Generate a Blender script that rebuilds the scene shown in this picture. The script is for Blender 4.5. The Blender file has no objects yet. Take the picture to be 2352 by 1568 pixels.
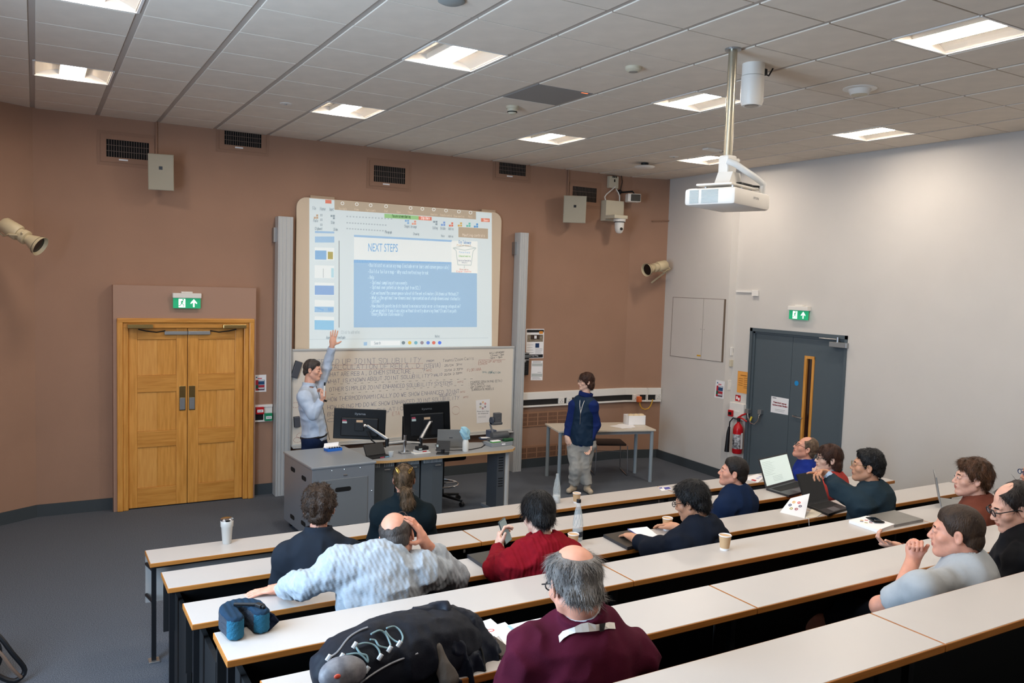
import bpy, bmesh, math, random
import numpy as np
from mathutils import Vector, Matrix
random.seed(7); rng = np.random.default_rng(7)
sc = bpy.context.scene
COL = sc.collection
# ------------------------------------------------------------ camera, world, window light, exposure
FPX = 1887.2; YAW, PITCH, ROLL = .5276751, -.0720077, .0315935
CAM = np.array([0.0, -9.985, 2.663]); H = 4.30
_f = np.array([math.sin(YAW)*math.cos(PITCH), math.cos(YAW)*math.cos(PITCH), math.sin(PITCH)])
_r = np.array([math.cos(YAW), -math.sin(YAW), 0.]); _u = np.cross(_r, _f)
CR = _r*math.cos(ROLL)+_u*math.sin(ROLL); CU = -_r*math.sin(ROLL)+_u*math.cos(ROLL); CF = _f
cd = bpy.data.cameras.new('camera'); cam = bpy.data.objects.new('camera', cd); COL.objects.link(cam)
cd.sensor_width = 36; cd.sensor_fit = 'HORIZONTAL'; cd.lens = FPX/2352*36; cd.clip_start = .05; cd.clip_end = 100
cam.matrix_world = Matrix([[CR[0], CU[0], -CF[0], CAM[0]], [CR[1], CU[1], -CF[1], CAM[1]], [CR[2], CU[2], -CF[2], CAM[2]], [0, 0, 0, 1]])
sc.camera = cam
cd.dof.use_dof = True; cd.dof.focus_distance = 6.0; cd.dof.aperture_fstop = 13.0
sc.view_settings.view_transform = 'Standard'; sc.view_settings.look = 'None'
sc.view_settings.gamma = 1; sc.view_settings.use_curve_mapping = False
sc.view_settings.exposure = 1.17
W = bpy.data.worlds.new('world'); sc.world = W; W.use_nodes = True
W.node_tree.nodes['Background'].inputs[0].default_value = (.62, .78, 1, 1)
W.node_tree.nodes['Background'].inputs[1].default_value = .55
LAMP = 33.0          # ceiling luminaire emission
ld = bpy.data.lights.new('daylight', 'AREA'); ld.shape = 'RECTANGLE'; ld.size = 3.6; ld.size_y = 1.9
ld.energy = 165; ld.color = (.55, .76, 1)
lo = bpy.data.objects.new('daylight', ld); COL.objects.link(lo)
lo.location = (-1.62, -6.6, 2.1); lo.rotation_euler = (0, math.radians(-74), 0)
lo['kind'] = 'structure'

def ray(x, y): return CF+CR*(x-1176)/FPX-CU*(y-784)/FPX
def A(x, y, Y=0.0): d = ray(x, y); return CAM+d*(Y-CAM[1])/d[1]       # point seen at (x,y) that lies in the upright plane y=Y
def F(x, y, Z=0.0): d = ray(x, y); return CAM+d*(Z-CAM[2])/d[2]       # ... in the level plane z=Z
def X(x, y, XX): d = ray(x, y); return CAM+d*(XX-CAM[0])/d[0]         # ... in the side plane x=XX

# ------------------------------------------------------------ materials
def lin(c):
    if isinstance(c, str): c = [int(c[i:i+2], 16)/255 for i in (0, 2, 4)]
    return tuple((v/12.92 if v <= .04045 else ((v+.055)/1.055)**2.4) for v in c)
MATS = {}
def mat(name, col, rough=.6, metal=0, var=0, vscale=20, bump=0, bscale=200, em=0, spec=.4, stretch=None, sss=0, trans=0, coat=0, col2=None, island=0, alpha=1):
    if name in MATS: return MATS[name]
    m = bpy.data.materials.new(name); m.use_nodes = True; nt = m.node_tree; N = nt.nodes; L = nt.links
    b = N['Principled BSDF']; c = lin(col)+(1,)
    b.inputs['Base Color'].default_value = c; b.inputs['Roughness'].default_value = rough; b.inputs['Metallic'].default_value = metal
    b.inputs['Specular IOR Level'].default_value = spec
    if trans: b.inputs['Transmission Weight'].default_value = trans
    if coat: b.inputs['Coat Weight'].default_value = coat
    if alpha < 1: b.inputs['Alpha'].default_value = alpha
    if sss:
        b.inputs['Subsurface Weight'].default_value = sss; b.inputs['Subsurface Radius'].default_value = (.5, .2, .1); b.inputs['Subsurface Scale'].default_value = .012
    if em: b.inputs['Emission Color'].default_value = c; b.inputs['Emission Strength'].default_value = em
    if var or bump or col2 or island:
        tc = N.new('ShaderNodeTexCoord'); vec = tc.outputs['Object']
        if stretch:
            mp = N.new('ShaderNodeMapping'); mp.inputs['Scale'].default_value = stretch; L.new(vec, mp.inputs[0]); vec = mp.outputs[0]
    src = None
    if var or col2:
        n = N.new('ShaderNodeTexNoise'); n.inputs['Scale'].default_value = vscale; n.inputs['Detail'].default_value = 5; L.new(vec, n.inputs[0])
        mx = N.new('ShaderNodeMix'); mx.data_type = 'RGBA'
        c2 = lin(col2)+(1,) if col2 else tuple(min(1, v*(1+var)) for v in c[:3])+(1,)
        c1 = c if col2 else tuple(v*(1-var) for v in c[:3])+(1,)
        mx.inputs[6].default_value = c1; mx.inputs[7].default_value = c2
        mr = N.new('ShaderNodeMapRange'); mr.inputs[1].default_value = .35; mr.inputs[2].default_value = .65; L.new(n.outputs[0], mr.inputs[0])
        L.new(mr.outputs[0], mx.inputs[0]); src = mx.outputs[2]; L.new(src, b.inputs['Base Color'])
    if island:
        g = N.new('ShaderNodeNewGeometry'); hs = N.new('ShaderNodeHueSaturation')
        mr = N.new('ShaderNodeMapRange'); mr.inputs[3].default_value = 1-island; mr.inputs[4].default_value = 1+island
        L.new(g.outputs['Random Per Island'], mr.inputs[0]); L.new(mr.outputs[0], hs.inputs['Value'])
        hs.inputs['Color'].default_value = c
        if src: L.new(src, hs.inputs['Color'])
        L.new(hs.outputs[0], b.inputs['Base Color'])
    if bump:
        n = N.new('ShaderNodeTexNoise'); n.inputs['Scale'].default_value = bscale; n.inputs['Detail'].default_value = 4; L.new(vec, n.inputs[0])
        bp = N.new('ShaderNodeBump'); bp.inputs['Strength'].default_value = bump; bp.inputs['Distance'].default_value = .01
        L.new(n.outputs[0], bp.inputs['Height']); L.new(bp.outputs[0], b.inputs['Normal'])
    MATS[name] = m; return m
M_brown = mat('brown_wall_paint', '9e7a64', .75, var=.04, vscale=1.5, bump=.08, bscale=120)
M_pink = mat('pinkish_brown_paint', 'a5826e', .6)
M_white = mat('white_wall_paint', 'cdc7c0', .6, var=.015, vscale=2, bump=.04, bscale=90)
M_tile = mat('ceiling_tile', 'dfd3c4', .9, var=.03, vscale=6, bump=.15, bscale=400)
M_grid = mat('ceiling_grid_metal', 'b3a99f', .6)
M_ceil = mat('ceiling_void', '6f6a64', .9)
M_trimw = mat('white_enamel', 'e6e1da', .35)
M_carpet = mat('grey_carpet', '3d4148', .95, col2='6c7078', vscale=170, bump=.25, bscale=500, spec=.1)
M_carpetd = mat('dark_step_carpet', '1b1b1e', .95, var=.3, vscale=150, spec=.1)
M_skirt = mat('slate_skirting', '3d4347', .5)
M_oak = mat('oak_wood', 'c58638', .42, col2='d99a4a', vscale=5, bump=.05, bscale=40, stretch=(9, 9, .7), coat=.1)
M_oakd = mat('oak_rail_wood', 'bd7e33', .42, col2='d09345', vscale=5, bump=.05, bscale=40, stretch=(.7, 9, 9), coat=.1)
M_edge = mat('tabletop_edge_wood', 'a4662b', .4, col2='b47638', vscale=8, stretch=(.6, 5, 20))
M_top = mat('white_laminate', 'bfb9b4', .34, var=.012, vscale=3, spec=.5)
M_black = mat('black_metal', '121316', .45)
M_blackm = mat('matt_black', '08080a', .8)
M_chrome = mat('chrome', 'd8d8da', .14, 1)
M_brass = mat('brass', 'b9a06a', .25, 1)
M_silver = mat('satin_silver', 'a9abad', .38, .9)
M_alu = mat('grey_aluminium', 'bdbdbb', .45, .1)
M_gmet = mat('grey_desk_metal', '8b9096', .4, .4)
M_gdark = mat('dark_grey_metal', '54575b', .45, .3)
M_cream = mat('cream_plastic', 'c9bfa8', .5)
M_offw = mat('offwhite_plastic', 'e3ded6', .4)
M_vent = mat('vent_brown', '94705a', .6)
M_dark = mat('dark_opening', '0b0a0a', .9)
M_paper = mat('paper', 'eeecec', .7)
M_glass = mat('clear_glass', 'ffffff', .03, trans=1)
M_lens = mat('lens_black', '050507', .08)
M_lamp = mat('luminaire_light', 'fff3e4', .5, em=LAMP)
M_refl = mat('luminaire_reflector', 'd8d0c4', .5)
M_door = mat('slate_door_paint', '505a60', .5)
M_red = mat('red_plastic', 'b8141c', .4)
M_green = mat('green_plastic', '0f8a5c', .4)
M_sgreen = mat('sign_green', '1f9d6b', .5, em=.22)
M_swhite = mat('sign_white', 'f6fff6', .5, em=.55)

# ------------------------------------------------------------ builders
class B:
    def __init__(s): s.v = []; s.f = []; s.m = []; s.mi = 0
    def add(s, vs, fs):
        o = len(s.v); s.v += [tuple(map(float, p)) for p in vs]; s.f += [tuple(i+o for i in f) for f in fs]; s.m += [s.mi]*len(fs); return s
    def box(s, x0, x1, y0, y1, z0, z1, M=None):
        vs = [(x, y, z) for x in (x0, x1) for y in (y0, y1) for z in (z0, z1)]
        if M is not None: vs = [tuple(M @ Vector(p)) for p in vs]
        return s.add(vs, [(0, 1, 3, 2), (4, 6, 7, 5), (0, 4, 5, 1), (2, 3, 7, 6), (0, 2, 6, 4), (1, 5, 7, 3)])
    def cbox(s, x0, x1, y0, y1, z0, z1, c=.005, M=None):
        bm = bmesh.new(); bmesh.ops.create_cube(bm, size=1)
        for v in bm.verts: v.co = Vector(((x0+x1)/2+v.co.x*(x1-x0), (y0+y1)/2+v.co.y*(y1-y0), (z0+z1)/2+v.co.z*(z1-z0)))
        bmesh.ops.bevel(bm, geom=bm.edges[:], offset=c, segments=2, affect='EDGES', profile=.5)
        vs = [v.co.copy() for v in bm.verts]; fs = [[v.index for v in f.verts] for f in bm.faces]; bm.free()
        if M is not None: vs = [M @ v for v in vs]
        return s.add(vs, fs)
    def quad(s, a, b, c, d): return s.add([a, b, c, d], [(0, 1, 2, 3)])
    def tube(s, pts, r, n=8, caps=True, r2=None):
        P = [Vector(p) for p in pts]; k = len(P); vs = []; fs = []; up = None
        for i, p in enumerate(P):
            t = ((P[min(i+1, k-1)]-P[max(i-1, 0)])).normalized()
            if up is None: up = t.orthogonal().normalized()
            up = (up-t*up.dot(t)).normalized(); sd = t.cross(up)
            rr = r if r2 is None else r+(r2-r)*i/(k-1)
            vs += [p+(up*math.cos(a)+sd*math.sin(a))*rr for a in [2*math.pi*j/n for j in range(n)]]
        for i in range(k-1):
            for j in range(n): a = i*n+j; b = i*n+(j+1) % n; fs.append((a, b, b+n, a+n))
        if caps: fs.append(tuple(range(n))[::-1]); fs.append(tuple(range((k-1)*n, k*n)))
        return s.add(vs, fs)
    def lathe(s, prof, n=20, M=None):
        vs = []; fs = []
        for r, z in prof: vs += [Vector((r*math.cos(2*math.pi*j/n), r*math.sin(2*math.pi*j/n), z)) for j in range(n)]
        k = len(prof)
        for i in range(k-1):
            for j in range(n): a = i*n+j; b = i*n+(j+1) % n; fs.append((a, b, b+n, a+n))
        fs.append(tuple(range(n))[::-1]); fs.append(tuple(range((k-1)*n, k*n)))
        if M is not None: vs = [M @ v for v in vs]
        return s.add(vs, fs)
    def prism(s, pts, z0, z1, M=None):            # outline in xy extruded in z
        n = len(pts); vs = [Vector((x, y, z0)) for x, y in pts]+[Vector((x, y, z1)) for x, y in pts]
        if M is not None: vs = [M @ v for v in vs]
        return s.add(vs, [tuple(range(n))[::-1], tuple(range(n, 2*n))]+[(i, (i+1) % n, n+(i+1) % n, n+i) for i in range(n)])
    def ball(s, c, r, n=12, sc3=(1, 1, 1)):
        prof = [(max(1e-4, math.sin(math.pi*i/n))*r, -math.cos(math.pi*i/n)*r) for i in range(n+1)]
        M = Matrix.Translation(Vector(c)) @ Matrix.Diagonal((*sc3, 1))
        return s.lathe(prof, n+4, M)
    def build(s, name, m, parent=None, smooth=False, loc=None):
        me = bpy.data.meshes.new(name); me.from_pydata(s.v, [], s.f)
        for k in (m if isinstance(m, (list, tuple)) else [m]): me.materials.append(k)
        if any(s.m): me.polygons.foreach_set('material_index', s.m)
        bm = bmesh.new(); bm.from_mesh(me)
        if not getattr(s, 'flat', False): bmesh.ops.recalc_face_normals(bm, faces=bm.faces[:])
        bm.to_mesh(me); bm.free()
        if smooth: me.shade_smooth() if hasattr(me, 'shade_smooth') else None
        me.update()
        o = bpy.data.objects.new(name, me); COL.objects.link(o)
        if parent is not None: o.parent = parent
        if loc is not None: o.location = loc
        if smooth:
            try: me.set_sharp_from_angle(angle=math.radians(42))
            except Exception: pass
        return o
def tag(o, label=None, cat=None, group=None, kind=None):
    if label: o['label'] = label
    if cat: o['category'] = cat
    if group: o['group'] = group
    if kind: o['kind'] = kind
    return o
def thing(name, label, cat, loc=(0, 0, 0), rotz=0, group=None):
    o = bpy.data.objects.new(name, None); COL.objects.link(o); o.empty_display_size = .05
    o.location = Vector([float(v) for v in loc]); o.rotation_euler = (0, 0, rotz)
    return tag(o, label, cat, group)
def struct(o): o['kind'] = 'structure'; return o
def copy_tree(o, parent=None):
    c = o.copy(); COL.objects.link(c); c.parent = parent
    for ch in o.children: copy_tree(ch, c)
    return c
def T(x, y, z): return Matrix.Translation(Vector((x, y, z)))
def Rz(a): return Matrix.Rotation(a, 4, 'Z')
def Rx(a): return Matrix.Rotation(a, 4, 'X')
def Ry(a): return Matrix.Rotation(a, 4, 'Y')
def frame(o, x, y, z):
    return Matrix([[x[0], y[0], z[0], o[0]], [x[1], y[1], z[1], o[1]], [x[2], y[2], z[2], o[2]], [0, 0, 0, 1]])
def arc(cx, cy, r, a0, a1, n=6): return [(cx+r*math.cos(math.radians(a0+(a1-a0)*i/n)), cy+r*math.sin(math.radians(a0+(a1-a0)*i/n))) for i in range(n+1)]
def rrect(x0, x1, y0, y1, r, n=5): return arc(x1-r, y1-r, r, 0, 90, n)+arc(x0+r, y1-r, r, 90, 180, n)+arc(x0+r, y0+r, r, 180, 270, n)+arc(x1-r, y0+r, r, 270, 360, n)
WALLM = Rx(math.radians(90))      # xy outline -> xz plane, extrusion z -> -y (out of the front wall)

# ------------------------------------------------------------ single stroke lettering (marker pens, small print)
_G = {'A': '0,0 2,6 4,0;1,2 3,2', 'B': '0,0 0,6 3,6 4,5 3,3 0,3;3,3 4,1 3,0 0,0', 'C': '4,5 3,6 1,6 0,4 0,2 1,0 3,0 4,1', 'D': '0,0 0,6 2,6 4,4 4,2 2,0 0,0',
 'E': '4,6 0,6 0,0 4,0;0,3 3,3', 'F': '4,6 0,6 0,0;0,3 3,3', 'G': '4,5 3,6 1,6 0,4 0,2 1,0 3,0 4,2 2,2', 'H': '0,0 0,6;4,0 4,6;0,3 4,3', 'I': '2,0 2,6', 'J': '1,6 4,6;3,6 3,1 2,0 0,1',
 'K': '0,0 0,6;4,6 0,3 4,0', 'L': '0,6 0,0 4,0', 'M': '0,0 0,6 2,3 4,6 4,0', 'N': '0,0 0,6 4,0 4,6', 'O': '1,0 0,2 0,4 1,6 3,6 4,4 4,2 3,0 1,0', 'P': '0,0 0,6 3,6 4,5 3,3 0,3',
 'Q': '1,0 0,2 0,4 1,6 3,6 4,4 4,2 3,0 1,0;2,2 4,0', 'R': '0,0 0,6 3,6 4,5 3,3 0,3;2,3 4,0', 'S': '4,5 3,6 1,6 0,5 1,3 3,3 4,1 3,0 1,0 0,1', 'T': '0,6 4,6;2,6 2,0', 'U': '0,6 0,1 1,0 3,0 4,1 4,6',
 'V': '0,6 2,0 4,6', 'W': '0,6 1,0 2,4 3,0 4,6', 'X': '0,0 4,6;0,6 4,0', 'Y': '0,6 2,3 4,6;2,3 1,0', 'Z': '0,6 4,6 0,0 4,0', '0': '1,0 0,2 0,4 1,6 3,6 4,4 4,2 3,0 1,0', '1': '1,5 2,6 2,0',
 '2': '0,5 1,6 3,6 4,4 0,0 4,0', '3': '0,6 4,6 2,4 4,2 3,0 0,0', '4': '3,0 3,6 0,2 4,2', '5': '4,6 0,6 0,3 3,3 4,2 3,0 0,0', '6': '4,6 1,4 0,2 1,0 3,0 4,2 3,3 0,2', '7': '0,6 4,6 1,0',
 '8': '1,3 0,5 1,6 3,6 4,5 3,3 1,3 0,1 1,0 3,0 4,1 3,3', '9': '4,4 1,3 0,5 2,6 4,5 4,2 3,0', '?': '0,5 1,6 3,6 4,4 2,3 2,2;2,0 2,.5', '.': '1,0 1.6,0', ',': '1,1 .6,-1', '-': '0,3 3,3', '/': '0,-1 4,7',
 '(': '3,7 1,5 1,1 3,-1', ')': '1,7 3,5 3,1 1,-1', ':': '1,1 1.4,1;1,4 1.4,4', '!': '2,6 2,2;2,.4 2,0', "'": '1,6 1,5', '@': '3,2 1,2 1,4 3,4 3,2 4,2 4,5 2,6 0,4 0,1 2,0', '*': '0,3 .8,3.8 1.6,3 .8,2.2 0,3',
 'a': '0,3 2,4 3,3 3,0;3,2 1,2 0,1 1,0 3,1', 'b': '0,6 0,0 2,0 3,2 2,4 0,3', 'c': '3,3.5 1,4 0,2 1,0 3,.5', 'd': '3,6 3,0 1,0 0,2 1,4 3,3', 'e': '0,2 3,2 3,3.5 1,4 0,2 1,0 3,.5', 'f': '3,6 1.5,5 1.5,0;0,4 3,4', 'g': '3,4 1,4 0,2 1,0 3,1;3,4 3,-1 1,-2',
 'h': '0,6 0,0;0,3 2,4 3,3 3,0', 'i': '1,4 1,0;1,5.5 1,6', 'j': '1.5,4 1.5,-1 0,-2', 'k': '0,6 0,0;3,4 0,2 3,0', 'l': '1,6 1,0', 'm': '0,0 0,4;0,3 1,4 2,3 2,0;2,3 3,4 4,3 4,0', 'n': '0,0 0,4;0,3 2,4 3,3 3,0', 'o': '1,0 0,2 1,4 2,4 3,2 2,0 1,0',
 'p': '0,-2 0,4 2,4 3,2 2,0 0,1', 'q': '3,-2 3,4 1,4 0,2 1,0 3,1', 'r': '0,0 0,4;0,3 2,4', 's': '3,4 1,4 0,3 3,1 2,0 0,0', 't': '1,6 1,1 3,0;0,4 3,4', 'u': '0,4 0,1 1,0 3,1;3,4 3,0', 'v': '0,4 1.5,0 3,4', 'w': '0,4 1,0 2,3 3,0 4,4', 'x': '0,0 3,4;0,4 3,0', 'y': '0,4 1.5,1;3,4 0,-2', 'z': '0,4 3,4 0,0 3,0'}
GL = {k: [[tuple(float(q) for q in p.split(',')) for p in st.split()] for st in v.split(';')] for k, v in _G.items()}
def strokes(b, txt, p0, p1, hgt, up=(0, 0, 1), w=.004, wob=0.0, out=(0, -1, 0), fill=True):
    p0 = np.array(p0, float); p1 = np.array(p1, float); up = np.array(up, float); out = np.array(out, float)
    adv = [(2.5 if ch == ' ' else 5.4 if ch.isupper() or ch in 'mw' else 4.3) for ch in txt]; tot = sum(adv)
    dx = (p1-p0)/tot; s = hgt/6; x = 0
    for ch, a in zip(txt, adv):
        for st in GL.get(ch, []):
            q = [p0+dx*(x+u+(random.uniform(-wob, wob)))+up*s*(v+random.uniform(-wob, wob)) for u, v in st]
            for k in range(len(q)-1):
                d = q[k+1]-q[k]; n = np.linalg.norm(d)
                if n < 1e-6: continue
                sd = np.cross(d/n, out)*w/2; e = d/n*w*.35
                b.add([q[k]-sd-e, q[k+1]-sd+e, q[k+1]+sd+e, q[k]+sd-e], [(0, 1, 2, 3)])
        x += a
# solid lettering from the built-in font, evaluated once
TX = ['NEXT STEPS', 'iiyama', 'EPSON', 'Need help? Ring', 'Please don\'t clean', 'the whiteboards']
_to = []
for t in TX:
    c = bpy.data.curves.new('t', 'FONT'); c.body = t; c.resolution_u = 3; o = bpy.data.objects.new('t', c); COL.objects.link(o); _to.append(o)
dg = bpy.context.evaluated_depsgraph_get(); TM = {}
for t, o in zip(TX, _to):
    me = o.evaluated_get(dg).to_mesh(); v = [(p.co.x, p.co.y) for p in me.vertices]; x0 = min(p[0] for p in v); x1 = max(p[0] for p in v)
    TM[t] = ([((p[0]-x0)/(x1-x0), p[1]) for p in v], [tuple(f.vertices) for f in me.polygons]); bpy.data.objects.remove(o)
def font(b, t, p0, p1, hgt, up=(0, 0, 1), italic=0):
    p0 = np.array(p0, float); d = np.array(p1, float)-p0; up = np.array(up, float)*hgt/.72; vs, fs = TM[t]
    b.add([p0+d*u+up*v+d/np.linalg.norm(d)*italic*v*hgt for u, v in vs], fs)
# ------------------------------------------------------------ the room
def WB(x0, y0, x1, y1, Y=0.):
    cx, cy = (x0+x1)/2, (y0+y1)/2
    return A(x0, cy, Y)[0], A(x1, cy, Y)[0], A(cx, y1, Y)[2], A(cx, y0, Y)[2]
RX = 8.42
def RB(x0, y0, x1, y1, XX=RX):
    cx, cy = (x0+x1)/2, (y0+y1)/2
    return -X(x0, cy, XX)[1], -X(x1, cy, XX)[1], X(cx, y1, XX)[2], X(cx, y0, XX)[2]
b = B(); b.box(-2.2, 9, -12.5, .3, -.1, 0); struct(b.build('floor', M_carpet))
ROWY = [-3.88, -4.72, -5.56, -6.40, -7.24, -8.08]; TZ = [.72, .84, .95, 1.125, 1.29, 1.47]; TIER = [z-.72 for z in TZ]
ceil = B(); ceil.box(-2.2, 9, -12.5, .3, H+.12, H+.2); ceil = struct(ceil.build('ceiling', M_ceil))
def poly_wall(name, pts, th, z0, z1, m):
    b = B()
    for (xa, ya), (xb, yb) in zip(pts[:-1], pts[1:]):
        d = Vector((xb-xa, yb-ya, 0)); L = d.length; d.normalize()
        b.box(0, L, 0, th, z0, z1, frame((xa, ya, 0), d, Vector((-d.y, d.x, 0)), (0, 0, 1)))
    return struct(b.build(name, m))
poly_wall('wall_front', [(0, 0), (7.84, 0)], .15, 0, H+.12, M_brown)
poly_wall('wall_left', [(-1.7, -1.0), (0, 0)], .15, 0, H+.12, M_brown)
b = B(); b.box(-1.85, -1.7, -4.6, -1.0, 0, H+.12); b.box(-1.85, -1.7, -8.6, -4.6, 0, 1.1); b.box(-1.85, -1.7, -8.6, -4.6, 3.1, H+.12); b.box(-1.85, -1.7, -12.5, -8.6, 0, H+.12)
struct(b.build('wall_left', M_brown))
b = B(); b.box(-1.85, 8.6, -12.5, -12.4, 0, H+.12); struct(b.build('wall_back', M_white))
poly_wall('wall_front_right', [(7.84, 0), (8.43, -.17)], .12, 0, H+.12, M_brown)
poly_wall('trim_1', [(8.43, -.16), (8.33, -1.62)], .08, 0, H+.12, M_white)['label'] = 'white boxed-in panel between brown wall and door wall'
poly_wall('trim_2', [(8.33, -1.62), (RX, -1.66)], .05, 0, H+.12, M_white)
DY0, DY1, DZ = 1.97, 3.52, 2.15      # right door opening (distance from the front wall, height)
b = B(); b.box(RX, RX+.15, -DY0, -1.6, 0, H+.12); b.box(RX, RX+.15, -12.5, -DY1, 0, H+.12); b.box(RX, RX+.15, -DY1, -DY0, DZ, H+.12)
struct(b.build('wall_right', M_white))
# skirting
def skirt(name, pts, h=.13):
    b = B()
    for (xa, ya), (xb, yb) in zip(pts[:-1], pts[1:]):
        d = Vector((xb-xa, yb-ya, 0)); L = d.length; d.normalize()
        b.box(0, L, -.018, 0, 0, h, frame((xa, ya, 0), d, Vector((-d.y, d.x, 0)), (0, 0, 1)))
    return struct(b.build(name, M_skirt))
skirt('baseboard_left', [(-1.7, -1.0), (0, 0)])
skirt('baseboard_front', [(0, 0), (.74, 0)]); skirt('baseboard_front', [(2.26, 0), (7.84, 0)])
skirt('baseboard_front_right', [(7.84, 0), (8.43, -.17)])
skirt('baseboard_right', [(8.41, -.16), (8.33, -1.62), (RX, -1.66), (RX, -1.9)])
# ceiling: runners, tiles, luminaires
def ry(r): return -1.075-.6*(5-r)
LIGHTS = [(c, r) for c in (0, 4, 8, 12) for r in (3, -1, -5, -9)]
tb = B(); tb.cbox(.0225, .5775, .006, .594, 0, .016, .003); tmesh = None
def inside(c, r): return True
allt = []
for r in range(-8, 7):
    for c in range(-3, 14):
        if (c, r) in LIGHTS or (c, r) == (6, 0): continue
        y0, y1 = ry(r), ry(r)+.6
        if c < 0 and y1 > .6*(c+1)*.588+.35: continue
        allt.append((c, r))
rest = B()
for c, r in allt:
    y0 = ry(r); hh = 1.0
    full = r < 6 and c < 13 and r > -7 and c > -2
    if full:
        if tmesh is None: o = tb.build('ceiling_tile', M_tile); tmesh = o.data
        else: o = bpy.data.objects.new('ceiling_tile', tmesh); COL.objects.link(o)
        o.parent = ceil; o.location = (c*.6, y0, H)
    else:
        x1 = min(c*.6+.5775, 8.6); y1 = min(y0+.594, .1)
        if r == 6 or c >= 13:
            q = B(); q.box(c*.6+.0225, x1, y0+.006, y1, H, H+.016); o = q.build('ceiling_tile', M_tile, ceil)
        else: rest.box(c*.6+.0225, x1, y0+.006, y1, H, H+.016)
tag(rest.build('outer_ceiling_tiles', M_tile, ceil), kind='stuff')
for c in range(-2, 15):
    q = B(); q.box(c*.6-.026, c*.6+.026, -12.4, .05, H+.008, H+.02); q.build('ceiling_runner', M_grid, ceil)
q = B()
for r in range(-12, 7): q.box(-2, 8.6, ry(r)-.009, ry(r)+.009, H+.009, H+.019)
tag(q.build('cross_rails', M_grid, ceil), kind='stuff')
def luminaire():
    t = thing('ceiling_light', 'x', 'light', (0, 0, 0), 0, None)
    q = B(); s = .285
    for a in range(4): q.box(-s, s, s-.004, s+.012, -.004, .1, Rz(a*math.pi/2))
    q.box(-s, s, -s, s, .096, .1); q.build('housing', M_trimw, t)
    for sg in (-1, 1):
        q = B(); n = 7; p = [(sg*(.1+.18*i/n), .012+.06*math.cos(i/n*math.pi/2)) for i in range(n+1)]
        for i in range(n):
            (xa, za), (xb, zb) = p[i], p[i+1]; q.add([(xa, -.281, za), (xb, -.281, zb), (xb, .281, zb), (xa, .281, za)], [(0, 1, 2, 3)])
        q.build('reflector', M_refl, t, True)
    q = B(); q.prism([(-.1, .075), (-.1, .03), (-.085, .0235), (.085, .0235), (.1, .03), (.1, .075)], -.28, .28, Matrix([[1, 0, 0, 0], [0, 0, 1, 0], [0, 1, 0, 0], [0, 0, 0, 1]])); q.build('lamp_tray', M_refl, t)
    q = B(); q.flat = True; q.add([(u, v, z) for u, z in ((-.093, .0245), (-.08, .0208), (.08, .0208), (.093, .0245)) for v in (-.279, .279)], [(0, 1, 3, 2), (2, 3, 5, 4), (4, 5, 7, 6)]); q.build('diffuser', M_lamp, t)
    return t
L0 = luminaire()
LLAB = {(0, 3): 'recessed square ceiling light nearest the left wall above the oak doors', (0, -1): 'recessed ceiling light cut off by the top left edge of the photo',
 (4, 3): 'recessed square ceiling light above the left end of the projection board', (4, -1): 'recessed square ceiling light in the upper middle, left of the dark grille',
 (8, 3): 'recessed square ceiling light near the front wall, above the round smoke detector line', (8, -1): 'recessed square ceiling light beside the projector pole, just left of it',
 (8, -5): 'largest recessed ceiling light, at the top right corner', (12, 3): 'small far recessed ceiling light behind the projector pole near the brown corner', (12, -1): 'recessed ceiling light nearest the white right wall'}
first = True
for c, r in LIGHTS:
    o = L0 if first else copy_tree(L0); first = False
    o.location = (c*.6+.3, ry(r)+.3, H+.004)
    vis = (c, r) in LLAB
    tag(o, LLAB.get((c, r), f"recessed ceiling light outside the frame, {['far left', 'left of the middle', 'right of the middle', 'far right'][c//4]}, over the {'third bench row' if r == -5 else 'back of the room'}"), 'light', 'recessed ceiling lights' if vis else 'ceiling lights outside the frame')
# return air grille
t = thing('ceiling_grille', 'grey perforated square grille among the ceiling tiles', 'vent', (3.9, ry(0)+.3, H))
M_perf = mat('perforated_grey', '8a8682', .7, var=.15, vscale=400)
q = B(); q.cbox(-.28, .28, -.294, .294, 0, .016, .003); q.build('perforated_panel', M_perf, t)
q = B(); q.box(.17, .235, -.284, -.268, -.001, .004); q.build('status_lamp', mat('orange_lamp', 'ff7040', .4, em=.8), t)

# ------------------------------------------------------------ oak double door in its boxed surround
sx0, sx1, sz = .735, 2.25, 2.5
b = B(); y = -.13
b.box(sx0, sx1, y, 0, 2.14, sz); b.box(sx0, .775, y, 0, 0, 2.14); b.box(2.225, sx1, y, 0, 0, 2.14)
struct(b.build('trim_3', M_pink))
dr = struct((lambda q: (q.box(.80, 2.2, -.05, -.02, 0, 2.12), q.build('door_1', M_dark))[1])(B()))
dr['label'] = 'panelled oak double door in an oak frame'
q = B()
q.cbox(.77, .83, y-.03, 0, 0, 2.135, .01); q.cbox(.83, .885, y-.012, 0, 0, 2.08, .008); q.build('door_jamb', M_oak, dr)
q = B(); q.cbox(2.17, 2.23, y-.03, 0, 0, 2.135, .01); q.cbox(2.115, 2.17, y-.012, 0, 0, 2.08, .008); q.build('door_jamb', M_oak, dr)
q = B(); q.cbox(.77, 2.23, y-.032, 0, 2.09, 2.14, .01); q.cbox(.83, 2.17, y-.014, 0, 2.03, 2.09, .008); q.build('door_head', M_oakd, dr)
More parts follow.
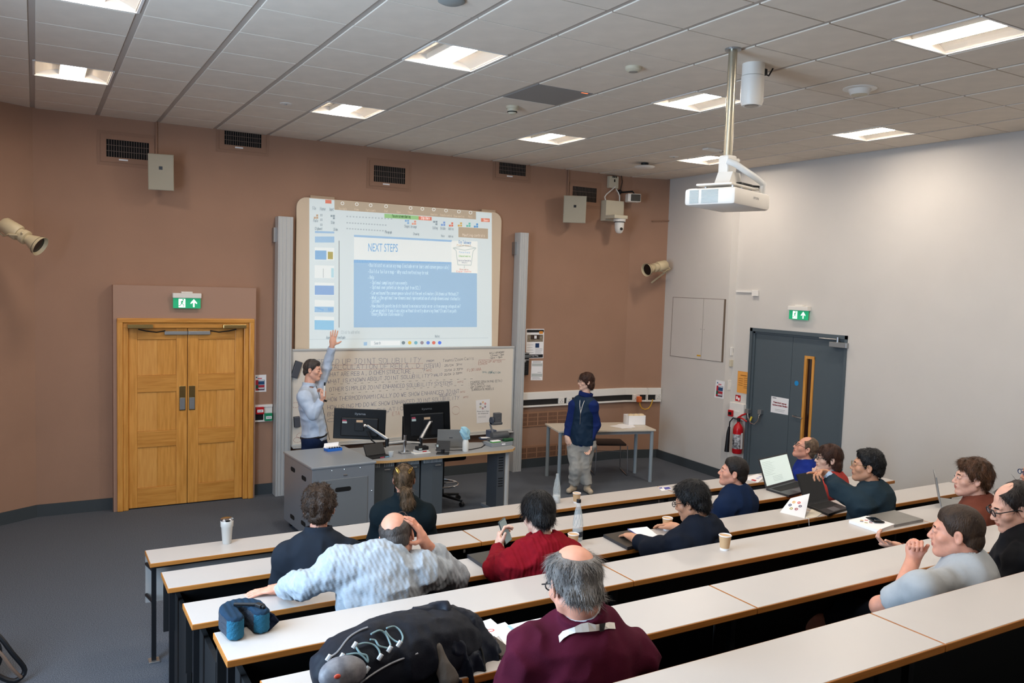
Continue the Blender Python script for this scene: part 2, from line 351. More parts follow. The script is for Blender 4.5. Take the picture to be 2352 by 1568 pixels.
for k, (xa, xb) in enumerate([(.888, 1.497), (1.503, 2.112)]):
    lf = B(); lf.box(xa, xb, -.085, -.06, .012, 2.03); lf = lf.build('door_leaf', M_oak, dr)
    st = .1; wide = .115
    xl, xr = (xa+.09, xb-.115) if k == 0 else (xa+.115, xb-.09)
    for (u0, u1) in ((xa, xl), (xr, xb)): q = B(); q.cbox(u0, u1, -.102, -.06, .012, 2.03, .004); q.build('stile', M_oak, lf)
    zs = [(.012, .23), (.69, .87), (1.31, 1.5), (1.9, 2.03)]
    for z0, z1 in zs: q = B(); q.cbox(xl, xr, -.1015, -.06, z0, z1, .004); q.build('rail', M_oakd, lf)
    for (z0, z1) in ((.23, .69), (.87, 1.31), (1.5, 1.9)):
        n = 2; w = (xr-xl)/n
        for i in range(n): q = B(); q.cbox(xl+w*i+.0005, xl+w*(i+1)-.0005, -.09, -.07, z0+.002, z1-.002, .001); q.build('panel_board', M_oak if (i+k) % 2 else mat('oak_wood_light', 'cf9045', .42, col2='dca052', vscale=5, stretch=(9, 9, .7), coat=.1), lf)
    px0 = xb-.085 if k == 0 else xa+.012
    q = B(); q.cbox(px0, px0+.068, -.108, -.1, 1.23-.14, 1.5-.13, .002); q.build('push_plate', M_brass, lf)
    q = B(); q.cbox(px0+.006, px0+.062, -.112, -.107, 1.1, 1.235, .002); q.build('plate_lower', M_silver, lf)
    cx = 1.0 if k == 0 else 2.0
    q = B(); q.cbox(cx-.13, cx+.13, -.2, -.14, 2.03, 2.075, .006); q.build('door_closer', M_brass, lf)
    q = B(); s = 1 if k == 0 else -1
    q.tube([(cx-s*.02, -.18, 2.02), (cx+s*.06, -.17, 2.0), (cx+s*.17, -.15, 1.985), (cx+s*.26, -.12, 2.0)], .007, 6); q.build('closer_arm', M_blackm, lf)
    q = B(); q.cbox(1.255 if k == 0 else 1.503, 1.497 if k == 0 else 1.74, -.135, -.1, 1.955, 1.995, .004); q.build('coordinator_bar', M_silver, lf)

# ------------------------------------------------------------ exit signs
def exit_sign(label, loc, rz, w=.2):
    t = thing('exit_sign', label, 'sign', loc, rz, 'illuminated exit signs')
    q = B(); q.cbox(-w*.52, w*.52, -.07, 0, .0, .055, .006); q.cbox(-.06, .06, -.05, 0, .055, .072, .004); q.build('sign_housing', M_offw, t)
    q = B(); q.box(-w/2, w/2, -.045, -.035, -.115, 0); q.build('sign_panel', M_sgreen, t)
    q = B(); y = -.0462
    def P(pts): q.add([(u, y, v) for u, v in pts], [tuple(range(len(pts)))])
    # doorway white area with green runner, white arrow
    P([(-w*.3, -.105), (-w*.06, -.105), (-w*.06, -.01), (-w*.3, -.01)]); 
    c = w*.25
    P([(c-.008, -.1), (c+.008, -.1), (c+.008, -.05), (c-.008, -.05)]); P([(c-.034, -.052), (c+.034, -.052), (c+.001, -.012), (c-.001, -.012)])
    P([(c-.034, -.052), (c-.012, -.052), (c-.034, -.066)]); P([(c+.034, -.052), (c+.034, -.066), (c+.012, -.052)])
    q.build('sign_symbols', M_swhite, t)
    q = B(); y = -.047; q.m = []
    def lineg(a, b2, wd):
        a = Vector((a[0], a[1])); b2 = Vector((b2[0], b2[1])); d = (b2-a).normalized(); n = Vector((-d.y, d.x))*wd/2
        q.add([(p.x, y, p.y) for p in (a-n, b2-n, b2+n, a+n)], [(0, 1, 2, 3)])
    x = -w*.18
    lineg((x+.004, -.03), (x-.004, -.06), .016); lineg((x-.004, -.06), (x+.02, -.075), .008); lineg((x+.02, -.075), (x+.014, -.098), .007)
    lineg((x-.004, -.06), (x-.02, -.085), .008); lineg((x-.02, -.085), (x-.034, -.084), .007); lineg((x+.004, -.036), (x+.026, -.05), .006); lineg((x+.002, -.036), (x-.022, -.046), .006)
    q.add([(x+.012+.009*math.cos(a*.7), y, -.02+.009*math.sin(a*.7)) for a in range(9)], [tuple(range(9))])
    q.build('running_figure', M_sgreen, t)
    return t
p = A(428, 684, -.13); exit_sign('lit green exit sign on the box above the oak double doors', (p[0], -.13, p[2]), 0, .29)
p = X(1840, 713, RX); exit_sign('lit green exit sign on the white wall above the grey door', (RX, p[1], p[2]), -math.pi/2, .3)

# ------------------------------------------------------------ grey door on the right wall
t = B(); t.box(RX+.06, RX+.1, -DY1, -DY0, 0, DZ); d2 = struct(t.build('door_2', M_dark)); d2['label'] = 'slate grey door and a half with oak framed vision panel'
def rloc(q, name, m, par, smooth=False): return q.build(name, m, par, smooth)
q = B(); q.box(RX-.012, RX+.08, -DY0-.045, -DY0, 0, DZ); q.box(RX+.012, RX+.1, -DY0-.075, -DY0-.045, 0, DZ-.04); q.build('door_frame', M_door, d2)
q = B(); q.box(RX-.012, RX+.08, -DY1, -DY1+.035, 0, DZ); q.build('door_frame', M_door, d2)
q = B(); q.box(RX-.012, RX+.08, -DY1, -DY0, DZ-.045, DZ); q.box(RX+.012, RX+.1, -DY1, -DY0, DZ-.07, DZ-.045); q.build('door_frame', M_door, d2)
seam = -2.62
sy = -X(1811, 900, RX)[1]
q = B(); q.cbox(RX+.03, RX+.07, -sy+.003, -DY0-.075, .01, DZ-.07, .003); q.build('narrow_leaf', M_door, d2)
vy0, vy1, vz0, vz1 = RB(1845, 815, 1857, 1035, RX)
vy0 = -X(1838, 950, RX)[1]; vy1 = -X(1864, 900, RX)[1]; vy0 += .0; vz1 = X(1850, 817, RX)[2]; vz0 = .55
q = B(); q.box(RX+.03, RX+.07, -vy0-.0, -sy-.003, .01, DZ-.07); q.box(RX+.03, RX+.07, -DY1+.035, -vy1, .01, DZ-.07); q.box(RX+.03, RX+.07, -vy1, -vy0, vz1, DZ-.07); q.box(RX+.03, RX+.07, -vy1, -vy0, .01, vz0)
mlf = q.build('main_leaf', M_door, d2)
q = B(); w = .035
q.cbox(RX+.018, RX+.07, -vy0-w, -vy0, vz0, vz1, .003); q.cbox(RX+.018, RX+.07, -vy1, -vy1+w, vz0, vz1, .003); q.box(RX+.02, RX+.07, -vy1, -vy0, vz1-w, vz1); q.box(RX+.02, RX+.07, -vy1, -vy0, vz0, vz0+w)
q.build('vision_frame', M_oak, mlf)
q = B(); q.box(RX+.05, RX+.055, -vy1+w, -vy0-w, vz0+w, vz1-w); q.build('vision_glass', mat('dark_door_glass', '2a1512', .08, spec=.6), mlf)
hp = X(1826, 955, RX); q = B(); q.tube([(RX-.03, hp[1]+.01, hp[2]), (RX-.035, hp[1]-.02, hp[2]-.004), (RX-.035, hp[1]-.14, hp[2]-.008)], .009, 8); q.tube([(RX+.03, hp[1]+.01, hp[2]), (RX-.03, hp[1]+.01, hp[2])], .012, 8)
q.build('lever_handle', M_chrome, mlf, True)
a0, a1, b0, b1 = RB(1910, 786, 1950, 798); q = B(); q.cbox(RX-.05, RX+.03, -a1, -a0, b0, b1, .005); q.build('door_closer', M_silver, mlf)
q = B(); pa = X(1928, 780, RX); pb = X(1888, 776, RX); q.tube([(RX-.03, pa[1], pa[2]), (RX-.045, pb[1], pb[2])], .008, 6); q.tube([(RX-.03, pa[1], pa[2]-.04), (RX-.03, pa[1], pa[2]+.03)], .014, 8); q.build('closer_arm', M_silver, mlf)
c = X(1826, 880, RX); q = B(); q.lathe([(.032, 0), (.032, .003)], 20, frame((RX+.03, c[1], c[2]), (0, -1, 0), (0, 0, 1), (-1, 0, 0))); q.build('fire_door_disc', mat('sign_blue', '1c86c4', .5), mlf)
def rwpaper(par, x0, y0, x1, y1, m, name='notice_sheet', XX=RX+.03, th=.001):
    a = [X(x0, y0, XX), X(x1, y0, XX), X(x1, y1, XX), X(x0, y1, XX)]
    q = B(); q.add([tuple(p+np.array([-.002, 0, 0])) for p in a]+[tuple(p+np.array([-.0005, 0, 0])) for p in a], [(0, 1, 2, 3), (4, 5, 6, 7), (0, 1, 5, 4), (1, 2, 6, 5), (2, 3, 7, 6), (3, 0, 4, 7)])
    return q.build(name, m, par)
def lines_on(q, pts3, n, u0, u1, v0, v1, w=.003, out=np.array([-1, 0, 0]), jit=.25):
    """rows of small print inside the quad pts3 (tl,tr,br,bl); u,v fractions"""
    tl, tr, br, bl = [np.array(p) for p in pts3]
    for i in range(n):
        v = v0+(v1-v0)*(i+.5)/n; e = u1-random.random()*jit*(u1-u0)
        L0 = tl+(bl-tl)*v; R0 = tr+(br-tr)*v
        p0 = L0+(R0-L0)*u0; p1 = L0+(R0-L0)*e; d = (bl-tl); d = d/np.linalg.norm(d)*w/2
        q.add([p0-d+out*.0006, p1-d+out*.0006, p1+d+out*.0006, p0+d+out*.0006], [(0, 1, 2, 3)])
M_ink = mat('black_ink', '26262a', .7); M_inkg = mat('grey_ink', '8d8d92', .7); M_inkr = mat('red_ink', 'b5323a', .7)
t = thing('door_notice', 'white notice sheet taped to the grey door', 'notice', (0, 0, 0))
def XP(px, py, off=-.0035, XX=RX+.03): return X(px, py, XX)+np.array([off, 0, 0])
q = B(); pts = [XP(1772, 909, -.002), XP(1812, 916, -.002), XP(1810, 953, -.002), XP(1770, 946, -.002)]; q.add(pts, [(0, 1, 2, 3)]); q.add([p+np.array([.0015, 0, 0]) for p in pts], [(3, 2, 1, 0)]); q.build('notice_sheet', M_paper, t)
q = B(); strokes(q, 'Please do not leave any', XP(1777, 924), XP(1807, 930), .018, w=.0045, out=(-1, 0, 0)); strokes(q, 'furniture in front of the doors', XP(1775, 930), XP(1809, 936), .018, w=.0045, out=(-1, 0, 0)); q.build('lettering', M_inkr, t)
q = B(); lines_on(q, pts, 1, .08, .3, .05, .12, .012); lines_on(q, pts, 2, .25, .9, .72, .9, .004); q.build('small_print', M_inkg, t)
# conduit loop across the hinge
t = thing('door_loop_cable', 'metal armoured cable loop bridging the frame and the grey door', 'cable', (0, 0, 0))
pa, pb = X(1717, 944, RX-.03), X(1746, 946, RX-.0); q = B(); pp = [pa, X(1718, 958, RX-.06), X(1724, 971, RX-.07), X(1733, 974, RX-.06), X(1741, 966, RX-.04), pb]
q.tube(pp, .009, 8); q.build('armoured_hose', M_chrome, t, True)
q = B()
for p in (pa, pb): q.cbox(p[0]-.02, p[0]+.04, p[1]-.03, p[1]+.03, p[2]-.03, p[2]+.03, .004)
q.build('end_box', M_silver, t)

# ------------------------------------------------------------ sliding boards
PIL = []
for (x0, x1, xi, lab) in ((2.49, 2.665, 1, 'left grey aluminium post of the sliding boards, beside the oak doors'), (5.80, 5.935, -1, 'right grey aluminium post of the sliding boards, beside the wall phone')):
    t = thing('board_post', lab, 'post', ((x0+x1)/2, 0, 0), 0, 'posts of the sliding boards'); w = (x1-x0)/2
    q = B(); q.box(-w, w, -.17, -.022, 0, 3.35); q.build('column', M_alu, t)
    q = B()
    for u in (-.8, -.35, .12, .75): q.box(w*u-.004, w*u+.004, -.176, -.17, 0, 3.35)
    q.build('ribs', mat('bright_aluminium', 'c3c5c7', .35, .4), t)
    q = B(); q.box(-w-.03 if xi > 0 else -w-.03, -w, -.08, -.004, 3.05, 3.22); q.build('wall_bracket', M_silver, t)
# projection board: rounded surface, tan frame, image
t = thing('projection_board', 'white projection board with rounded corners showing a computer slide', 'board', (0, 0, 0))
bx0, bx1, bz0, bz1 = 2.735, 5.56, 1.62, 3.605
M_proj = mat('projection_surface', 'd8c4ab', .55)
q = B(); q.prism(rrect(bx0, bx1, bz0, bz1, .12, 7), .03, .055, WALLM); q.build('board_surface', M_proj, t)
q = B(); q.box(2.9, 3.2, -.055, -.03, bz1, bz1+.03); q.box(5.25, 5.46, -.055, -.03, bz1-.0, bz1+.03); q.build('hanger_clip', mat('tan_plastic', 'b49a80', .5), t)
SY = -.057
class Flat:                                         # projector light put into flat glowing colours on the board, measured in the photograph's pixels
    def __init__(s, off): s.y = SY-off; s.q = {}
    def g(s, c, em=.55):
        if c not in s.q: s.q[c] = (B(), em)
        return s.q[c][0]
    def P(s, x, y): return A(660+x/4.127, 430+y/4.127, s.y)
    def r(s, c, x0, y0, x1, y1, y2=None, y3=None):  # corners tl,tr,br,bl share x; y2,y3 for slanted bottom
        if y2 is None: y2 = y1; 
        s.g(c).add([s.P(*p) for p in ((x0, y0[0]), (x1, y0[1]), (x1, y1[1]), (x0, y1[0]))], [(0, 1, 2, 3)])
    def t(s, c, txt, x0, y0, x1, y1, h, w=.008):
        w *= .62
        strokes(s.g(c), txt, s.P(x0, y0), s.P(x1, y1), h*.001, w=w)
    def out(s, par, name):
        for i, (c, (b_, em)) in enumerate(s.q.items()):
            b_.flat = True
            b_.build(name, mat('projected_'+c, c, .6, em=PEM), par)
PEM = .11
fl = Flat(0); fl.r('d9e4e6', 208, (103, 243), 1938, (1535, 1505))
fl.P  # image area
fl.out(t, 'projected_image')
f1 = Flat(.0012)
f1.r('b9a892', 447, (122, 232), 1788, (212, 304)); f1.r('b9a892', 1622, (376, 392), 1902, (472, 488))
f1.r('9fcf8e', 920, (250, 272), 1244, (290, 308)); f1.r('e0836c', 1244, (274, 282), 1368, (308, 316)); f1.r('e08a70', 1836, (292, 296), 1918, (326, 330)); f1.r('e0836c', 360, (118, 122), 418, (152, 155))
f1.r('e9efee', 632, (470, 520), 1802, (716, 722)); f1.r('a3c4e0', 632, (450, 500), 1560, (470, 518))
f1.r('a3c4e0', 630, (686, 716), 1797, (1328, 1324)); f1.r('8a9497', 487, (505, 505), 494, (1330, 1330)); f1.r('c5d2d6', 208, (1440, 1425), 1905, (1444, 1429))
f1.r('a3c4e0', 262, (413, 420), 445, (433, 437)); f1.r('a3c4e0', 262, (466, 466), 445, (523, 523))
for (yy, k) in ((568, 0), (738, 1), (902, 2), (1066, 3), (1222, 4)): f1.r('e9efee', 258, (yy, yy+6), 444, (yy+122, yy+124))
f1.r('eef3f4', 790, (1455, 1452), 1070, (1500, 1497)); f1.r('a3c4e0', 724, (1468, 1466), 756, (1500, 1498))
f1.out(t, 'projected_window')
f2 = Flat(.0024)
f2.r('8fb7dc', 262, (598, 600), 370, (684, 686)); f2.r('b3a868', 384, (610, 612), 432, (680, 682)); f2.r('93b2dc', 260, (930, 932), 442, (1018, 1020)); f2.r('a3c4e0', 258, (1130, 1132), 440, (1184, 1186)); f2.r('e9efee', 262, (1140, 1142), 345, (1170, 1172)); f2.r('e9efee', 384, (1142, 1143), 436, (1170, 1171))
f2.r('99cbe8', 258, (1258, 1262), 442, (1348, 1352)); f2.r('b9dbe4', 416, (766, 767), 440, (854, 855)); f2.r('8a9497', 340, (770, 770), 343, (856, 856))
f2.r('f1f4f0', 1556, (508, 512), 1803, (806, 816))
f2.t('b4c0c4', 'Click to add notes', 512, 1388, 690, 1385, 40, .005)
for txt, x0, y0, x1, y1, h in (('Build cost vs accuracy map (include error bars and convergence rate)', 780, 752, 1535, 775, 48), ('Build a failure map - Why each method may break', 780, 812, 1340, 826, 48), ('Help:', 780, 868, 832, 870, 48),
  ('Optimal sampling of rare events', 804, 918, 1138, 922, 44), ('Optimal over potential design (opt from SCL)', 804, 962, 1262, 968, 44), ('Can we bound the convergence rate of different estimators (Alchemical Methods)?', 800, 1015, 1622, 1026, 44),
  ('What is the optimal low-dimensional representation of a high dimensional stochastic', 800, 1060, 1642, 1070, 44), ('system?', 800, 1092, 884, 1093, 44), ('How should k points be distributed to minimise total error in free energy integration?', 798, 1138, 1642, 1142, 44),
  ('Can we predict transition rates without directly observing them? (Transition path', 798, 1182, 1604, 1186, 44), ('theory/Markov state models)', 798, 1216, 1098, 1218, 44)):
    f2.t('dff0f8', txt, x0, y0, x1, y1, h, .0062)
for x, y in ((766, 734), (766, 796), (764, 856)): f2.r('dff0f8', x, (y, y), x+6, (y+6, y+6))
for y in (900, 946, 1000, 1046, 1130, 1176): f2.r('dff0f8', 784, (y, y), 790, (y+6, y+6))
b_ = f2.g('7ab0da'); font(b_, 'NEXT STEPS', f2.P(766, 606), f2.P(1046, 612), .105)
for txt, x0, y0, x1, y1, h in (('Paste', 248, 328, 292, 330, 36), ('File', 240, 212, 272, 214, 40), ('Home', 310, 218, 364, 220, 40), ('Insert', 398, 222, 440, 224, 38), ('Clipboard', 262, 402, 330, 404, 32), ('Slides', 438, 410, 480, 412, 32), ('Paragraph', 926, 434, 992, 438, 32), ('Drawing', 1196, 452, 1250, 454, 32), ('Slide', 414, 345, 448, 347, 34),
   ('Shapes', 1110, 380, 1162, 382, 34), ('Arrange', 1170, 384, 1226, 386, 34), ('Editing', 1378, 396, 1426, 398, 34), ('Dictate', 1452, 400, 1500, 402, 34), ('Add-ins', 1526, 404, 1578, 406, 34), ('Voice', 1458, 470, 1490, 472, 30), ('Add-ins', 1526, 474, 1574, 476, 30), ('Search', 824, 1490, 886, 1488, 36), ('Accessibility: Investigate', 370, 1436, 550, 1434, 34), ('Notes', 1400, 1424, 1446, 1422, 34)):
    f2.t('93a3ab', txt, x0, y0, x1, y1, h, .0055)
for txt, x0, y0, x1, y1, h in (('Join Audio', 486, 214, 564, 219, 36), ('Video', 636, 222, 678, 225, 36), ('Participants', 746, 228, 838, 233, 36), ('Chat', 918, 238, 954, 240, 36), ('Share', 1036, 246, 1076, 249, 36), ('Pause', 1146, 250, 1190, 253, 36), ('Annotate', 1358, 268, 1424, 272, 36), ('Remote control', 1450, 274, 1564, 282, 36), ('Show meeting', 1576, 284, 1678, 290, 36), ('More', 1716, 290, 1754, 293, 36)):
    f2.t('d8c9b4', txt, x0, y0-3, x1, y1-3, h-8, .005)
f2.t('3c6b3c', 'You are screen sharing', 992, 284, 1168, 292, 38, .006); f2.t('fff3ee', 'Stop share', 1266, 302, 1350, 306, 38, .006); f2.t('fff3ee', 'Share', 1860, 322, 1906, 324, 32, .005)
f2.t('efe6da', 'Meeting controls', 1660, 464, 1876, 470, 36, .005)
w_ = f2.g('f7faf8')
for (x, y) in ((522, 152), (658, 160), (790, 170), (936, 180), (1168, 196), (1280, 204), (1388, 210), (1504, 220), (1626, 230), (1736, 240)):
    for k in range(8):
        a = k*math.pi/4; a2 = a+math.pi/4; ps = [f2.P(x+r*math.cos(q_), y+r*math.sin(q_)*1) for r, q_ in ((17, a), (17, a2), (12, a2), (12, a))]; w_.add(ps, [(0, 1, 2, 3)])
for cc, x, y in (('8fb7dc', 1134, 328), ('e6a58e', 1200, 335), ('93a3ab', 1402, 338), ('7fa3d8', 1476, 345), ('e0836c', 1552, 352), ('d8b468', 1636, 352), ('76c5b5', 1716, 355), ('5f9fd6', 1788, 362), ('93a3ab', 430, 282), ('c7a98a', 272, 278), ('93a3ab', 322, 264), ('93a3ab', 322, 308), ('93a3ab', 322, 355)):
    r = 20 if y > 265 and x > 1000 or x in (430, 272) else 10
    g = f2.g(cc)
    for k in range(4):
        if (k+x) % 4 != 1 or r < 15: g.add([f2.P(x+(-r if k % 2 else 2), y+(-r if k < 2 else 2)), f2.P(x+(-2 if k % 2 else r), y+(-r if k < 2 else 2)), f2.P(x+(-2 if k % 2 else r), y+(-2 if k < 2 else r)), f2.P(x+(-r if k % 2 else 2), y+(-2 if k < 2 else r))], [(0, 1, 2, 3)])
for i in range(15):
    for j, yy in enumerate((290, 330, 385)):
        x = 560+i*(26 if j else 30); 
        if x < 1070 and not 700 < x < 860*(j > 5): f2.r('b7c3c8', x, (yy+i*1.6-20*(j == 0), yy+i*1.6-20*(j == 0)), x+15, (yy+12+i*1.6-20*(j == 0), yy+12+i*1.6-20*(j == 0)))
for cc, x in (('7f8f96', 1100), ('e6c25a', 1160), ('7ab5c5', 1218), ('9a8f98', 1276), ('6f8fe0', 1334), ('e07a68', 1388), ('5a7fe8', 1444)):
    g = f2.g(cc); g.add([f2.P(x+17*math.cos(k*.8), 1473+17*math.sin(k*.8)) for k in range(8)], [tuple(range(8))])
f2.out(t, 'projected_detail')
f3 = Flat(.0034)
f3.t('6d9cc8', 'Key Takeaway', 1626, 532, 1744, 538, 44, .006)
f3.t('c79a62', 'Problem domain', 1608, 556, 1742, 560, 22, .004); f3.t('7ab0da', 'Force field', 1630, 622, 1730, 626, 22, .004); f3.t('8cbf72', 'Enhanced sampling', 1626, 658, 1736, 660, 22, .004); f3.t('9aa0b0', 'Statistical Reweighting', 1618, 700, 1740, 702, 20, .004); f3.t('9aa0b0', 'Analysis', 1654, 718, 1706, 720, 20, .004); f3.t('c98c80', 'Observables', 1632, 784, 1718, 786, 20, .004); f3.t('e0705f', 'Experiments', 1604, 804, 1746, 806, 22, .004)
g = f3.g('c9d3d2')
for a_, b_ in (((1570, 575), (1600, 600)), ((1600, 600), (1616, 735)), ((1790, 575), (1760, 605)), ((1760, 605), (1742, 738)), ((1616, 735), (1742, 738)), ((1570, 575), (1680, 552)), ((1680, 552), (1790, 575)), ((1570, 575), (1680, 596)), ((1680, 596), (1790, 575)), ((1678, 742), (1678, 768))):
    p, r_ = f3.P(*a_), f3.P(*b_); d = r_-p; n = np.cross(d/np.linalg.norm(d), (0, -1, 0))*.005; g.add([p-n, r_-n, r_+n, p+n], [(0, 1, 2, 3)])
f3.out(t, 'projected_diagram')

# whiteboard
t = thing('whiteboard', 'long whiteboard full of handwritten notes behind the presenter', 'board', (0, 0, 0))
WY = -.13
wx0, wx1, wz1 = 2.69, 5.775, 1.757
M_wb = mat('whiteboard_enamel', 'e0d6c8', .3, var=.03, vscale=1.2, spec=.5)
q = B(); q.box(wx0, wx1, WY, WY+.02, .60, wz1); q.build('writing_surface', M_wb, t)
q = B(); q.cbox(wx0-.01, wx1+.01, WY-.012, WY+.03, wz1-.006, wz1+.018, .004); q.cbox(wx0-.01, wx1+.01, WY-.012, WY+.03, .585, .61, .004); q.cbox(wx0-.014, wx0+.006, WY-.008, WY+.03, .6, wz1, .003); q.cbox(wx1-.006, wx1+.014, WY-.008, WY+.03, .6, wz1, .003); q.build('frame_rail', M_alu, t)
q = B(); q.cbox(wx0, wx1, WY-.07, WY, .57, .585, .004); q.build('pen_tray', M_alu, t)
WYt = WY-.001
def wt(g, txt, x0, y0, x1, y1, h, w=.005): strokes(g, txt, A(740+x0/5.345, 800+y0/5.345, WYt), A(740+x1/5.345, 800+y1/5.345, WYt), h*.8, w=w*.68, wob=.3)
g = B(); g.flat = True
for a_ in (('SPEED UP JOINT SOLUBILITY', -70, 198, 1225, 172, .080), ('CALCULATION OF REB A , D', 85, 258, 1210, 238, .072), ('(STEVIA)', 1250, 250, 1455, 230, .075), ('FROM', 1285, 168, 1375, 160, .03),
  ('WHAT ARE REB A , D CHEM STRUCTURE , ...?', 65, 345, 1260, 295, .062), ('WHAT IS KNOWN ABOUT JOINT SOLUBILITY?', 65, 428, 1355, 352, .058), ('OTHER SIMPLER JOINT ENHANCED SOLUBILITY SYSTEMS', 88, 528, 1605, 445, .060),
  ('HOW THERMODYNAMICALLY DO WE SHOW ENHANCED JOINT', 70, 650, 1690, 545, .062), ('SOLUBILITY', 1440, 592, 1645, 574, .035), ('HOW USING MD DO WE SHOW ENHANCED JOINT SOLUBILITY', 66, 748, 1690, 625, .060), ('BOTH FROM CALCULATIONS', 66, 830, 1100, 745, .055), ('OF MAP', 66, 905, 860, 800, .05),
  ('VALID', 1370, 345, 1480, 330, .04)): wt(g, *a_)
g.build('handwriting', mat('marker_blue', '5a6080', .5), t)
g = B(); g.flat = True
for a_ in (('Teams/Zoom Calls', 1480, 165, 1865, 135, .045), ('25/04  3PM', 1500, 222, 1720, 208, .032), ('22/04  2:30PM', 1500, 282, 1730, 262, .032), ('25/04  2:30PM', 1495, 335, 1720, 312, .032)): wt(g, *a_, .0045)
g.build('handwriting', mat('marker_grey', '767278', .5), t)
g = B(); g.flat = True
for a_ in (('WILLIAM HENRY', 2055, 68, 2240, 55, .03), ('12 noon - 2pm', 2065, 98, 2235, 82, .026), ('12pm - 5pm', 2055, 128, 2215, 112, .026), ('. COARSE GRAINING (ETA)', 1795, 430, 2210, 408, .036), ('. GPU ACCN', 1795, 456, 1990, 445, .028), ('. QP COMPUTING', 1795, 490, 2070, 472, .03), ('SURROGATE MODELS', 1835, 520, 2110, 505, .034)): wt(g, *a_, .0045)
for i in range(21): wt(g, '-', 140+i*84, 446-i*3.3, 180+i*84, 444-i*3.3, .02)
for i in range(20): wt(g, '-', 110+i*84, 572-i*6, 146+i*84, 570-i*6, .02)
g.build('handwriting', mat('marker_black', '4a484e', .5), t)
g = B(); g.flat = True
for a_ in (('CATCH UP AFTER', 1915, 178, 2205, 170, .036), ('LUNCH', 1915, 200, 2030, 196, .03), ('FLORIANA', 1780, 285, 1955, 268, .045), ('ETA', 860, 828, 960, 815, .06), ('MTC', 1280, 285, 1350, 280, .03), ('MTC', 1665, 425, 1740, 418, .028), ('MTC', 1700, 548, 1760, 540, .028), ('MTC', 1735, 612, 1800, 604, .028)): wt(g, *a_, .0045)
for cx_, cy_, r_ in ((1640, 762, 48), ):
    for k in range(16):
        a_ = k*math.pi/8; p, r2 = [A(740+(cx_+r_*math.cos(v))/5.345, 800+(cy_+r_*1.05*math.sin(v))/5.345, WYt) for v in (a_, a_+.42)]; g.add([p, r2, r2+np.array([0, 0, .004]), p+np.array([0, 0, .004])], [(0, 1, 2, 3)])
for (x0, y0, x1, y1) in ((0, 210, 1240, 185), (80, 268, 1240, 245), (1920, 143, 2250, 138)):
    p, r2 = A(740+x0/5.345, 800+y0/5.345, WYt), A(740+x1/5.345, 800+y1/5.345, WYt); g.add([p, r2, r2+np.array([0, 0, .003]), p+np.array([0, 0, .003])], [(0, 1, 2, 3)])
for (u, v) in ((679, 930), (690, 1000), (683, 1010)):
    p = A(u, v, WYt)
    for k in range(9): a_ = k*.7; g.add([p+np.array([.05*math.cos(a_), 0, .035*math.sin(a_)]), p+np.array([.05*math.cos(a_+.7), 0, .035*math.sin(a_+.7)]), p+np.array([.044*math.cos(a_+.7), 0, .03*math.sin(a_+.7)])], [(0, 1, 2)])
g.build('handwriting', mat('marker_red', 'b0695c', .5), t)
g = B(); g.flat = True; wt(g, 'ONLINE', 1965, 300, 2100, 296, .026, .0045); wt(g, 'FOR ACTION', 2040, 312, 2190, 304, .028, .0045); g.build('handwriting', mat('marker_teal', '3f7b86', .5), t)
# erasers stuck on it
def eraser(lab, c, w, h, ang):
    t2 = thing('board_eraser', lab, 'eraser', (c[0], WY, c[2]), 0, 'erasers on the whiteboard'); M = Ry(ang)
    q = B(); q.cbox(-w/2, w/2, -.045, -.012, -h/2, h/2, .008, M); q.build('handle', mat('eraser_grey', '4c4e55', .6), t2); q = B(); q.box(-w/2, w/2, -.013, 0, -h/2, h/2, M); q.build('felt', M_blackm, t2)
eraser('tilted dark grey eraser at head height beside the presenter', A(680, 848, WY), .085, .205, math.radians(18)); eraser('small dark grey eraser low on the whiteboard behind the presenter', A(681, 968, WY), .07, .13, math.radians(-4))
# notice taped on the whiteboard
def circles(par, cen, ux, uz, r, s, out, name='emblem_rings'):
    cols = ['efb040', 'd8453c', '3a2a52', 'a03a46', 'b0a548', '27365e']
    for i, c in enumerate(cols):
        a = math.radians(90-60*i); q = B(); q.flat = True; p = np.array(cen)+np.array(ux)*r*math.cos(a)+np.array(uz)*r*math.sin(a)
        for k in range(10):
            a0_, a1_ = k*.6283, (k+1)*.6283
            f_ = lambda rr, an: p+np.array(ux)*rr*math.cos(an)+np.array(uz)*rr*math.sin(an)+np.array(out)*.0012
            q.add([f_(s, a0_), f_(s, a1_), f_(s*.5, a1_), f_(s*.5, a0_)], [(0, 1, 2, 3)])
        q.build(name, mat('ring_'+c, c, .6), par)
t = thing('whiteboard_notice', 'white sheet with a ring of coloured dots taped to the whiteboard', 'notice', (0, 0, 0))
q = B(); P4 = [A(1093, 919, WY-.002), A(1125, 916, WY-.002), A(1125, 969, WY-.002), A(1095, 972, WY-.002)]; q.add(P4, [(0, 1, 2, 3)]); q.build('sheet', M_paper, t)
c = A(1109, 930.5, WY-.0025); circles(t, c, (1, 0, 0), (0, 0, 1), .042, .014, (0, -1, 0))
q = B(); q.flat = True; font(q, "Please don't clean", A(1096, 946, WY-.003), A(1123, 945, WY-.003), .018); font(q, 'the whiteboards', A(1098, 951, WY-.003), A(1121, 950, WY-.003), .018); q.build('lettering', M_ink, t)
q = B(); q.flat = True; lines_on(q, P4, 2, .12, .85, .7, .78, .003, np.array([0, -1, 0])); q.build('small_print', M_inkg, t)
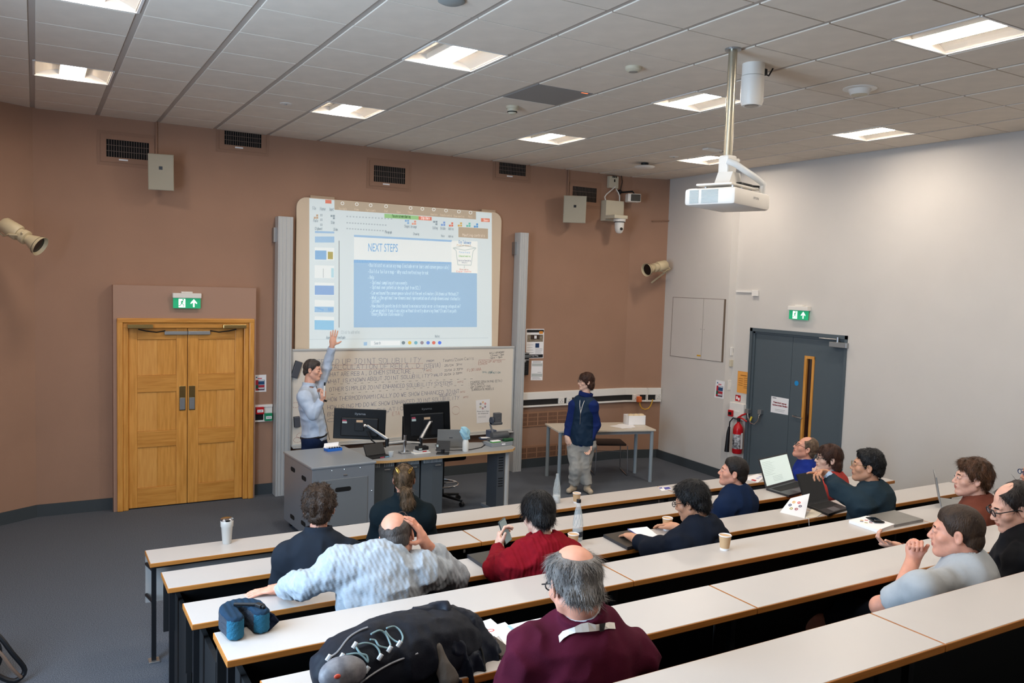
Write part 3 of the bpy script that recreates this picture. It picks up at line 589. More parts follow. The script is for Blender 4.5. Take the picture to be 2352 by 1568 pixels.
# ------------------------------------------------------------ fittings on the front wall
def vent(lab, px):
    x0, x1, z0, z1 = WB(*px); z1 = min(z1, H-.004); cut = z1 > H-.05
    t = thing('wall_vent', lab, 'vent', ((x0+x1)/2, 0, z0), 0, 'brown air vents under the ceiling'); w = (x1-x0)/2; h = z1-z0; m = .055
    q = B(); q.box(-w-m, w+m, -.014, -.001, -m, 0); q.box(-w-m, -w, -.014, -.001, 0, h); q.box(w, w+m, -.014, -.001, 0, h)
    if not cut: q.box(-w-m, w+m, -.014, -.001, h, h+m)
    g = .035; q.box(-w-m-g, w+m+g, -.005, -.001, -m-g, -m); ht = h if cut else h+m; q.box(-w-m-g, -w-m, -.005, -.001, -m, ht); q.box(w+m, w+m+g, -.005, -.001, -m, ht)
    if not cut: q.box(-w-m-g, w+m+g, -.005, -.001, h+m, h+m+g)
    q.build('vent_frame', M_vent, t)
    q = B(); q.box(-w, w, -.004, -.001, 0, h); q.build('duct_opening', M_dark, t)
    q = B(); n = int(2*w/.024)
    for i in range(1, n): x = -w+i*2*w/n; q.box(x-.0025, x+.0025, -.011, -.005, 0, h)
    for zz in (.35, .68): q.box(-w, w, -.009, -.006, h*zz-.0025, h*zz+.0025)
    tag(q.build('grille_bars', mat('vent_bars', '6b5a50', .5), t), kind='stuff')
    q = B(); q.box(-.09, 0, -.016, -.014, -.03, -.014); q.build('paper_label', M_paper, t)
vent('large brown wall vent above the oak doors, left of the left loudspeaker', (244, 324, 342, 364)); vent('brown wall vent cut by the ceiling, right of the left loudspeaker', (515, 292, 600, 336)); vent('brown wall vent above the projection board', (858, 383, 930, 420))
vent('brown wall vent cut by the ceiling near the top right of the projection board', (1146, 362, 1207, 402)); vent('brown wall vent behind the right loudspeaker', (1314, 430, 1369, 463))
for lab, px, zt, zb in (('thin vertical conduit from the ceiling to the left loudspeaker', 359, H, 355), ('thin vertical conduit from the ceiling to the right loudspeaker', 1303, H, 452)):
    x = A(px, zb)[0]; z = A(px, zb)[2]; q = B(); q.tube([(x, -.014, z), (x, -.014, H)], .013, 8); tag(q.build('conduit', M_vent), lab, 'pipe', 'brown conduits')
def speaker(lab, px, ang):
    x0, x1, z0, z1 = WB(*px, Y=-.25); w = (x1-x0)/2; h = z1-z0
    t = thing('wall_loudspeaker', lab, 'loudspeaker', ((x0+x1)/2, -.2, z0), 0, 'cream wall loudspeakers'); M = Rz(ang) @ Rx(math.radians(6)); w *= .93
    q = B(); q.prism([(-w*.62, .1), (w*.62, .1), (w, -.1), (-w, -.1)], 0, h, M); q.build('cabinet', M_cream, t)
    q = B(); q.cbox(-w, w, -.125, -.1, .0, h, .01, M); q.build('front_grille', mat('speaker_grille', 'a8a08e', .7, bump=.3, bscale=900), t)
    q = B(); q.box(-.018, .018, -.128, -.124, h*.57, h*.57+.036, M); q.build('logo_badge', M_black, t)
    q = B(); q.tube([(0, .05, h*.5), (0, .198, h*.5)], .03, 8); q.build('bracket', M_cream, t)
speaker('cream loudspeaker high on the wall above the oak doors', (343, 354, 406, 436), math.radians(-14)); speaker('cream loudspeaker high on the wall right of the boards', (1300, 449, 1346, 511), math.radians(-30))
# camera box, ptz camera, junction box, tiny speaker
x0, x1, z0, z1 = WB(1389, 461, 1430, 508, -.1); t = thing('equipment_box', 'plain white steel box on the brown wall holding the camera', 'box', ((x0+x1)/2, 0, z0))
w = (x1-x0)/2; h = z1-z0; q = B(); q.cbox(-w, w, -.13, 0, 0, h, .004); q.build('enclosure', M_cream, t)
cx, cz = A(1423, 506, -.3)[0], A(1423, 506, -.3)[2]
t = thing('ptz_camera', 'white dome camera hanging from the small box in the right corner', 'camera', (cx, -.3, cz))
q = B(); q.cbox(-.16, .08, -.09, .16, .02, .07, .006); q.build('mount_bracket', M_cream, t)
q = B(); q.lathe([(.088, -.02), (.09, .018)], 24); q.build('base_ring', M_offw, t, True); q = B(); q.lathe([(.075, -.032), (.08, -.02)], 24); q.build('dark_band', M_black, t, True)
q = B(); q.lathe([(.02, -.19), (.045, -.175), (.062, -.14), (.068, -.1), (.07, -.032)], 24); q.build('camera_head', M_offw, t, True)
q = B(); q.lathe([(.022, 0), (.02, .012)], 16, frame((-.01, -.062, -.125), (1, 0, 0), (0, 0, 1), (0, -1, -.2))); q.build('lens', M_lens, t)
x0, x1, z0, z1 = WB(1399, 405, 1420, 432, -.05); t = thing('junction_box', 'small white junction box with cables under the ceiling corner', 'box', ((x0+x1)/2, 0, z0)); w = (x1-x0)/2
q = B(); q.cbox(-w, w, -.06, 0, 0, z1-z0, .004); q.build('enclosure', M_cream, t); q = B()
for i in range(3): q.box(-.03+i*.03, -.015+i*.03, -.064, -.06, .15, .18)
q.box(-.0, .02, -.064, -.06, .09, .13); q.build('sockets', M_dark, t)
for i, pp in enumerate(([(1414, 428), (1405, 436), (1393, 446), (1389, 452), (1391, 461)], [(1415, 434), (1420, 442), (1423, 450), (1423, 462)])):
    q = B(); q.tube([tuple(A(*p, -.07)) for p in pp], .009, 8); tag(q.build('white_cable', M_offw, None, True), ('looped' if i == 0 else 'short')+' white cable between the junction box and the camera box', 'cable', 'white cables by the camera')
sp = A(1454, 455, -.22); t = thing('small_speaker', 'tiny white speaker on a black arm near the ceiling corner', 'loudspeaker', sp)
q = B(); M = Rz(math.radians(-20)); q.cbox(-.1, .1, -.07, .07, -.06, .06, .01, M); q.build('speaker_case', M_offw, t)
q = B(); q.box(-.055, .09, -.074, -.07, -.05, .05, M); q.build('speaker_cloth', mat('dark_cloth', '4b4842', .9), t)
q = B(); q.tube([(-.1, .22, .1), (-.08, .12, .09), (0, .02, .1), (.02, 0, .06)], .014, 8); q.ball((-.1, .2, .1), .035); q.tube([(-.09, .2, .1), (-.06, .2, .25), (-.08, .2, H-sp[2])], .006, 6); q.build('bracket_arm', M_black, t, True)
# adjustable spotlights
def spot(lab, root, d, s=1.0, wallpt=None):
    """d: unit direction the spot points"""
    t = thing('stage_spotlight', lab, 'spotlight', root, 0, 'cream stage spotlights'); d = Vector(d).normalized(); up = Vector((0, 0, 1)); sx = d.cross(up).normalized(); u = sx.cross(d); M = frame((0, 0, 0), sx, u, d) @ Matrix.Scale(s, 4)
    m = mat('spot_cream', 'c9b795', .45)
    q = B(); q.lathe([(.06, -.22), (.075, -.2), (.078, -.05), (.07, -.035)], 24, M); q.build('lamp_body', m, t, True)
    q = B(); q.lathe([(.055, -.035), (.055, .0)], 20, M); q.lathe([(.068, 0), (.07, .045), (.05, .05)], 24, M); q.build('collar', m, t, True)
    q = B(); q.flat = True; q.lathe([(.04, .045), (.1, .2), (.096, .2), (.03, .06)], 28, M); q.build('cone_shade', m, t, True)
    q = B(); q.lathe([(.093, .17), (.088, .165)], 24, M); q.build('front_lens', M_lens, t)
    q = B(); q.tube([M @ Vector((.075, 0, -.0)), M @ Vector((.09, -.03, -.06)), M @ Vector((.0, -.1, -.16)), M @ Vector((0, -.07, -.3))], .01*s, 6); q.ball(M @ Vector((.07, .04, .02)), .012*s, 8); q.build('yoke', m, t, True)
    if wallpt is not None: e_ = M @ Vector((0, -.07, -.3)); q = B(); q.tube([M @ Vector((0, 0, -.2)), e_, Vector(wallpt)-Vector([float(v) for v in root])], .014, 8); q.build('wall_arm', m, t, True)
pL = X(45, 545, -.35); 
spot('cream spotlight at the left edge of the photo, pointing right and down', A(52, 541, -.75), (.75, -.45, -.5), 1.0, (-.75, -.47, 2.62))
spot('cream spotlight on the narrow brown wall by the white panel', A(1506, 614, -.42), (-.97, -.1, -.22), 1.0, (8.2, -.11, 2.72))
# posters, phone, trunking, radiator grilles
def wall_sheet(name, lab, cat, px4, Y=-.002, group=None):
    t = thing(name, lab, cat, (0, 0, 0), 0, group); P4 = [A(x, y, Y) for x, y in px4]; q = B(); q.add([tuple(p) for p in P4]+[(p[0], -.0004 if abs(Y) < .01 else Y+.0015, p[2]) for p in P4], [(0, 1, 2, 3), (0, 1, 5, 4), (1, 2, 6, 5), (2, 3, 7, 6), (3, 0, 4, 7)]); q.build('sheet', M_paper, t)
    return t, P4
def uvq(q, P4, u0, u1, v0, v1, off=.001):
    tl, tr, br, bl = P4; f = lambda u, v: (tl+(bl-tl)*v)*(1-u)+(tr+(br-tr)*v)*u+np.array([0, -off, 0]); q.add([f(u0, v0), f(u1, v0), f(u1, v1), f(u0, v1)], [(0, 1, 2, 3)])
t, P4 = wall_sheet('help_poster', 'tall help poster with a room photo and black bands beside the wall phone', 'poster', [(1209, 755), (1250, 755), (1248, 822), (1208, 823)])
q = B(); q.flat = True; uvq(q, P4, .03, .98, .03, .12); uvq(q, P4, .02, .97, .87, .98); q.build('black_band', M_black, t)
q = B(); q.flat = True; uvq(q, P4, .05, .95, .2, .44); q.build('room_photo', mat('poster_photo_grey', '9a917f', .6, col2='6d5b4c', vscale=30), t)
q = B(); q.flat = True; uvq(q, P4, .25, .75, .2, .36, .0014); q.build('photo_dark_area', mat('poster_dark', '3c2c24', .6), t); q = B(); q.flat = True; uvq(q, P4, .45, .58, .23, .33, .002); q.build('photo_screen', M_paper, t)
q = B(); q.flat = True; uvq(q, P4, .52, .74, .49, .64); q.build('blue_symbol', mat('poster_blue', '16345c', .5), t); q = B(); q.flat = True; uvq(q, P4, .72, .93, .08, .17, .0016); q.build('orange_corner', mat('poster_orange', 'e09038', .5), t)
q = B(); q.flat = True; f = lambda u, v: P4[0]+(P4[3]-P4[0])*v+(P4[1]-P4[0])*u+np.array([0, -.0016, 0]); font(q, 'Need help? Ring', f(.08, .935), f(.68, .935), .022); q.build('lettering', M_paper, t)
q = B(); q.flat = True; lines_on(q, P4, 4, .05, .45, .5, .85, .004, np.array([0, -1, 0])); lines_on(q, P4, 5, .52, .95, .66, .85, .004, np.array([0, -1, 0])); q.build('small_print', M_inkg, t)
t, P4 = wall_sheet('info_sheet', 'pale laminated sheet of small print below the help poster', 'notice', [(1221, 828), (1247, 828), (1246, 873), (1219, 873)])
q = B(); q.flat = True; uvq(q, P4, .04, .96, .14, .28); uvq(q, P4, .04, .96, .66, .82); q.build('grey_block', mat('pale_grey_print', 'b9bdbb', .6), t); q = B(); q.flat = True; lines_on(q, P4, 2, .1, .9, .03, .1, .005, np.array([0, -1, 0])); uvq(q, P4, .55, .9, .585, .605); lines_on(q, P4, 4, .1, .9, .84, .96, .003, np.array([0, -1, 0])); q.build('small_print', M_inkg, t)
def fire_notice(lab, P, th, outv):
    t = thing('fire_notice', lab, 'notice', (0, 0, 0), 0, 'fire action notices'); o = np.array(outv, float)
    q = B(); q.add([p+o*.002 for p in P]+[p+o*.0003 for p in P], [(0, 1, 2, 3), (0, 1, 5, 4), (1, 2, 6, 5), (2, 3, 7, 6), (3, 0, 4, 7)]); q.build('sheet', M_paper, t)
    tl, tr, br, bl = P; f = lambda u, v, k: (tl+(bl-tl)*v)*(1-u)+(tr+(br-tr)*v)*u+o*(.002+.0008*k)
    def R(nm, c, u0, u1, v0, v1, k=1): q = B(); q.flat = True; q.add([f(u0, v0, k), f(u1, v0, k), f(u1, v1, k), f(u0, v1, k)], [(0, 1, 2, 3)]); q.build(nm, mat('fire_'+c, c, .5), t)
    R('blue_block', '1f4a73', th, .86, .3, .58); R('red_block', 'b02436', .14, th, .3, .6); R('red_block', 'b02436', th, .86, .6, .74); R('green_block', '1f5a44', .14, th, .6, .8); R('grey_block', '6b5a66', th, .86, .75, .92); R('red_block', 'b02436', .14, .4, .8, .92); R('white_strip', 'e8e8ea', th, .82, .32, .37, 2); R('white_strip', 'e8e8ea', th, .82, .77, .82, 2); R('red_title', 'c0304a', .3, .65, .19, .24); R('blue_dot', '23628f', .15, .28, .11, .18)
fire_notice('fire action notice on the brown wall right of the oak doors', [A(583, 861), A(611.5, 860), A(611.5, 899), A(583, 900)], .35, (0, -1, 0))
_pe = lambda x, y: (lambda d: CAM+d*((8.36-CAM[0])/d[0]))(ray(x, y))
def EP(x, y, off=.0):     # on the white boxed panel
    d = ray(x, y); a = np.array([8.43, -.16]); n = np.array([-(1.46), .1]); n = n/np.linalg.norm(n); s = ((a-CAM[:2])@n)/(d[:2]@n); p = CAM+d*s; return p+np.array([n[0], n[1], 0])*off
fire_notice('faint fire action notice on the white boxed panel', [EP(1645, 872), EP(1665, 876), EP(1662, 916), EP(1641, 912)], .35, (-1, .07, 0))
# trunking with alarm points by the oak doors
x0, x1, z0, z1 = WB(582, 929, 626, 968, -.03); t = thing('call_point_panel', 'white wall panel with red and green call points beside the oak doors', 'panel', (0, 0, 0))
q = B(); q.cbox(x0, x1, -.02, 0, z0, z1, .003); q.box(x0, x1, -.03, -.018, z1-.03, z1); q.box(x0, x1, -.03, -.018, z0, z0+.02); q.build('back_panel', M_trimw, t)
u = (x1-x0)
q = B(); q.box(x0+u*.11, x0+u*.52, -.026, -.02, z0+.02, z0+(z1-z0)*.48); q.build('black_socket', M_black, t)
for nm, m, a_, b_, c_, d_ in (('red_call_point', M_red, .11, .53, .46, .88), ('green_call_point', M_green, .57, .97, .05, .5)):
    q = B(); q.cbox(x0+u*a_, x0+u*b_, -.06, -.02, z0+(z1-z0)*c_, z0+(z1-z0)*d_, .006); pc = q.build(nm, m, t); q = B(); q.box(x0+u*(a_+.06), x0+u*(b_-.05), -.063, -.06, z0+(z1-z0)*(c_+.12), z0+(z1-z0)*(c_+.28)); q.build('glass_window', M_paper, pc)
    q = B(); [q.box(x0+u*(a_+.1+i*.08), x0+u*(a_+.14+i*.08), -.065, -.063, z0+(z1-z0)*(c_+.18), z0+(z1-z0)*(c_+.22)) for i in range(3)]; q.build('break_dots', M_black, pc)
# wall phone
pc = A(1202, 834, -.05); t = thing('wall_phone', 'black desk phone mounted on the wall beside the right board post', 'phone', (pc[0], 0, pc[2]))
q = B(); q.cbox(-.09, .09, -.06, -.0, -.17, .15, .01); q.build('phone_body', M_black, t); q = B(); q.box(-.03, .08, -.064, -.06, .08, .12); q.build('display', mat('lcd_grey', '6a7074', .2), t)
q = B(); q.cbox(-.05, .088, -.066, -.058, .135, .15, .002); q.cbox(-.04, .088, -.067, -.06, .04, .055, .002); q.ball((.02, -.066, .032), .018, 8, (1, .3, 1)); q.build('silver_trim', M_silver, t)
q = B(); [q.box(-.035+i*.035, -.012+i*.035, -.066, -.06, -.13+j*.034, -.11+j*.034) for i in range(3) for j in range(4)]; q.build('keypad', mat('dark_keys', '26272a', .4), t)
q = B(); q.cbox(-.1, -.055, -.1, -.05, -.16, .13, .015); q.build('handset', M_black, t, True)
q = B(); q.tube([tuple(A(*p, -.02)) for p in ((1189, 866), (1197, 873), (1199, 880), (1197, 892), (1202, 900))], .006, 6); q.build('cord', M_black, t, True)
# dado trunking round the right corner
zt, zb = 1.11, .80
t = thing('wall_trunking', 'white two-band cable trunking along the brown wall to the corner', 'trunking', (0, 0, 0))
seg = [((5.94, 0), (7.84, 0)), ((7.84, 0), (8.42, -.167))]
zt = A(1300, 896)[2]; zb = A(1300, 929)[2]; zm = zt-(zt-zb)*.5
for i, ((xa, ya), (xb, yb)) in enumerate(seg):
    d = Vector((xb-xa, yb-ya, 0)); L = d.length; d.normalize(); M = frame((xa, ya, 0), d, Vector((-d.y, d.x, 0)), (0, 0, 1))
    q = B(); q.cbox(0, L, -.05, 0, zm, zt, .006, M); q.cbox(0, L, -.055, 0, zb, zb+.025, .003, M); q.build('cover', M_trimw, t)
    q = B(); q.box(0, L, -.03, 0, zb+.025, zm, M); q.build('dark_band', mat('trunking_black', '1d1c1d', .5), t)
def socket(px, py, w, m=M_trimw, orange=False):
    p = A(px, py, -.04) if px < 1440 else None
    if p is None:
        d = ray(px, py); a = np.array([7.84, -.04]); n = np.array([.167, .58]); n /= np.linalg.norm(n); s = ((a-CAM[:2])@n)/(d[:2]@n); p = CAM+d*s
    q = B(); q.cbox(p[0]-w/2, p[0]+w/2, p[1]-.012, p[1]+.02, zb+.028, zm+.01, .004); o = q.build('socket_plate', m, t)
    q = B(); [q.box(p[0]+dx-.005, p[0]+dx+.005, p[1]-.0135, p[1]-.011, (zb+zm)/2+dz-.004, (zb+zm)/2+dz+.004) for dx, dz in ((-.02, 0), (.02, 0), (0, .025))]; q.build('socket_holes', M_dark, o)
    return p
socket(1289, 920, .1); socket(1307, 920, .09); socket(1461, 915, .13); socket(1512, 918, .1); pp = A(1470, 917, -.1)
q = B(); q.box(8.17, 8.185, -.165, -.1, zb, zt); q.build('joint_cover', M_trimw, t)
d = ray(1469, 918); a = np.array([7.84, -.09]); n = np.array([.167, .58]); n /= np.linalg.norm(n); P2 = lambda x, y, o=-.09, n=n: (lambda d_: CAM+d_*(((np.array([7.84, o])-CAM[:2])@n)/(d_[:2]@n)))(ray(x, y))
t = thing('orange_plug', 'orange plug with a looping yellow cable in the corner sockets', 'plug', (0, 0, 0))
p = P2(1469, 917); q = B(); q.cbox(p[0]-.035, p[0]+.035, p[1]-.02, p[1]+.04, p[2]-.045, p[2]+.045, .012); q.build('plug_body', mat('orange_rubber', 'd96a35', .5), t, True)
q = B(); q.tube([tuple(P2(*v)) for v in ((1469, 922), (1470, 930), (1474, 937), (1481, 940), (1489, 938), (1494, 932), (1497, 925), (1499, 917))], .008, 8); q.build('yellow_cable', mat('yellow_cable', 'd6a32c', .5), t, True)
# low radiator grilles
for lab, y0, y1 in (('upper perforated heater grille low on the brown wall behind the right post', 948, 976), ('lower perforated heater grille near the skirting behind the right post', 1026, 1062)):
    x0, x1 = 5.94, 6.95; z0 = A(1220, y1)[2]; z1 = A(1220, y0)[2]; t = thing('heater_grille', lab, 'grille', (0, 0, 0), 0, 'brown heater grilles'); q = B(); q.box(x0, x1, -.012, 0, z0-.02, z1+.02); q.build('grille_plate', mat('grille_brown', '9a7258', .5), t)
    q = B(); n = 46
    for i in range(n):
        x = x0+.02+i*(x1-x0-.03)/n
        if i % 8 != 7: [q.box(x, x+.011, -.0135, -.011, z0+(z1-z0)*v, z0+(z1-z0)*(v+.28)) for v in (0, .34, .68)]
    tag(q.build('slots', mat('slot_dark', '5b4034', .8), t), kind='stuff')
q = B(); a_ = P2(1496, 508, 0); b2 = P2(1541, 507, 0); q.tube([a_+np.array([0, -.015, 0]), b2+np.array([0, -.015, 0])], .012, 6); tag(q.build('pipe_stub', M_vent), 'thin brown horizontal pipe on the narrow wall above the right spotlight', 'pipe')

# ------------------------------------------------------------ white panel, right wall fittings
t = thing('riser_cupboard', 'flush two-door white cupboard in the boxed panel', 'cupboard', (0, 0, 0))
ca = [EP(1546, 682), EP(1668, 687), EP(1661, 832), EP(1539, 817)]
def epq(name, m, u0, u1, v0, v1, off, par, th=.003):
    f = lambda u, v, o: (ca[0]+(ca[3]-ca[0])*v)*(1-u)+(ca[1]+(ca[2]-ca[1])*v)*u+np.array([-o, 0, 0]); q = B(); q.add([f(u0, v0, off), f(u1, v0, off), f(u1, v1, off), f(u0, v1, off)]+[f(u0, v0, off-th), f(u1, v0, off-th), f(u1, v1, off-th), f(u0, v1, off-th)], [(0, 1, 2, 3), (7, 6, 5, 4), (0, 4, 5, 1), (1, 5, 6, 2), (2, 6, 7, 3), (3, 7, 4, 0)]); return q.build(name, m, par)
epq('shadow_gap', mat('gap_brown', '6b5b4c', .8), 0, 1, 0, 1, .003, t)
dl = epq('door', M_white, .012, .605, .007, .993, .007, t, .004); dr2 = epq('door', M_white, .612, .97, .007, .993, .007, t, .004)
epq('keyhole', M_dark, .575, .585, .5, .508, .0085, dl, .002); epq('keyhole', M_dark, .635, .645, .5, .508, .0085, dr2, .002); epq('warning_sticker', mat('sticker_yellow', 'd9a52c', .5), .53, .6, .925, .95, .0085, dl, .002)
def rbox(name, lab, cat, px, th, m, group=None, XX=RX, part='case'):
    a0, a1, z0, z1 = RB(*px, XX=XX); t = thing(name, lab, cat, (XX, -(a0+a1)/2, z0), -math.pi/2, group); w = (a1-a0)/2; q = B(); q.cbox(-w, w, -th, 0, 0, z1-z0, .004); q.build(part, m, t); return t, w, z1-z0
def fbox(name, lab, cat, px, th, m, Y=-1.65, group=None):
    x0, x1, z0, z1 = WB(*px, Y=Y); t = thing(name, lab, cat, ((x0+x1)/2, Y, z0), 0, group); w = (x1-x0)/2; q = B(); q.cbox(-w, w, -th, 0, 0, z1-z0, .003); q.build('case', m, t); return t, w, z1-z0
t, w, h = fbox('thermostat', 'small white thermostat on the narrow white return', 'switch', (1677, 797, 1692, 816), .02, M_trimw); q = B(); q.box(-w*.4, w*.7, -.023, -.02, h*.35, h*.85); q.build('display', mat('lcd_grey', '6a7074', .2), t)
t, w, h = fbox('room_sensor', 'cream sensor box below the white thermostat', 'sensor', (1675, 826, 1691, 841), .03, M_cream); q = B(); q.box(-w*.3, w*.8, -.033, -.03, h*.2, h*.8); q.build('cover', mat('cream_yellow', 'd8cf9f', .5), t)
t, w, h = fbox('light_switch', 'white light switch plate on the narrow white return', 'switch', (1671, 873, 1683, 895), .01, M_trimw); q = B(); q.box(-w*.3, w*.3, -.016, -.01, h*.25, h*.75); q.build('rocker', M_offw, t)
t, w, h = rbox('trunking_outlet', 'white surface socket and mini trunking high on the right wall', 'socket', (1730, 666, 1744, 680), .03, M_trimw); q = B(); q.box(-w-.3, -w, -.018, 0, h*.55, h*.85); q.build('mini_trunking', M_trimw, t)
t, w, h = rbox('evacuation_poster', 'orange poster on the white wall left of the grey door', 'poster', (1694, 853, 1721, 903), .0015, mat('orange_paper', 'e8a04a', .7)); q = B(); q.flat = True; q.box(-w*.5, w*.5, -.0035, -.0018, h*.8, h*.84); [q.box(-w*.8, -w*.1, -.0035, -.0018, h*v, h*v+.006) for v in (.35, .45, .55, .65)]; [q.box(w*.1, w*.8, -.0035, -.0018, h*v, h*v+.006) for v in (.25, .32, .42, .52, .6, .7)]; q.build('print', mat('brown_ink', '9a6024', .7), t)
t, w, h = rbox('fire_sign', 'small red and white fire call point sign under the orange poster', 'sign', (1689.5, 907, 1701, 921), .002, M_red); q = B(); q.flat = True; q.box(-w*.7, -w*.1, -.004, -.002, h*.3, h*.8); q.box(w*.1, w*.7, -.004, -.002, h*.15, h*.6); q.build('white_symbols', M_paper, t)
t, w, h = rbox('alarm_trunking_box', 'white box with a red call point and exit button beside the grey door', 'box', (1682, 925, 1715, 962), .06, M_trimw)
q = B(); q.cbox(-w*.98, -w*.35, -.09, -.06, h*.12, h*.52, .006); rc = q.build('red_call_point', M_red, t); q = B(); q.box(-w*.88, -w*.45, -.093, -.09, h*.22, h*.4); q.build('glass_window', M_dark, rc)
q = B(); q.cbox(-w*.2, w*.45, -.075, -.06, h*.12, h*.52, .004); q.build('exit_button', M_offw, t)
# fire extinguisher
ep = X(1693, 1050, RX-.11); t = thing('fire_extinguisher', 'red fire extinguisher with black horn on the white wall by the grey door', 'extinguisher', (RX-.1, X(1693, 1030, RX-.1)[1], .42), math.radians(-70))
q = B(); q.lathe([(.06, 0), (.068, .015), (.068, .33), (.06, .37), (.035, .405), (.02, .42), (.02, .45)], 24); q.build('cylinder', mat('extinguisher_red', 'b3121c', .25), t, True)
q = B(); q.lathe([(.0687, .08), (.0687, .3)], 24); 
q = B(); n = 10; pr_ = [(math.radians(-150+i*12), ) for i in range(n+1)]
for i in range(n): a0_, a1_ = pr_[i][0], pr_[i+1][0]; q.add([(.0692*math.cos(a0_), .0692*math.sin(a0_), .07), (.0692*math.cos(a1_), .0692*math.sin(a1_), .07), (.0692*math.cos(a1_), .0692*math.sin(a1_), .27), (.0692*math.cos(a0_), .0692*math.sin(a0_), .27)], [(0, 1, 2, 3)])
q.build('label', mat('label_black', '1a1a1e', .5, col2='c8c8cc', vscale=25), t)
q = B()
for i in range(5): a0_, a1_ = math.radians(-28+i*12), math.radians(-16+i*12); q.add([(.0692*math.cos(a0_), .0692*math.sin(a0_), .07), (.0692*math.cos(a1_), .0692*math.sin(a1_), .07), (.0692*math.cos(a1_), .0692*math.sin(a1_), .29), (.0692*math.cos(a0_), .0692*math.sin(a0_), .29)], [(0, 1, 2, 3)])
q.build('white_label', M_paper, t)
q = B(); q.tube([(0, 0, .44), (0, 0, .49)], .022, 10); q.build('valve', M_black, t)
q = B(); q.tube([(-.02, 0, .48), (.04, 0, .53), (.1, 0, .56)], .012, 6); q.tube([(-.01, 0, .5), (.05, 0, .49), (.12, 0, .455)], .012, 6); q.build('levers', M_red, t)
q = B(); q.tube([(-.02, 0, .47), (-.08, 0, .48), (-.125, 0, .42), (-.13, 0, .34)], .009, 8); q.tube([(-.13, 0, .35), (-.14, 0, .26), (-.15, 0, .0)], .016, 10, r2=.034); q.build('hose_and_horn', M_black, t, True)
# (the red lever pin)
q = B(); q.box(.01, .03, -.01, .01, .5, .56, Ry(.3)); q.build('yellow_pin', mat('pin_yellow', 'd8c03a', .5), t)

# ------------------------------------------------------------ ceiling fittings and projector
def cthing(name, lab, cat, px, py, group=None): p = F(px, py, H); return thing(name, lab, cat, (p[0], p[1], H), 0, group)
t = cthing('smoke_detector', 'round cream smoke detector hanging right of the dark ceiling grille line', 'detector', 1177, 244); q = B(); q.lathe([(.06, -.025), (.06, 0)], 20); q.build('base', M_cream, t); q = B(); q.lathe([(.03, -.075), (.042, -.06), (.05, -.03), (.05, -.025)], 20); q.build('sensor_head', M_cream, t, True); q = B(); q.lathe([(.047, -.058), (.047, -.05)], 20); q.build('slots', M_dark, t)
t = cthing('flat_ceiling_sensor', 'small flat round cream sensor in the middle of the ceiling', 'detector', 1455, 154); q = B(); q.lathe([(.045, -.035), (.062, -.02), (.062, 0)], 20); q.build('case', M_cream, t, True); q = B(); q.lathe([(.033, -.037), (.033, -.03)], 16); q.build('lens', mat('grey_lens', '9a958c', .5), t)
t = cthing('round_ceiling_speaker', 'round white ceiling speaker right of the projector pole', 'loudspeaker', 1975, 203); q = B(); q.lathe([(.07, -.05), (.09, -.01), (.13, -.006), (.13, 0)], 28); q.build('rim', M_offw, t, True); q = B(); q.lathe([(.062, -.052), (.062, -.045)], 20); q.build('mesh_cover', M_cream, t)
t = cthing('wireless_access_point', 'white disc access point with dark mount near the far corner', 'access point', 1481, 374); q = B(); q.lathe([(.05, -.035), (.05, 0)], 16); q.build('mount', M_black, t); q = B(); q.lathe([(.05, -.072), (.115, -.066), (.14, -.05), (.12, -.04)], 28); q.build('disc', M_offw, t, True)
t = cthing('ceiling_occupancy_sensor', 'grey round sensor at the top edge of the photo', 'detector', 1037, 0); q = B(); q.lathe([(.06, -.02), (.08, -.01), (.08, 0)], 24); q.build('case', mat('sensor_grey', '8c8f8c', .5), t, True)
t = cthing('sprinkler_rose', 'tiny flat round fitting in the tile left of the left middle light', 'fitting', 657, 238, 'tiny ceiling fittings'); q = B(); q.lathe([(.055, -.006), (.06, 0)], 20); q.build('plate', M_offw, t); q = B(); q.lathe([(.01, -.012), (.012, 0)], 10); q.build('pin', M_silver, t)
t = cthing('sprinkler_rose', 'tiny flat round fitting in the tile left of the far ceiling light', 'fitting', 1548, 360, 'tiny ceiling fittings'); q = B(); q.lathe([(.055, -.006), (.06, 0)], 20); q.build('plate', M_offw, t); q = B(); q.lathe([(.01, -.012), (.012, 0)], 10); q.build('pin', M_silver, t)
t = cthing('ceiling_bracket_plate', 'small white plate with a loose wire above the far light', 'fitting', 1636, 342); q = B(); q.cbox(-.11, .11, -.05, .05, -.02, 0, .004); q.build('plate', M_offw, t); q = B(); q.tube([(.1, 0, -.01), (.16, .02, -.03), (.2, .02, -.0)], .005, 6); q.build('wire', M_silver, t)
t = cthing('lecture_camera', 'white cylinder camera hanging from the ceiling beside the pole', 'camera', 1731, 147)
q = B(); q.lathe([(.07, -.3), (.082, -.27), (.082, -.09)], 24); q.build('housing', M_offw, t, True); q = B(); q.lathe([(.08, -.087), (.08, -.0)], 24); q.build('collar', M_offw, t, True); q = B(); q.lathe([(.05, -.303), (.05, -.298)], 20); q.build('lens', M_lens, t)
q = B(); q.cbox(0, .12, -.03, .03, -.07, -.02, .01); q.tube([(.1, 0, -.05), (.16, 0, -.06), (.2, 0, -.0)], .006, 6); q.build('connector_block', M_black, t)
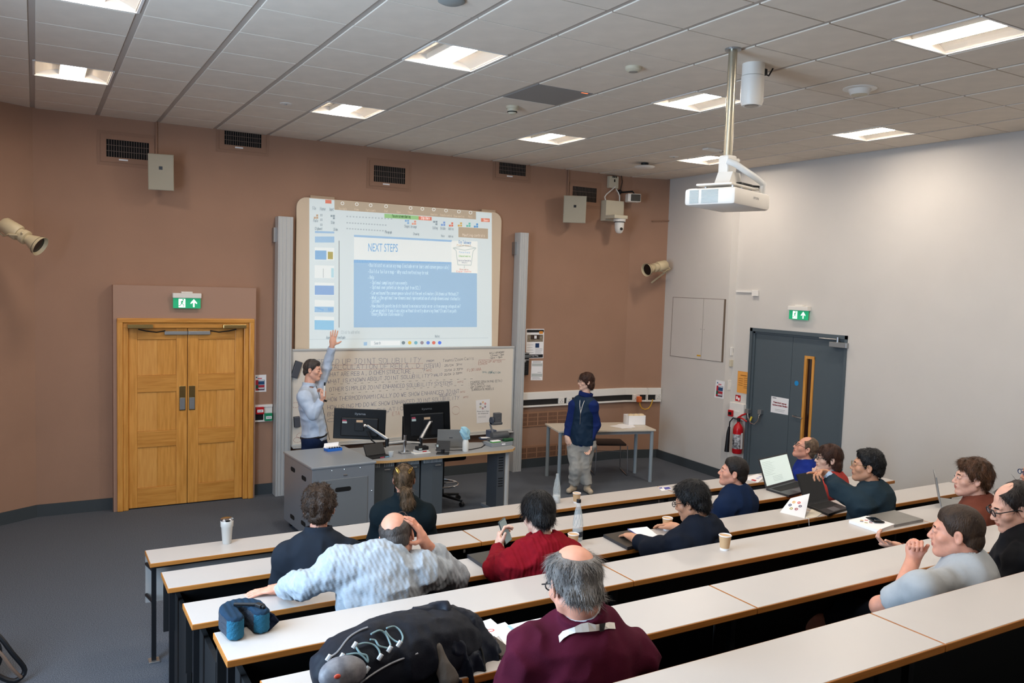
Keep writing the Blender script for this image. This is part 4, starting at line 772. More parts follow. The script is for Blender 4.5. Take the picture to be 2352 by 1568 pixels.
# projector on its pole
pp = F(1684, 112, H); px_, py_ = pp[0], pp[1]
zpr = A(1668, 460, py_)[2]
t = thing('ceiling_projector', 'white projector hanging on a long metal pole from the ceiling', 'projector', (px_, py_, zpr), 0)
zb_ = A(1678, 362, py_)[2]-zpr
q = B(); q.tube([(0, 0, zb_-.05), (0, 0, H-zpr)], .03, 20); q.build('pole', mat('pole_metal', 'b5ae9c', .3, .85), t, True)
q = B(); q.lathe([(.055, H-zpr-.012), (.055, H-zpr-.002)], 20); q.build('ceiling_flange', M_silver, t)
zc = A(1675, 414, py_)[2]-zpr
q = B(); q.cbox(-.045, .045, -.045, .045, zc, zb_+.01, .012); q.tube([(.03, 0, zb_-.02), (.09, -.01, zb_-.02)], .02, 10); q.build('clamp', M_offw, t)
wd = (1770-1578)/FPX*np.dot(np.array([px_, py_, zpr])-CAM, CF)
ang = math.radians(-8)
S = wd/.51; PM = T(0, -.02, 0) @ Rz(math.radians(19)) @ Matrix.Diagonal((1.1, 1.1, .93, 1))
q = B(); q.cbox(-.25, .25, -.17, .17, -.062, .062, .022, PM); q.build('projector_body', M_offw, t, True)
q = B()
for i in range(10): [q.box(-.2535, -.248, u0, u1, -.044+i*.0095, -.039+i*.0095, PM) for u0, u1 in ((.07, .13), (-.06, .05))]
q.build('air_slots', mat('slot_grey', 'a9b3b2', .6), t)['kind'] = 'stuff'
q = B(); font(q, 'EPSON', PM @ Vector((.0, -.1712, -.0)), PM @ Vector((.075, -.1712, -.0)), .016); q.flat = True; q.build('lettering', M_inkg, t)
q = B(); q.lathe([(.05, 0), (.045, .02), (.035, .022)], 24, PM @ frame((.12, .165, 0), (1, 0, 0), (0, 0, 1), (0, 1, 0))); q.build('lens', M_lens, t, True)
q = B(); q.cbox(-.2, .2, -.12, .12, .085, .1, .006, PM); q.prism([(-.1, .1), (.1, .1), (.05, .2), (-.05, .2)], -.05, .05, PM @ Rx(math.radians(90))); q.build('mount_plate', M_offw, t)
q = B(); [q.tube([PM @ Vector((x, y, .055)), PM @ Vector((x, y, .09))], .012, 8) for x in (-.12, 0, .12) for y in (-.09, .09)]; q.build('mount_screws', M_chrome, t)
q = B(); q.cbox(.0, .17, -.09, -.03, .1, .13, .012, PM); q.tube([PM @ Vector(v) for v in ((.15, -.06, .12), (.22, -.1, .12), (.25, -.12, .07))], .008, 6); q.build('black_connectors', M_black, t)
q = B(); q.tube([Vector((-.05, -.05, zc+.12)), Vector((-.02, -.09, zc+.1)), PM @ Vector((.1, -.13, .17)), PM @ Vector((.17, -.15, .13)), PM @ Vector((.18, -.14, .05))], .022, 10); q.build('cable_sleeve', mat('white_sleeve', 'd9d9d6', .4), t, True)
# ------------------------------------------------------------ tiers and bench rows
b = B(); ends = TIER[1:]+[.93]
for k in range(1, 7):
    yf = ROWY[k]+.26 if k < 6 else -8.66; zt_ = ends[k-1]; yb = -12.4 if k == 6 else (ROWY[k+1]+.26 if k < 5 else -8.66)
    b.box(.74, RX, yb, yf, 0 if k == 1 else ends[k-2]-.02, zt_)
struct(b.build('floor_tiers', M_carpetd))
XS = [(.65, 2.698), (2.702, 5.248), (5.252, 7.30)]
ORD = ['first', 'second', 'third', 'fourth', 'fifth', 'sixth']; SEC = ['left', 'middle', 'right']
for k in range(6):
    y1 = ROWY[k]; y0 = y1-.30; z = TZ[k]; fl_ = TIER[k] if k else 0
    for j, (xa, xb) in enumerate(XS):
        if k == 5 and j == 0: pass
        t = thing('lecture_table', f'white topped {SEC[j]} section of the {ORD[k]} bench row counted from the front', 'table', (xa, y1, 0), 0, 'white bench tables')
        L = xb-xa
        q = B(); q.cbox(0.004, L-.004, -.296, -.004, z-.014, z, .002); q.build('tabletop', M_top, t)
        q = B(); q.cbox(0, L, -.3, 0, z-.03, z-.0015, .003); q.build('wood_edge', M_edge, t)
        q = B(); q.box(.01 if k else 0, L-.01, -.045, -.03, z-.36, z-.03); q.build('modesty_panel', mat('grey_panel', '9c9894', .6) if k == 0 else M_blackm, t)
        for xx in ([.035, L-.05] if j == 0 else [L-.05]):
            q = B(); q.tube([(xx, -.2, fl_), (xx, -.2, z-.03)], .02, 4); q.build('leg', M_black, t)
        q = B(); q.box(.03, L-.03, -.22, -.19, z-.065, z-.03); q.build('support_rail', M_black, t)
        if j == 0:
            q = B(); q.cbox(.0, .07, -.24, -.16, fl_, fl_+.012, .003); q.build('foot_plate', M_silver, t)
            if k == 0:
                q = B(); [q.tube([(.005, -.05, zz), (.03, -.2, zz)], .012, 6) for zz in (z-.08, z-.3)]; q.build('panel_clamp', M_black, t)
        if j == 0 and k > 0:
            q = B(); q.box(.075, .1, -.5 if k < 5 else -.3, .1, fl_-.1, z-.12); q.build('end_panel', M_blackm, t)
    if k < 5 or True:
        for j, (xa, xb) in enumerate(XS):
            t = thing('bench_seat', f'black tip-up bench seat in the {SEC[j]} section behind the {ORD[k]} table row', 'seat', (xa, y0, 0), 0, 'black bench seats')
            q = B(); q.cbox(.12, xb-xa-.02, -.46, -.14, fl_+.40, fl_+.44, .012); q.build('seat', M_blackm, t)
            q = B(); [q.box(u, u+.04, -.36, -.3, fl_, fl_+.4) for u in (.2, (xb-xa)/2, xb-xa-.2)]; q.build('seat_support', M_black, t)
    if k < 5:
        q = B(); q.box(.8, 7.28, ROWY[k+1]-.005, ROWY[k+1]+.03, TIER[k], TIER[k+1]+.55); tag(q.build('bench_back', M_blackm), f'long black back board in front of the {ORD[k+1]} table row', 'board', 'black back boards')

# ------------------------------------------------------------ lectern cabinet and desk
DZT = .75
def at(x, y, z): return (float(x), float(y), float(z))
ct = thing('lectern_cabinet', 'grey metal equipment cabinet on castors with slotted panels, left of the desk', 'cabinet', (2.33, -2.2, 0), math.radians(3.5))
CW, CD, CH = .66, .84, .80
q = B(); q.cbox(0, CW, 0, CD, .07, CH-.02, .004); q.build('body', M_gmet, ct)
q = B(); q.cbox(-.012, CW+.012, -.012, CD+.01, CH-.022, CH, .005); q.build('top', mat('cabinet_top_grey', '989da2', .35, .3), ct)
q = B(); q.cbox(.08, CW-.08, -.012, .0, .1, CH-.14, .004); fp = q.build('front_panel', M_gdark if False else mat('panel_grey', '7d8184', .45, .3), ct)
for zz in (CH-.27, .14):
    q = B(); q.prism(rrect(.23, .4, zz, zz+.045, .022, 4), .0, .002, T(0, -.0122, 0) @ WALLM); q.build('hand_slot', M_dark, fp)
for yy, zz in ((.17, CH-.18), (.5, CH-.16), (.17, .16), (.5, .14)):
    q = B(); q.prism(rrect(yy, yy+.13, zz, zz+.045, .022, 4), 0, .002, Matrix([[0, 0, -1, -.0002], [1, 0, 0, 0], [0, 1, 0, 0], [0, 0, 0, 1]])); q.build('side_slot', M_dark, ct)
q = B(); [q.ball((u, -.002, v), .006, 6) for u in (.2, .33, .5) for v in (CH-.05,)]; [q.ball((u, -.002, v), .006, 6) for u in (.04, CW-.03) for v in (.25, .5)]; tag(q.build('screws', M_chrome, ct), kind='stuff')
q = B(); q.tube([(.32, -.0, CH-.11), (.36, -.0, CH-.11)], .009, 6); q.build('latch', M_chrome, ct)
for u, v in ((.06, .06), (CW-.06, .06), (.06, CD-.06), (CW-.06, CD-.06)):
    q = B(); q.lathe([(.03, -.012), (.03, .012)], 14, T(u, v, .032) @ Ry(math.pi/2)); q.build('castor', M_black, ct)
DX0, DX1 = 2.99, 4.83
dk = thing('lectern_desk', 'long grey topped lectern desk with a rounded beech edge', 'desk', (0, 0, 0))
def F3(px, py, z=DZT): p = F(px, py, z); return (p[0], p[1])
outl = [F3(830, 1050), F3(845, 1057)]+[F3(1000, 1045), F3(1120, 1037), F3(1180, 1033), F3(1191, 1028), F3(1192, 1021), F3(1180, 1016), F3(1100, 1016), F3(980, 1018), F3(830, 1024)]
outl = [(2.985, -1.86), (3.03, -1.94), (3.2, -1.97), (4.62, -1.97), (4.75, -1.94), (4.83, -1.85), (4.85, -1.72), (4.82, -1.6), (4.72, -1.5), (4.5, -1.42), (3.9, -1.25), (3.01, -1.22)]
cxm = sum(p[0] for p in outl)/12; cym = sum(p[1] for p in outl)/12
q = B(); q.prism(outl, DZT-.028, DZT-.001); q.build('edge_band', mat('beech_edge', 'c9a06a', .4), dk)
q = B(); q.prism([(cxm+(x-cxm)*.993, cym+(y-cym)*.982) for x, y in outl], DZT-.02, DZT); q.build('desktop', mat('desk_top_grey', '8f9091', .4), dk)
for (xa, xb) in ((3.02, 3.33), (3.35, 3.62), (3.64, 3.9)):
    q = B(); pts = [(xa, -1.86), (xa+(xb-xa)*.5, -1.9 if xa < 3.3 else -1.87), (xb, -1.86), (xb, -1.45), (xa, -1.45)]; q.prism(pts, .02, DZT-.04); ped = q.build('pedestal_door', mat('pedestal_grey', '5f666b' if xa != 3.35 else '81868a', .35, .4), dk)
    q = B(); n = 14; [q.box(xa+.02+i*(xb-xa-.04)/n, xa+.02+(i+.5)*(xb-xa-.04)/n, -1.895, -1.85, DZT-.085, DZT-.045) for i in range(n)]; tag(q.build('vent_slots', mat('slots_light', 'a4a8aa', .5), ped), kind='stuff')
    q = B(); q.cbox((xa+xb)/2+.02, (xa+xb)/2+.09, -1.9, -1.88, DZT-.125, DZT-.11, .003); q.build('pull', M_silver, ped)
q = B(); q.tube([(4.74, -1.78, .02), (4.74, -1.78, DZT-.03)], .05, 20); q.build('leg', M_alu, dk, True)
q = B(); q.box(4.6, 4.7, -1.84, -1.6, .03, DZT-.03); lg = q.build('leg_panel', mat('leg_panel_grey', '4b4f54', .45, .2), dk)
q = B(); [q.box(4.62, 4.68, -1.843, -1.84, .3+i*.03, .31+i*.03) for i in range(12) if i not in (4, 5)]; tag(q.build('slots', M_dark, lg), kind='stuff')
q = B(); q.box(4.58, 4.8, -1.95, -1.5, .0, .03); q.build('leg_foot', M_gmet, dk)
def on(px, py, z=DZT): p = F(px, py, z); return at(p[0], p[1], z)
# monitors on a twin arm
M_mon = mat('monitor_black', '0b0c0e', .35)
def monitor(lab, cx, cy, cz, w, h, yaw, pitch, roll=0):
    t = thing('monitor', lab, 'monitor', (cx, cy, cz), yaw, 'black monitors on the lectern arm'); M = Rx(pitch) @ Ry(roll)
    q = B(); q.cbox(-w/2, w/2, -.0, .03, -h/2, h/2, .006, M); q.build('casing', M_mon, t)
    q = B(); q.cbox(-w*.36, w*.36, -.022, .002, -h*.4, h*.22, .012, M); q.build('rear_bulge', M_black, t)
    q = B(); q.box(-w/2+.012, w/2-.012, .03, .032, -h/2+.02, h/2-.012, M); q.build('display', mat('screen_off', '20242a', .1), t)
    q = B(); q.flat = True; font(q, 'iiyama', M @ Vector((-.055, -.0015, h*.31)), M @ Vector((.06, -.0015, h*.31)), .026, up=M.to_3x3() @ Vector((0, 0, 1))); q.build('lettering', M_silver, t)
    q = B(); q.box(-.035, .035, -.026, -.022, .02, .05, M); q.build('vesa_label', mat('sticker_tan', 'c9a98a', .6), t)
    q = B(); q.cbox(-.05, .05, -.035, -.02, -.07, .025, .006, M); q.build('vesa_plate', M_black, t)
    q = B(); q.box(-w*.33, -w*.25, -.0255, -.0225, h*.1, h*.14, M); q.build('asset_sticker', mat('sticker_red', 'b0455a', .6), t)
    q = B(); q.box(-w*.33, -w*.24, -.0255, -.0225, h*.03, h*.09, M); q.build('asset_sticker', mat('sticker_pale', 'b8c4c0', .6), t)
    return t, M
mA = A(826, 974, -1.45); mB = A(981, 966, -1.5)
sA = np.dot(mA-CAM, CF)/FPX; sB = np.dot(mB-CAM, CF)/FPX
monitor('black monitor seen from behind, left one on the lectern', mA[0], mA[1], mA[2], 118*sA, 70*sA, math.radians(-24), math.radians(0), math.radians(1.5))
monitor('black monitor seen from behind, larger tilted right one on the lectern', mB[0], mB[1], mB[2], 106*sB, 86*sB, math.radians(-20), math.radians(8), math.radians(-4))
pc = A(933, 975, -1.2); t = thing('slim_monitor', 'narrow sliver of a third black screen behind the tilted monitor', 'monitor', (pc[0]+.03, -1.22, DZT+.02), math.radians(-15)); q = B(); q.cbox(-.08, .1, 0, .03, 0, .3, .006); q.build('casing', M_mon, t); q = B(); q.cbox(-.06, .08, -.03, .08, -.019, .005, .004); q.build('foot', M_black, t)
t = thing('twin_monitor_mount', 'silver twin monitor arm clamped to the desk', 'monitor mount', (0, 0, 0))
def AP(px, py, Y): return Vector(A(px, py, Y))
b0 = AP(929, 1052, -1.68); b0.z = DZT
q = B(); q.tube([b0, b0+Vector((0, 0, .2))], .016, 12); q.tube([b0+Vector((0, 0, .09)), b0+Vector((0, 0, .14))], .024, 12); q.build('post', M_chrome, t, True)
q = B(); q.cbox(b0.x-.06, b0.x+.05, b0.y-.06, b0.y+.04, DZT, DZT+.02, .005); q.build('clamp_plate', M_silver, t)
for nm, e, m_, w_ in (('left_arm', (889, 1018), (838, 977), 0), ('right_arm', (966, 1017), (990, 968), 1)):
    E_ = AP(*e, -1.66); V_ = AP(*m_, -1.52); J = b0+Vector((0, 0, .12 if w_ else .13))
    q = B(); q.tube([J, E_], .018, 8); q.build('lower_link', M_silver, t)
    q = B(); q.tube([E_+Vector((0, 0, -.03)), E_+Vector((0, 0, .05))], .022, 10); q.build('elbow_joint', M_black, t, True)
    d_ = (V_-E_); q = B(); q.tube([E_+Vector((0, 0, .05)), E_+d_*.9+Vector((0, 0, .02))], .021 if w_ else .017, 6, r2=.014 if not w_ else .02); q.build('spring_arm', M_silver, t)
    q = B(); q.ball(V_, .022, 8); q.tube([E_+d_*.88+Vector((0, 0, .02)), V_], .014, 8); q.build('tilt_head', M_chrome, t, True)
q = B(); q.tube([AP(843, 990, -1.56), AP(853, 1010, -1.57), AP(868, 1022, -1.6), AP(887, 1026, -1.64)], .008, 8); q.build('cable_loop', M_black, t, True)
# touch panels, laptop, small items on the desk
def slab_at(name, m, t, w, h, th, M, c=.004): q = B(); q.cbox(-w/2, w/2, -th/2, th/2, 0, h, c, M); return q.build(name, m, t)
p = on(868, 1050); t = thing('touch_panel', 'black tilted control panel at the left end of the desk', 'control panel', p, math.radians(12))
slab_at('panel_back', M_black, t, .24, .13, .02, T(0, .04, .015) @ Rx(math.radians(-30))); q = B(); q.cbox(-.13, .13, -.06, .06, 0, .018, .005); q.build('base', M_black, t); q = B(); q.box(-.01, .04, -.062, -.06, .004, .014); q.build('red_sticker', mat('sticker_red', 'b0455a', .6), t); q = B(); q.box(.05, .1, -.062, -.06, .004, .014); q.build('blue_sticker', mat('sticker_blue', '7ba6c0', .6), t)
p = on(1017, 1042); t = thing('tablet_on_stand', 'small black tablet on a stand in front of the laptop', 'tablet', p, math.radians(-30))
slab_at('tablet', M_black, t, .15, .12, .012, T(0, .0, .03) @ Rx(math.radians(-28)) ); q = B(); q.cbox(-.07, .07, -.05, .06, 0, .012, .005); q.tube([(0, 0, .01), (0, .0, .05)], .02, 8); q.build('stand', M_black, t); q = B(); q.box(-.068, -.048, -.021, -.017, .08, .105); q.build('sticker', mat('sticker_pale', 'b8c4c0', .6), t)
def laptop(name, lab, p, yaw, w, d, opening, m, mdisp, logo=None, group='laptops on the tables', screenem=None, sc_lab='display'):
    t = thing(name, lab, 'laptop', p, yaw, group)
    q = B(); q.cbox(-w/2, w/2, -d/2, d/2, 0, .016, .004); bs = q.build('base', m, t)
    q = B(); q.box(-w*.42, w*.42, -.02, d*.42, .016, .0168); q.build('keyboard', M_black, bs); q = B(); q.box(-w*.14, w*.14, -d*.44, -d*.14, .016, .0166); q.build('touchpad', mat('touchpad_grey', '55575a', .4), bs)
    if opening is not None:
        M = T(0, d/2, .016) @ Rx(-math.radians(opening-90))       # lid rises from the rear edge
        q = B(); q.cbox(-w/2, w/2, -.0, .008, 0, d, .003, M); q.build('lid', m, t)
        q = B(); q.box(-w/2+.012, w/2-.012, -.0016, -.0004, .012, d-.01, M); q.build(sc_lab, mdisp, t)
        if logo: q = B(); q.box(-.02, .02, .008, .009, d*.5, d*.5+.012, M); q.build('logo', logo, t)
    else:
        q = B(); q.cbox(-w/2, w/2, -d/2, d/2, .0175, .024, .003); q.build('lid', m, t)
        if logo: q = B(); q.box(-.03, .03, -.006, .006, .024, .0245); q.build('logo', logo, t)
    return t
M_lgrey = mat('laptop_grey', '9a9a98', .35, .5); M_ldark = mat('laptop_dark', '3c3c40', .4, .3); M_doc = mat('lit_document', 'd6e6e2', .4, em=.2)
p = on(1036, 1024); laptop('laptop', 'open silver laptop on the lectern desk seen from behind', (p[0]-.02, p[1]-.0+.0, DZT), math.radians(160), .31, .21, 100, M_lgrey, mat('screen_off', '20242a', .1), mat('logo_dark', '55565a', .4), 'laptops on the lectern')
p = on(1069, 1036); t = thing('spray_bottle', 'white bottle with a pale blue cloth draped on it', 'bottle', p)
q = B(); q.lathe([(.03, 0), (.034, .006), (.035, .1), (.03, .125), (.014, .15), (.014, .17)], 20); q.build('bottle_body', mat('milky_plastic', 'e2dfd8', .35), t, True)
q = B(); q.cbox(-.012, .04, -.012, .012, .17, .2, .005); q.tube([(.03, 0, .19), (.05, 0, .16)], .005, 6); q.build('trigger', M_black, t)
q = on(1066, 1005); tcl = thing('cloth', 'crumpled pale blue cloth hanging over the spray bottle', 'cloth', (p[0], p[1], DZT+.15))
bm = bmesh.new(); bmesh.ops.create_icosphere(bm, subdivisions=4, radius=1)
for v in bm.verts:
    c = v.co; n_ = math.sin(c.x*7+c.z*5)*.12+math.sin(c.y*9-c.z*8)*.1+math.sin(c.z*15+c.x*9)*.07; v.co = Vector((c.x*.055*(1+n_)-.01-.02*c.z, c.y*.035*(1+n_), c.z*.085*(1+n_*.4)+.05))
me = bpy.data.meshes.new('cloth'); bm.to_mesh(me); bm.free(); me.materials.append(mat('blue_cloth', '9cc7d6', .85, bump=.3, bscale=300)); me.shade_smooth(); o = bpy.data.objects.new('cloth_folds', me); COL.objects.link(o); o.parent = tcl
# document camera, tray, erasers on it
p = on(1140, 1022); t = thing('storage_tray', 'low grey tray at the right end of the desk', 'tray', (p[0]+.02, p[1], DZT), math.radians(6)); q = B(); q.cbox(-.14, .16, -.08, .1, 0, .045, .004); q.build('tray_body', mat('tray_grey', '8a8d8f', .5), t); q = B(); q.box(.0, .05, -.083, -.08, .015, .03); q.build('label', M_paper, t)
tx, ty = p[0]+.02, p[1]
t = thing('document_camera', 'dark grey document camera standing behind the tray', 'camera', (tx+.02, ty+.03, DZT+.046), math.radians(0))
M_vis = mat('visualiser_grey', '4d4e50', .5)
q = B(); q.lathe([(.04, -.11), (.045, -.1), (.045, .1), (.04, .11)], 18, T(.03, .02, .06) @ Ry(math.pi/2)); q.cbox(-.12, .1, -.04, .07, 0, .03, .01); q.build('base', M_vis, t, True)
q = B(); q.tube([(-.06, .02, .08), (-.1, .03, .2)], .012, 8); q.build('arm', M_silver, t)
q = B(); q.cbox(-.1, .04, -.03, .05, .19, .225, .012); q.cbox(-.06, .03, -.02, .04, .22, .33, .006); q.build('camera_head', M_vis, t); q = B(); q.lathe([(.045, -.01), (.045, .01)], 18, T(-.09, .01, .24) @ Ry(math.pi/2)); q.build('hinge_disc', mat('slate_plastic', '39404c', .5), t)
q = B(); q.box(-.03, .01, -.0215, -.02, .27, .275); q.build('lettering_strip', M_silver, t)
t = thing('green_case', 'dark green case lying on the tray', 'case', (tx+.12, ty-.04, DZT+.0455), math.radians(5)); q = B(); q.cbox(-.07, .06, -.025, .03, 0, .035, .01); q.build('case_body', mat('dark_green', '1f4a2c', .6), t)
t = thing('green_notepad', 'bright green pad with white paper on the tray', 'notepad', (tx-.05, ty-.045, DZT+.0455), math.radians(5)); q = B(); q.cbox(-.07, .05, -.03, .03, 0, .012, .003); q.build('pad', mat('lime_green', '4f9a4a', .6), t); q = B(); q.box(-.065, .05, -.025, .03, .012, .02); q.build('paper', M_paper, t)
p = on(1112, 1005); t = thing('blue_folder', 'blue folder with white paper left of the document camera', 'folder', (p[0], p[1]-.08, DZT), math.radians(-15)); q = B(); q.cbox(-.1, .09, -.05, .05, 0, .015, .003); q.build('folder', mat('folder_blue', '2a3f5c', .5), t); q = B(); q.box(-.08, .07, -.04, .045, .015, .018); q.build('paper', M_paper, t)
t = thing('slate_box', 'slate blue box standing beside the document camera', 'box', (p[0]+.08, p[1]-.04, DZT), math.radians(8)); q = B(); q.cbox(-.06, .05, -.04, .04, 0, .1, .006); q.build('box_body', mat('slate_box', '454d5e', .6), t)
p = on(966, 1040); t = thing('switch_stack', 'small stack of white and black switch boxes by the arm', 'electronics', (p[0], p[1], DZT), math.radians(5))
q = B(); q.cbox(-.1, .1, -.05, .05, 0, .014, .003); q.build('white_base', M_offw, t); q = B(); q.cbox(-.07, .08, -.045, .045, .014, .036, .003); q.build('grey_box', mat('lab_grey', 'c5c3c1', .5), t); q = B(); q.box(-.0, .05, -.047, -.045, .02, .03); q.build('red_label', M_red, t); q = B(); q.cbox(-.05, .08, -.04, .04, .036, .075, .004); q.build('black_box', M_black, t); q = B(); q.box(-.045, -.005, -.042, -.04, .045, .06); q.build('sticker', mat('sticker_pale', 'b8c4c0', .6), t)
p = on(898, 1049); t = thing('plastic_cup', 'small clear plastic cup on the desk beside the control panel', 'cup', p); q = B(); q.lathe([(.022, 0), (.03, .06)], 16); q.build('cup_wall', mat('cup_clear', 'cfd4d6', .2, alpha=.6), t, True); q = B(); q.lathe([(.02, .004), (.024, .02)], 16); q.build('drink', M_black, t)
p = on(1060, 1030); q = B(); q.tube([on(1000, 1034), on(1040, 1034.5), on(1080, 1033), on(1105, 1028), on(1115, 1021), on(1108, 1014)], .009, 8); tag(q.build('desk_cable', M_black, None, True), 'thick black cable snaking along the desk behind the white bottle', 'cable')
# blue box of markers on the cabinet
p = F(765, 1034, CH); t = thing('marker_box', 'open blue and white box of marker pens on the grey cabinet', 'box', (p[0], p[1], CH), math.radians(8))
q = B(); q.cbox(-.085, .085, -.05, .05, 0, .03, .003); q.build('blue_tray', mat('blue_card', '1f62b8', .5), t); q = B(); q.box(-.09, .1, .0, .052, .03, .034); q.add([(-.085, .05, .03), (.085, .05, .03), (.1, .07, .07), (-.07, .07, .07)], [(0, 1, 2, 3)]); q.build('white_flap', M_paper, t)
q = B(); [q.tube([(-.06+i*.03, -.04, .037), (-.06+i*.03, .03, .037)], .007, 6) for i in range(5)]; q.build('marker_pens', M_offw, t); q = B(); [q.tube([(-.06+i*.03, -.042, .037), (-.06+i*.03, -.03, .037)], .0075, 6) for i in range(5)]; q.build('marker_caps', M_black, t)
# office stool behind the desk
p = F(1010, 1165, 0); sx_, sy_ = 4.18, -1.25
t = thing('drafting_stool', 'black swivel stool with a chrome foot ring under the desk', 'stool', (sx_, sy_, 0))
q = B(); q.cbox(-.22, .22, -.22, .22, .55, .62, .03); q.build('seat', M_blackm, t, True); q = B(); q.tube([(0, 0, .12), (0, 0, .56)], .03, 12); q.build('gas_lift', M_black, t)
q = B(); n = 28; q.tube([(.2*math.cos(2*math.pi*i/n), .2*math.sin(2*math.pi*i/n), .24) for i in range(n+1)], .012, 8, caps=False); q.tube([(-.2, 0, .24), (.2, 0, .24)], .009, 6); q.build('foot_ring', M_chrome, t, True)
for i in range(5):
    a_ = i*2*math.pi/5+.3; q = B(); q.tube([(0, 0, .11), (.28*math.cos(a_), .28*math.sin(a_), .07)], .022, 8, r2=.014); q.build('base_leg', M_black, t); q = B(); q.lathe([(.028, -.02), (.028, .02)], 12, T(.28*math.cos(a_), .28*math.sin(a_), .03) @ Rz(a_+1.2) @ Ry(math.pi/2)); q.build('castor', M_black, t)
q = B(); q.cbox(-.2, .2, -.27, -.22, .7, .98, .02); q.tube([(0, -.1, .56), (0, -.25, .6), (0, -.26, .75)], .016, 8)
# ------------------------------------------------------------ side table and chair
a0_, a1_ = F(1284, 1097, 0), F(1497, 1104, 0)
tx0, ty0, tx1, ty1 = 6.25, -.67, 7.34, -1.34
ang = math.atan2(F(1507, 985, .74)[1]-F(1283, 990, .74)[1], F(1507, 985, .74)[0]-F(1283, 990, .74)[0])
c0 = F(1283, 990, .73); c1 = F(1507, 986, .73); L = float(np.linalg.norm((c1-c0)[:2])); ang = math.atan2(c1[1]-c0[1], c1[0]-c0[0])
t = thing('side_table', 'pale table with round grey legs by the right brown wall', 'table', (c0[0], c0[1], 0), ang); D_ = .6
q = B(); q.cbox(0, L, 0, D_, .705, .73, .004); q.build('tabletop', mat('pale_tabletop', 'cbbfae', .4), t)
q = B(); q.box(.03, L-.03, .03, .045, .665, .705); q.box(.03, L-.03, D_-.045, D_-.03, .665, .705); q.build('apron', M_gmet, t)
for u, v in ((.04, .04), (L-.04, .04), (.04, D_-.04), (L-.04, D_-.04)): q = B(); q.tube([(u, v, 0), (u, v, .705)], .025, 14); q.build('leg', mat('table_leg_grey', '8f999f', .4), t, True)
TM_ = frame((c0[0], c0[1], .73), (math.cos(ang), math.sin(ang), 0), (-math.sin(ang), math.cos(ang), 0), (0, 0, 1))
pb = F(1463, 975, .73); t = thing('white_bag_box', 'open white cardboard box with bread rolls on the side table', 'box', (pb[0], pb[1]+.06, .731), ang)
q = B(); [q.box(*v) for v in ((-.13, .13, -.09, -.085, 0, .13), (-.13, .13, .085, .09, 0, .13), (-.13, -.125, -.09, .09, 0, .13), (.125, .13, -.09, .09, 0, .13), (-.13, .13, -.09, .09, 0, .004))]; q.build('carton', M_paper, t)
q = B(); [q.ball((-.07+.07*(i % 3)+.01*i, -.04+.08*(i//3), .115), .042, 8, (1.1, .9, .6)) for i in range(6)]; q.build('rolls', mat('pale_bread', 'd9c3a0', .7), t, True)
for lab, px4, nm in (('loose white sheet beside the box on the side table', [(1400, 978), (1432, 973), (1452, 983), (1428, 983)], 'paper_sheet'), ('overlapping white leaflet near the front of the side table', [(1418, 974), (1448, 970), (1460, 981), (1428, 984)], 'leaflet')):
    z_ = .7315 if nm == 'paper_sheet' else .7335; P4 = [F(x, y, z_) for x, y in px4]; q = B(); q.add([tuple(p_) for p_ in P4]+[(p_[0], p_[1], p_[2]-.0012) for p_ in P4], [(0, 1, 2, 3), (7, 6, 5, 4), (0, 4, 5, 1), (1, 5, 6, 2), (2, 6, 7, 3), (3, 7, 4, 0)]); tag(q.build(nm, M_paper), lab, 'paper', 'papers on the side table')
P4 = [F(x, y, .86) for x, y in ((1424, 957), (1441, 952), (1445, 958), (1440, 963))]
chx, chy = F(1385, 1085, 0)[:2]
t = thing('visitor_chair', 'dark stacking chair with a thin chrome sled frame behind the standing person', 'chair', (7.05, -.72, 0), math.radians(-25))
q = B(); q.cbox(-.21, .21, -.2, .2, .425, .455, .014); q.build('seat', mat('dark_brown_seat', '352724', .5), t, True)
for s in (-1, 1):
    q = B(); q.tube([(s*.22, -.2, .43), (s*.23, -.21, .02), (s*.23, -.19, .01), (s*.23, .23, .01), (s*.23, .25, .02), (s*.21, .2, .43)], .007, 8); q.build('sled_frame', M_chrome, t, True)
q = B(); q.tube([(-.22, -.19, .35), (.22, -.19, .35)], .006, 6); q.tube([(-.22, .2, .4), (.22, .2, .4)], .006, 6); q.build('cross_bar', M_chrome, t)
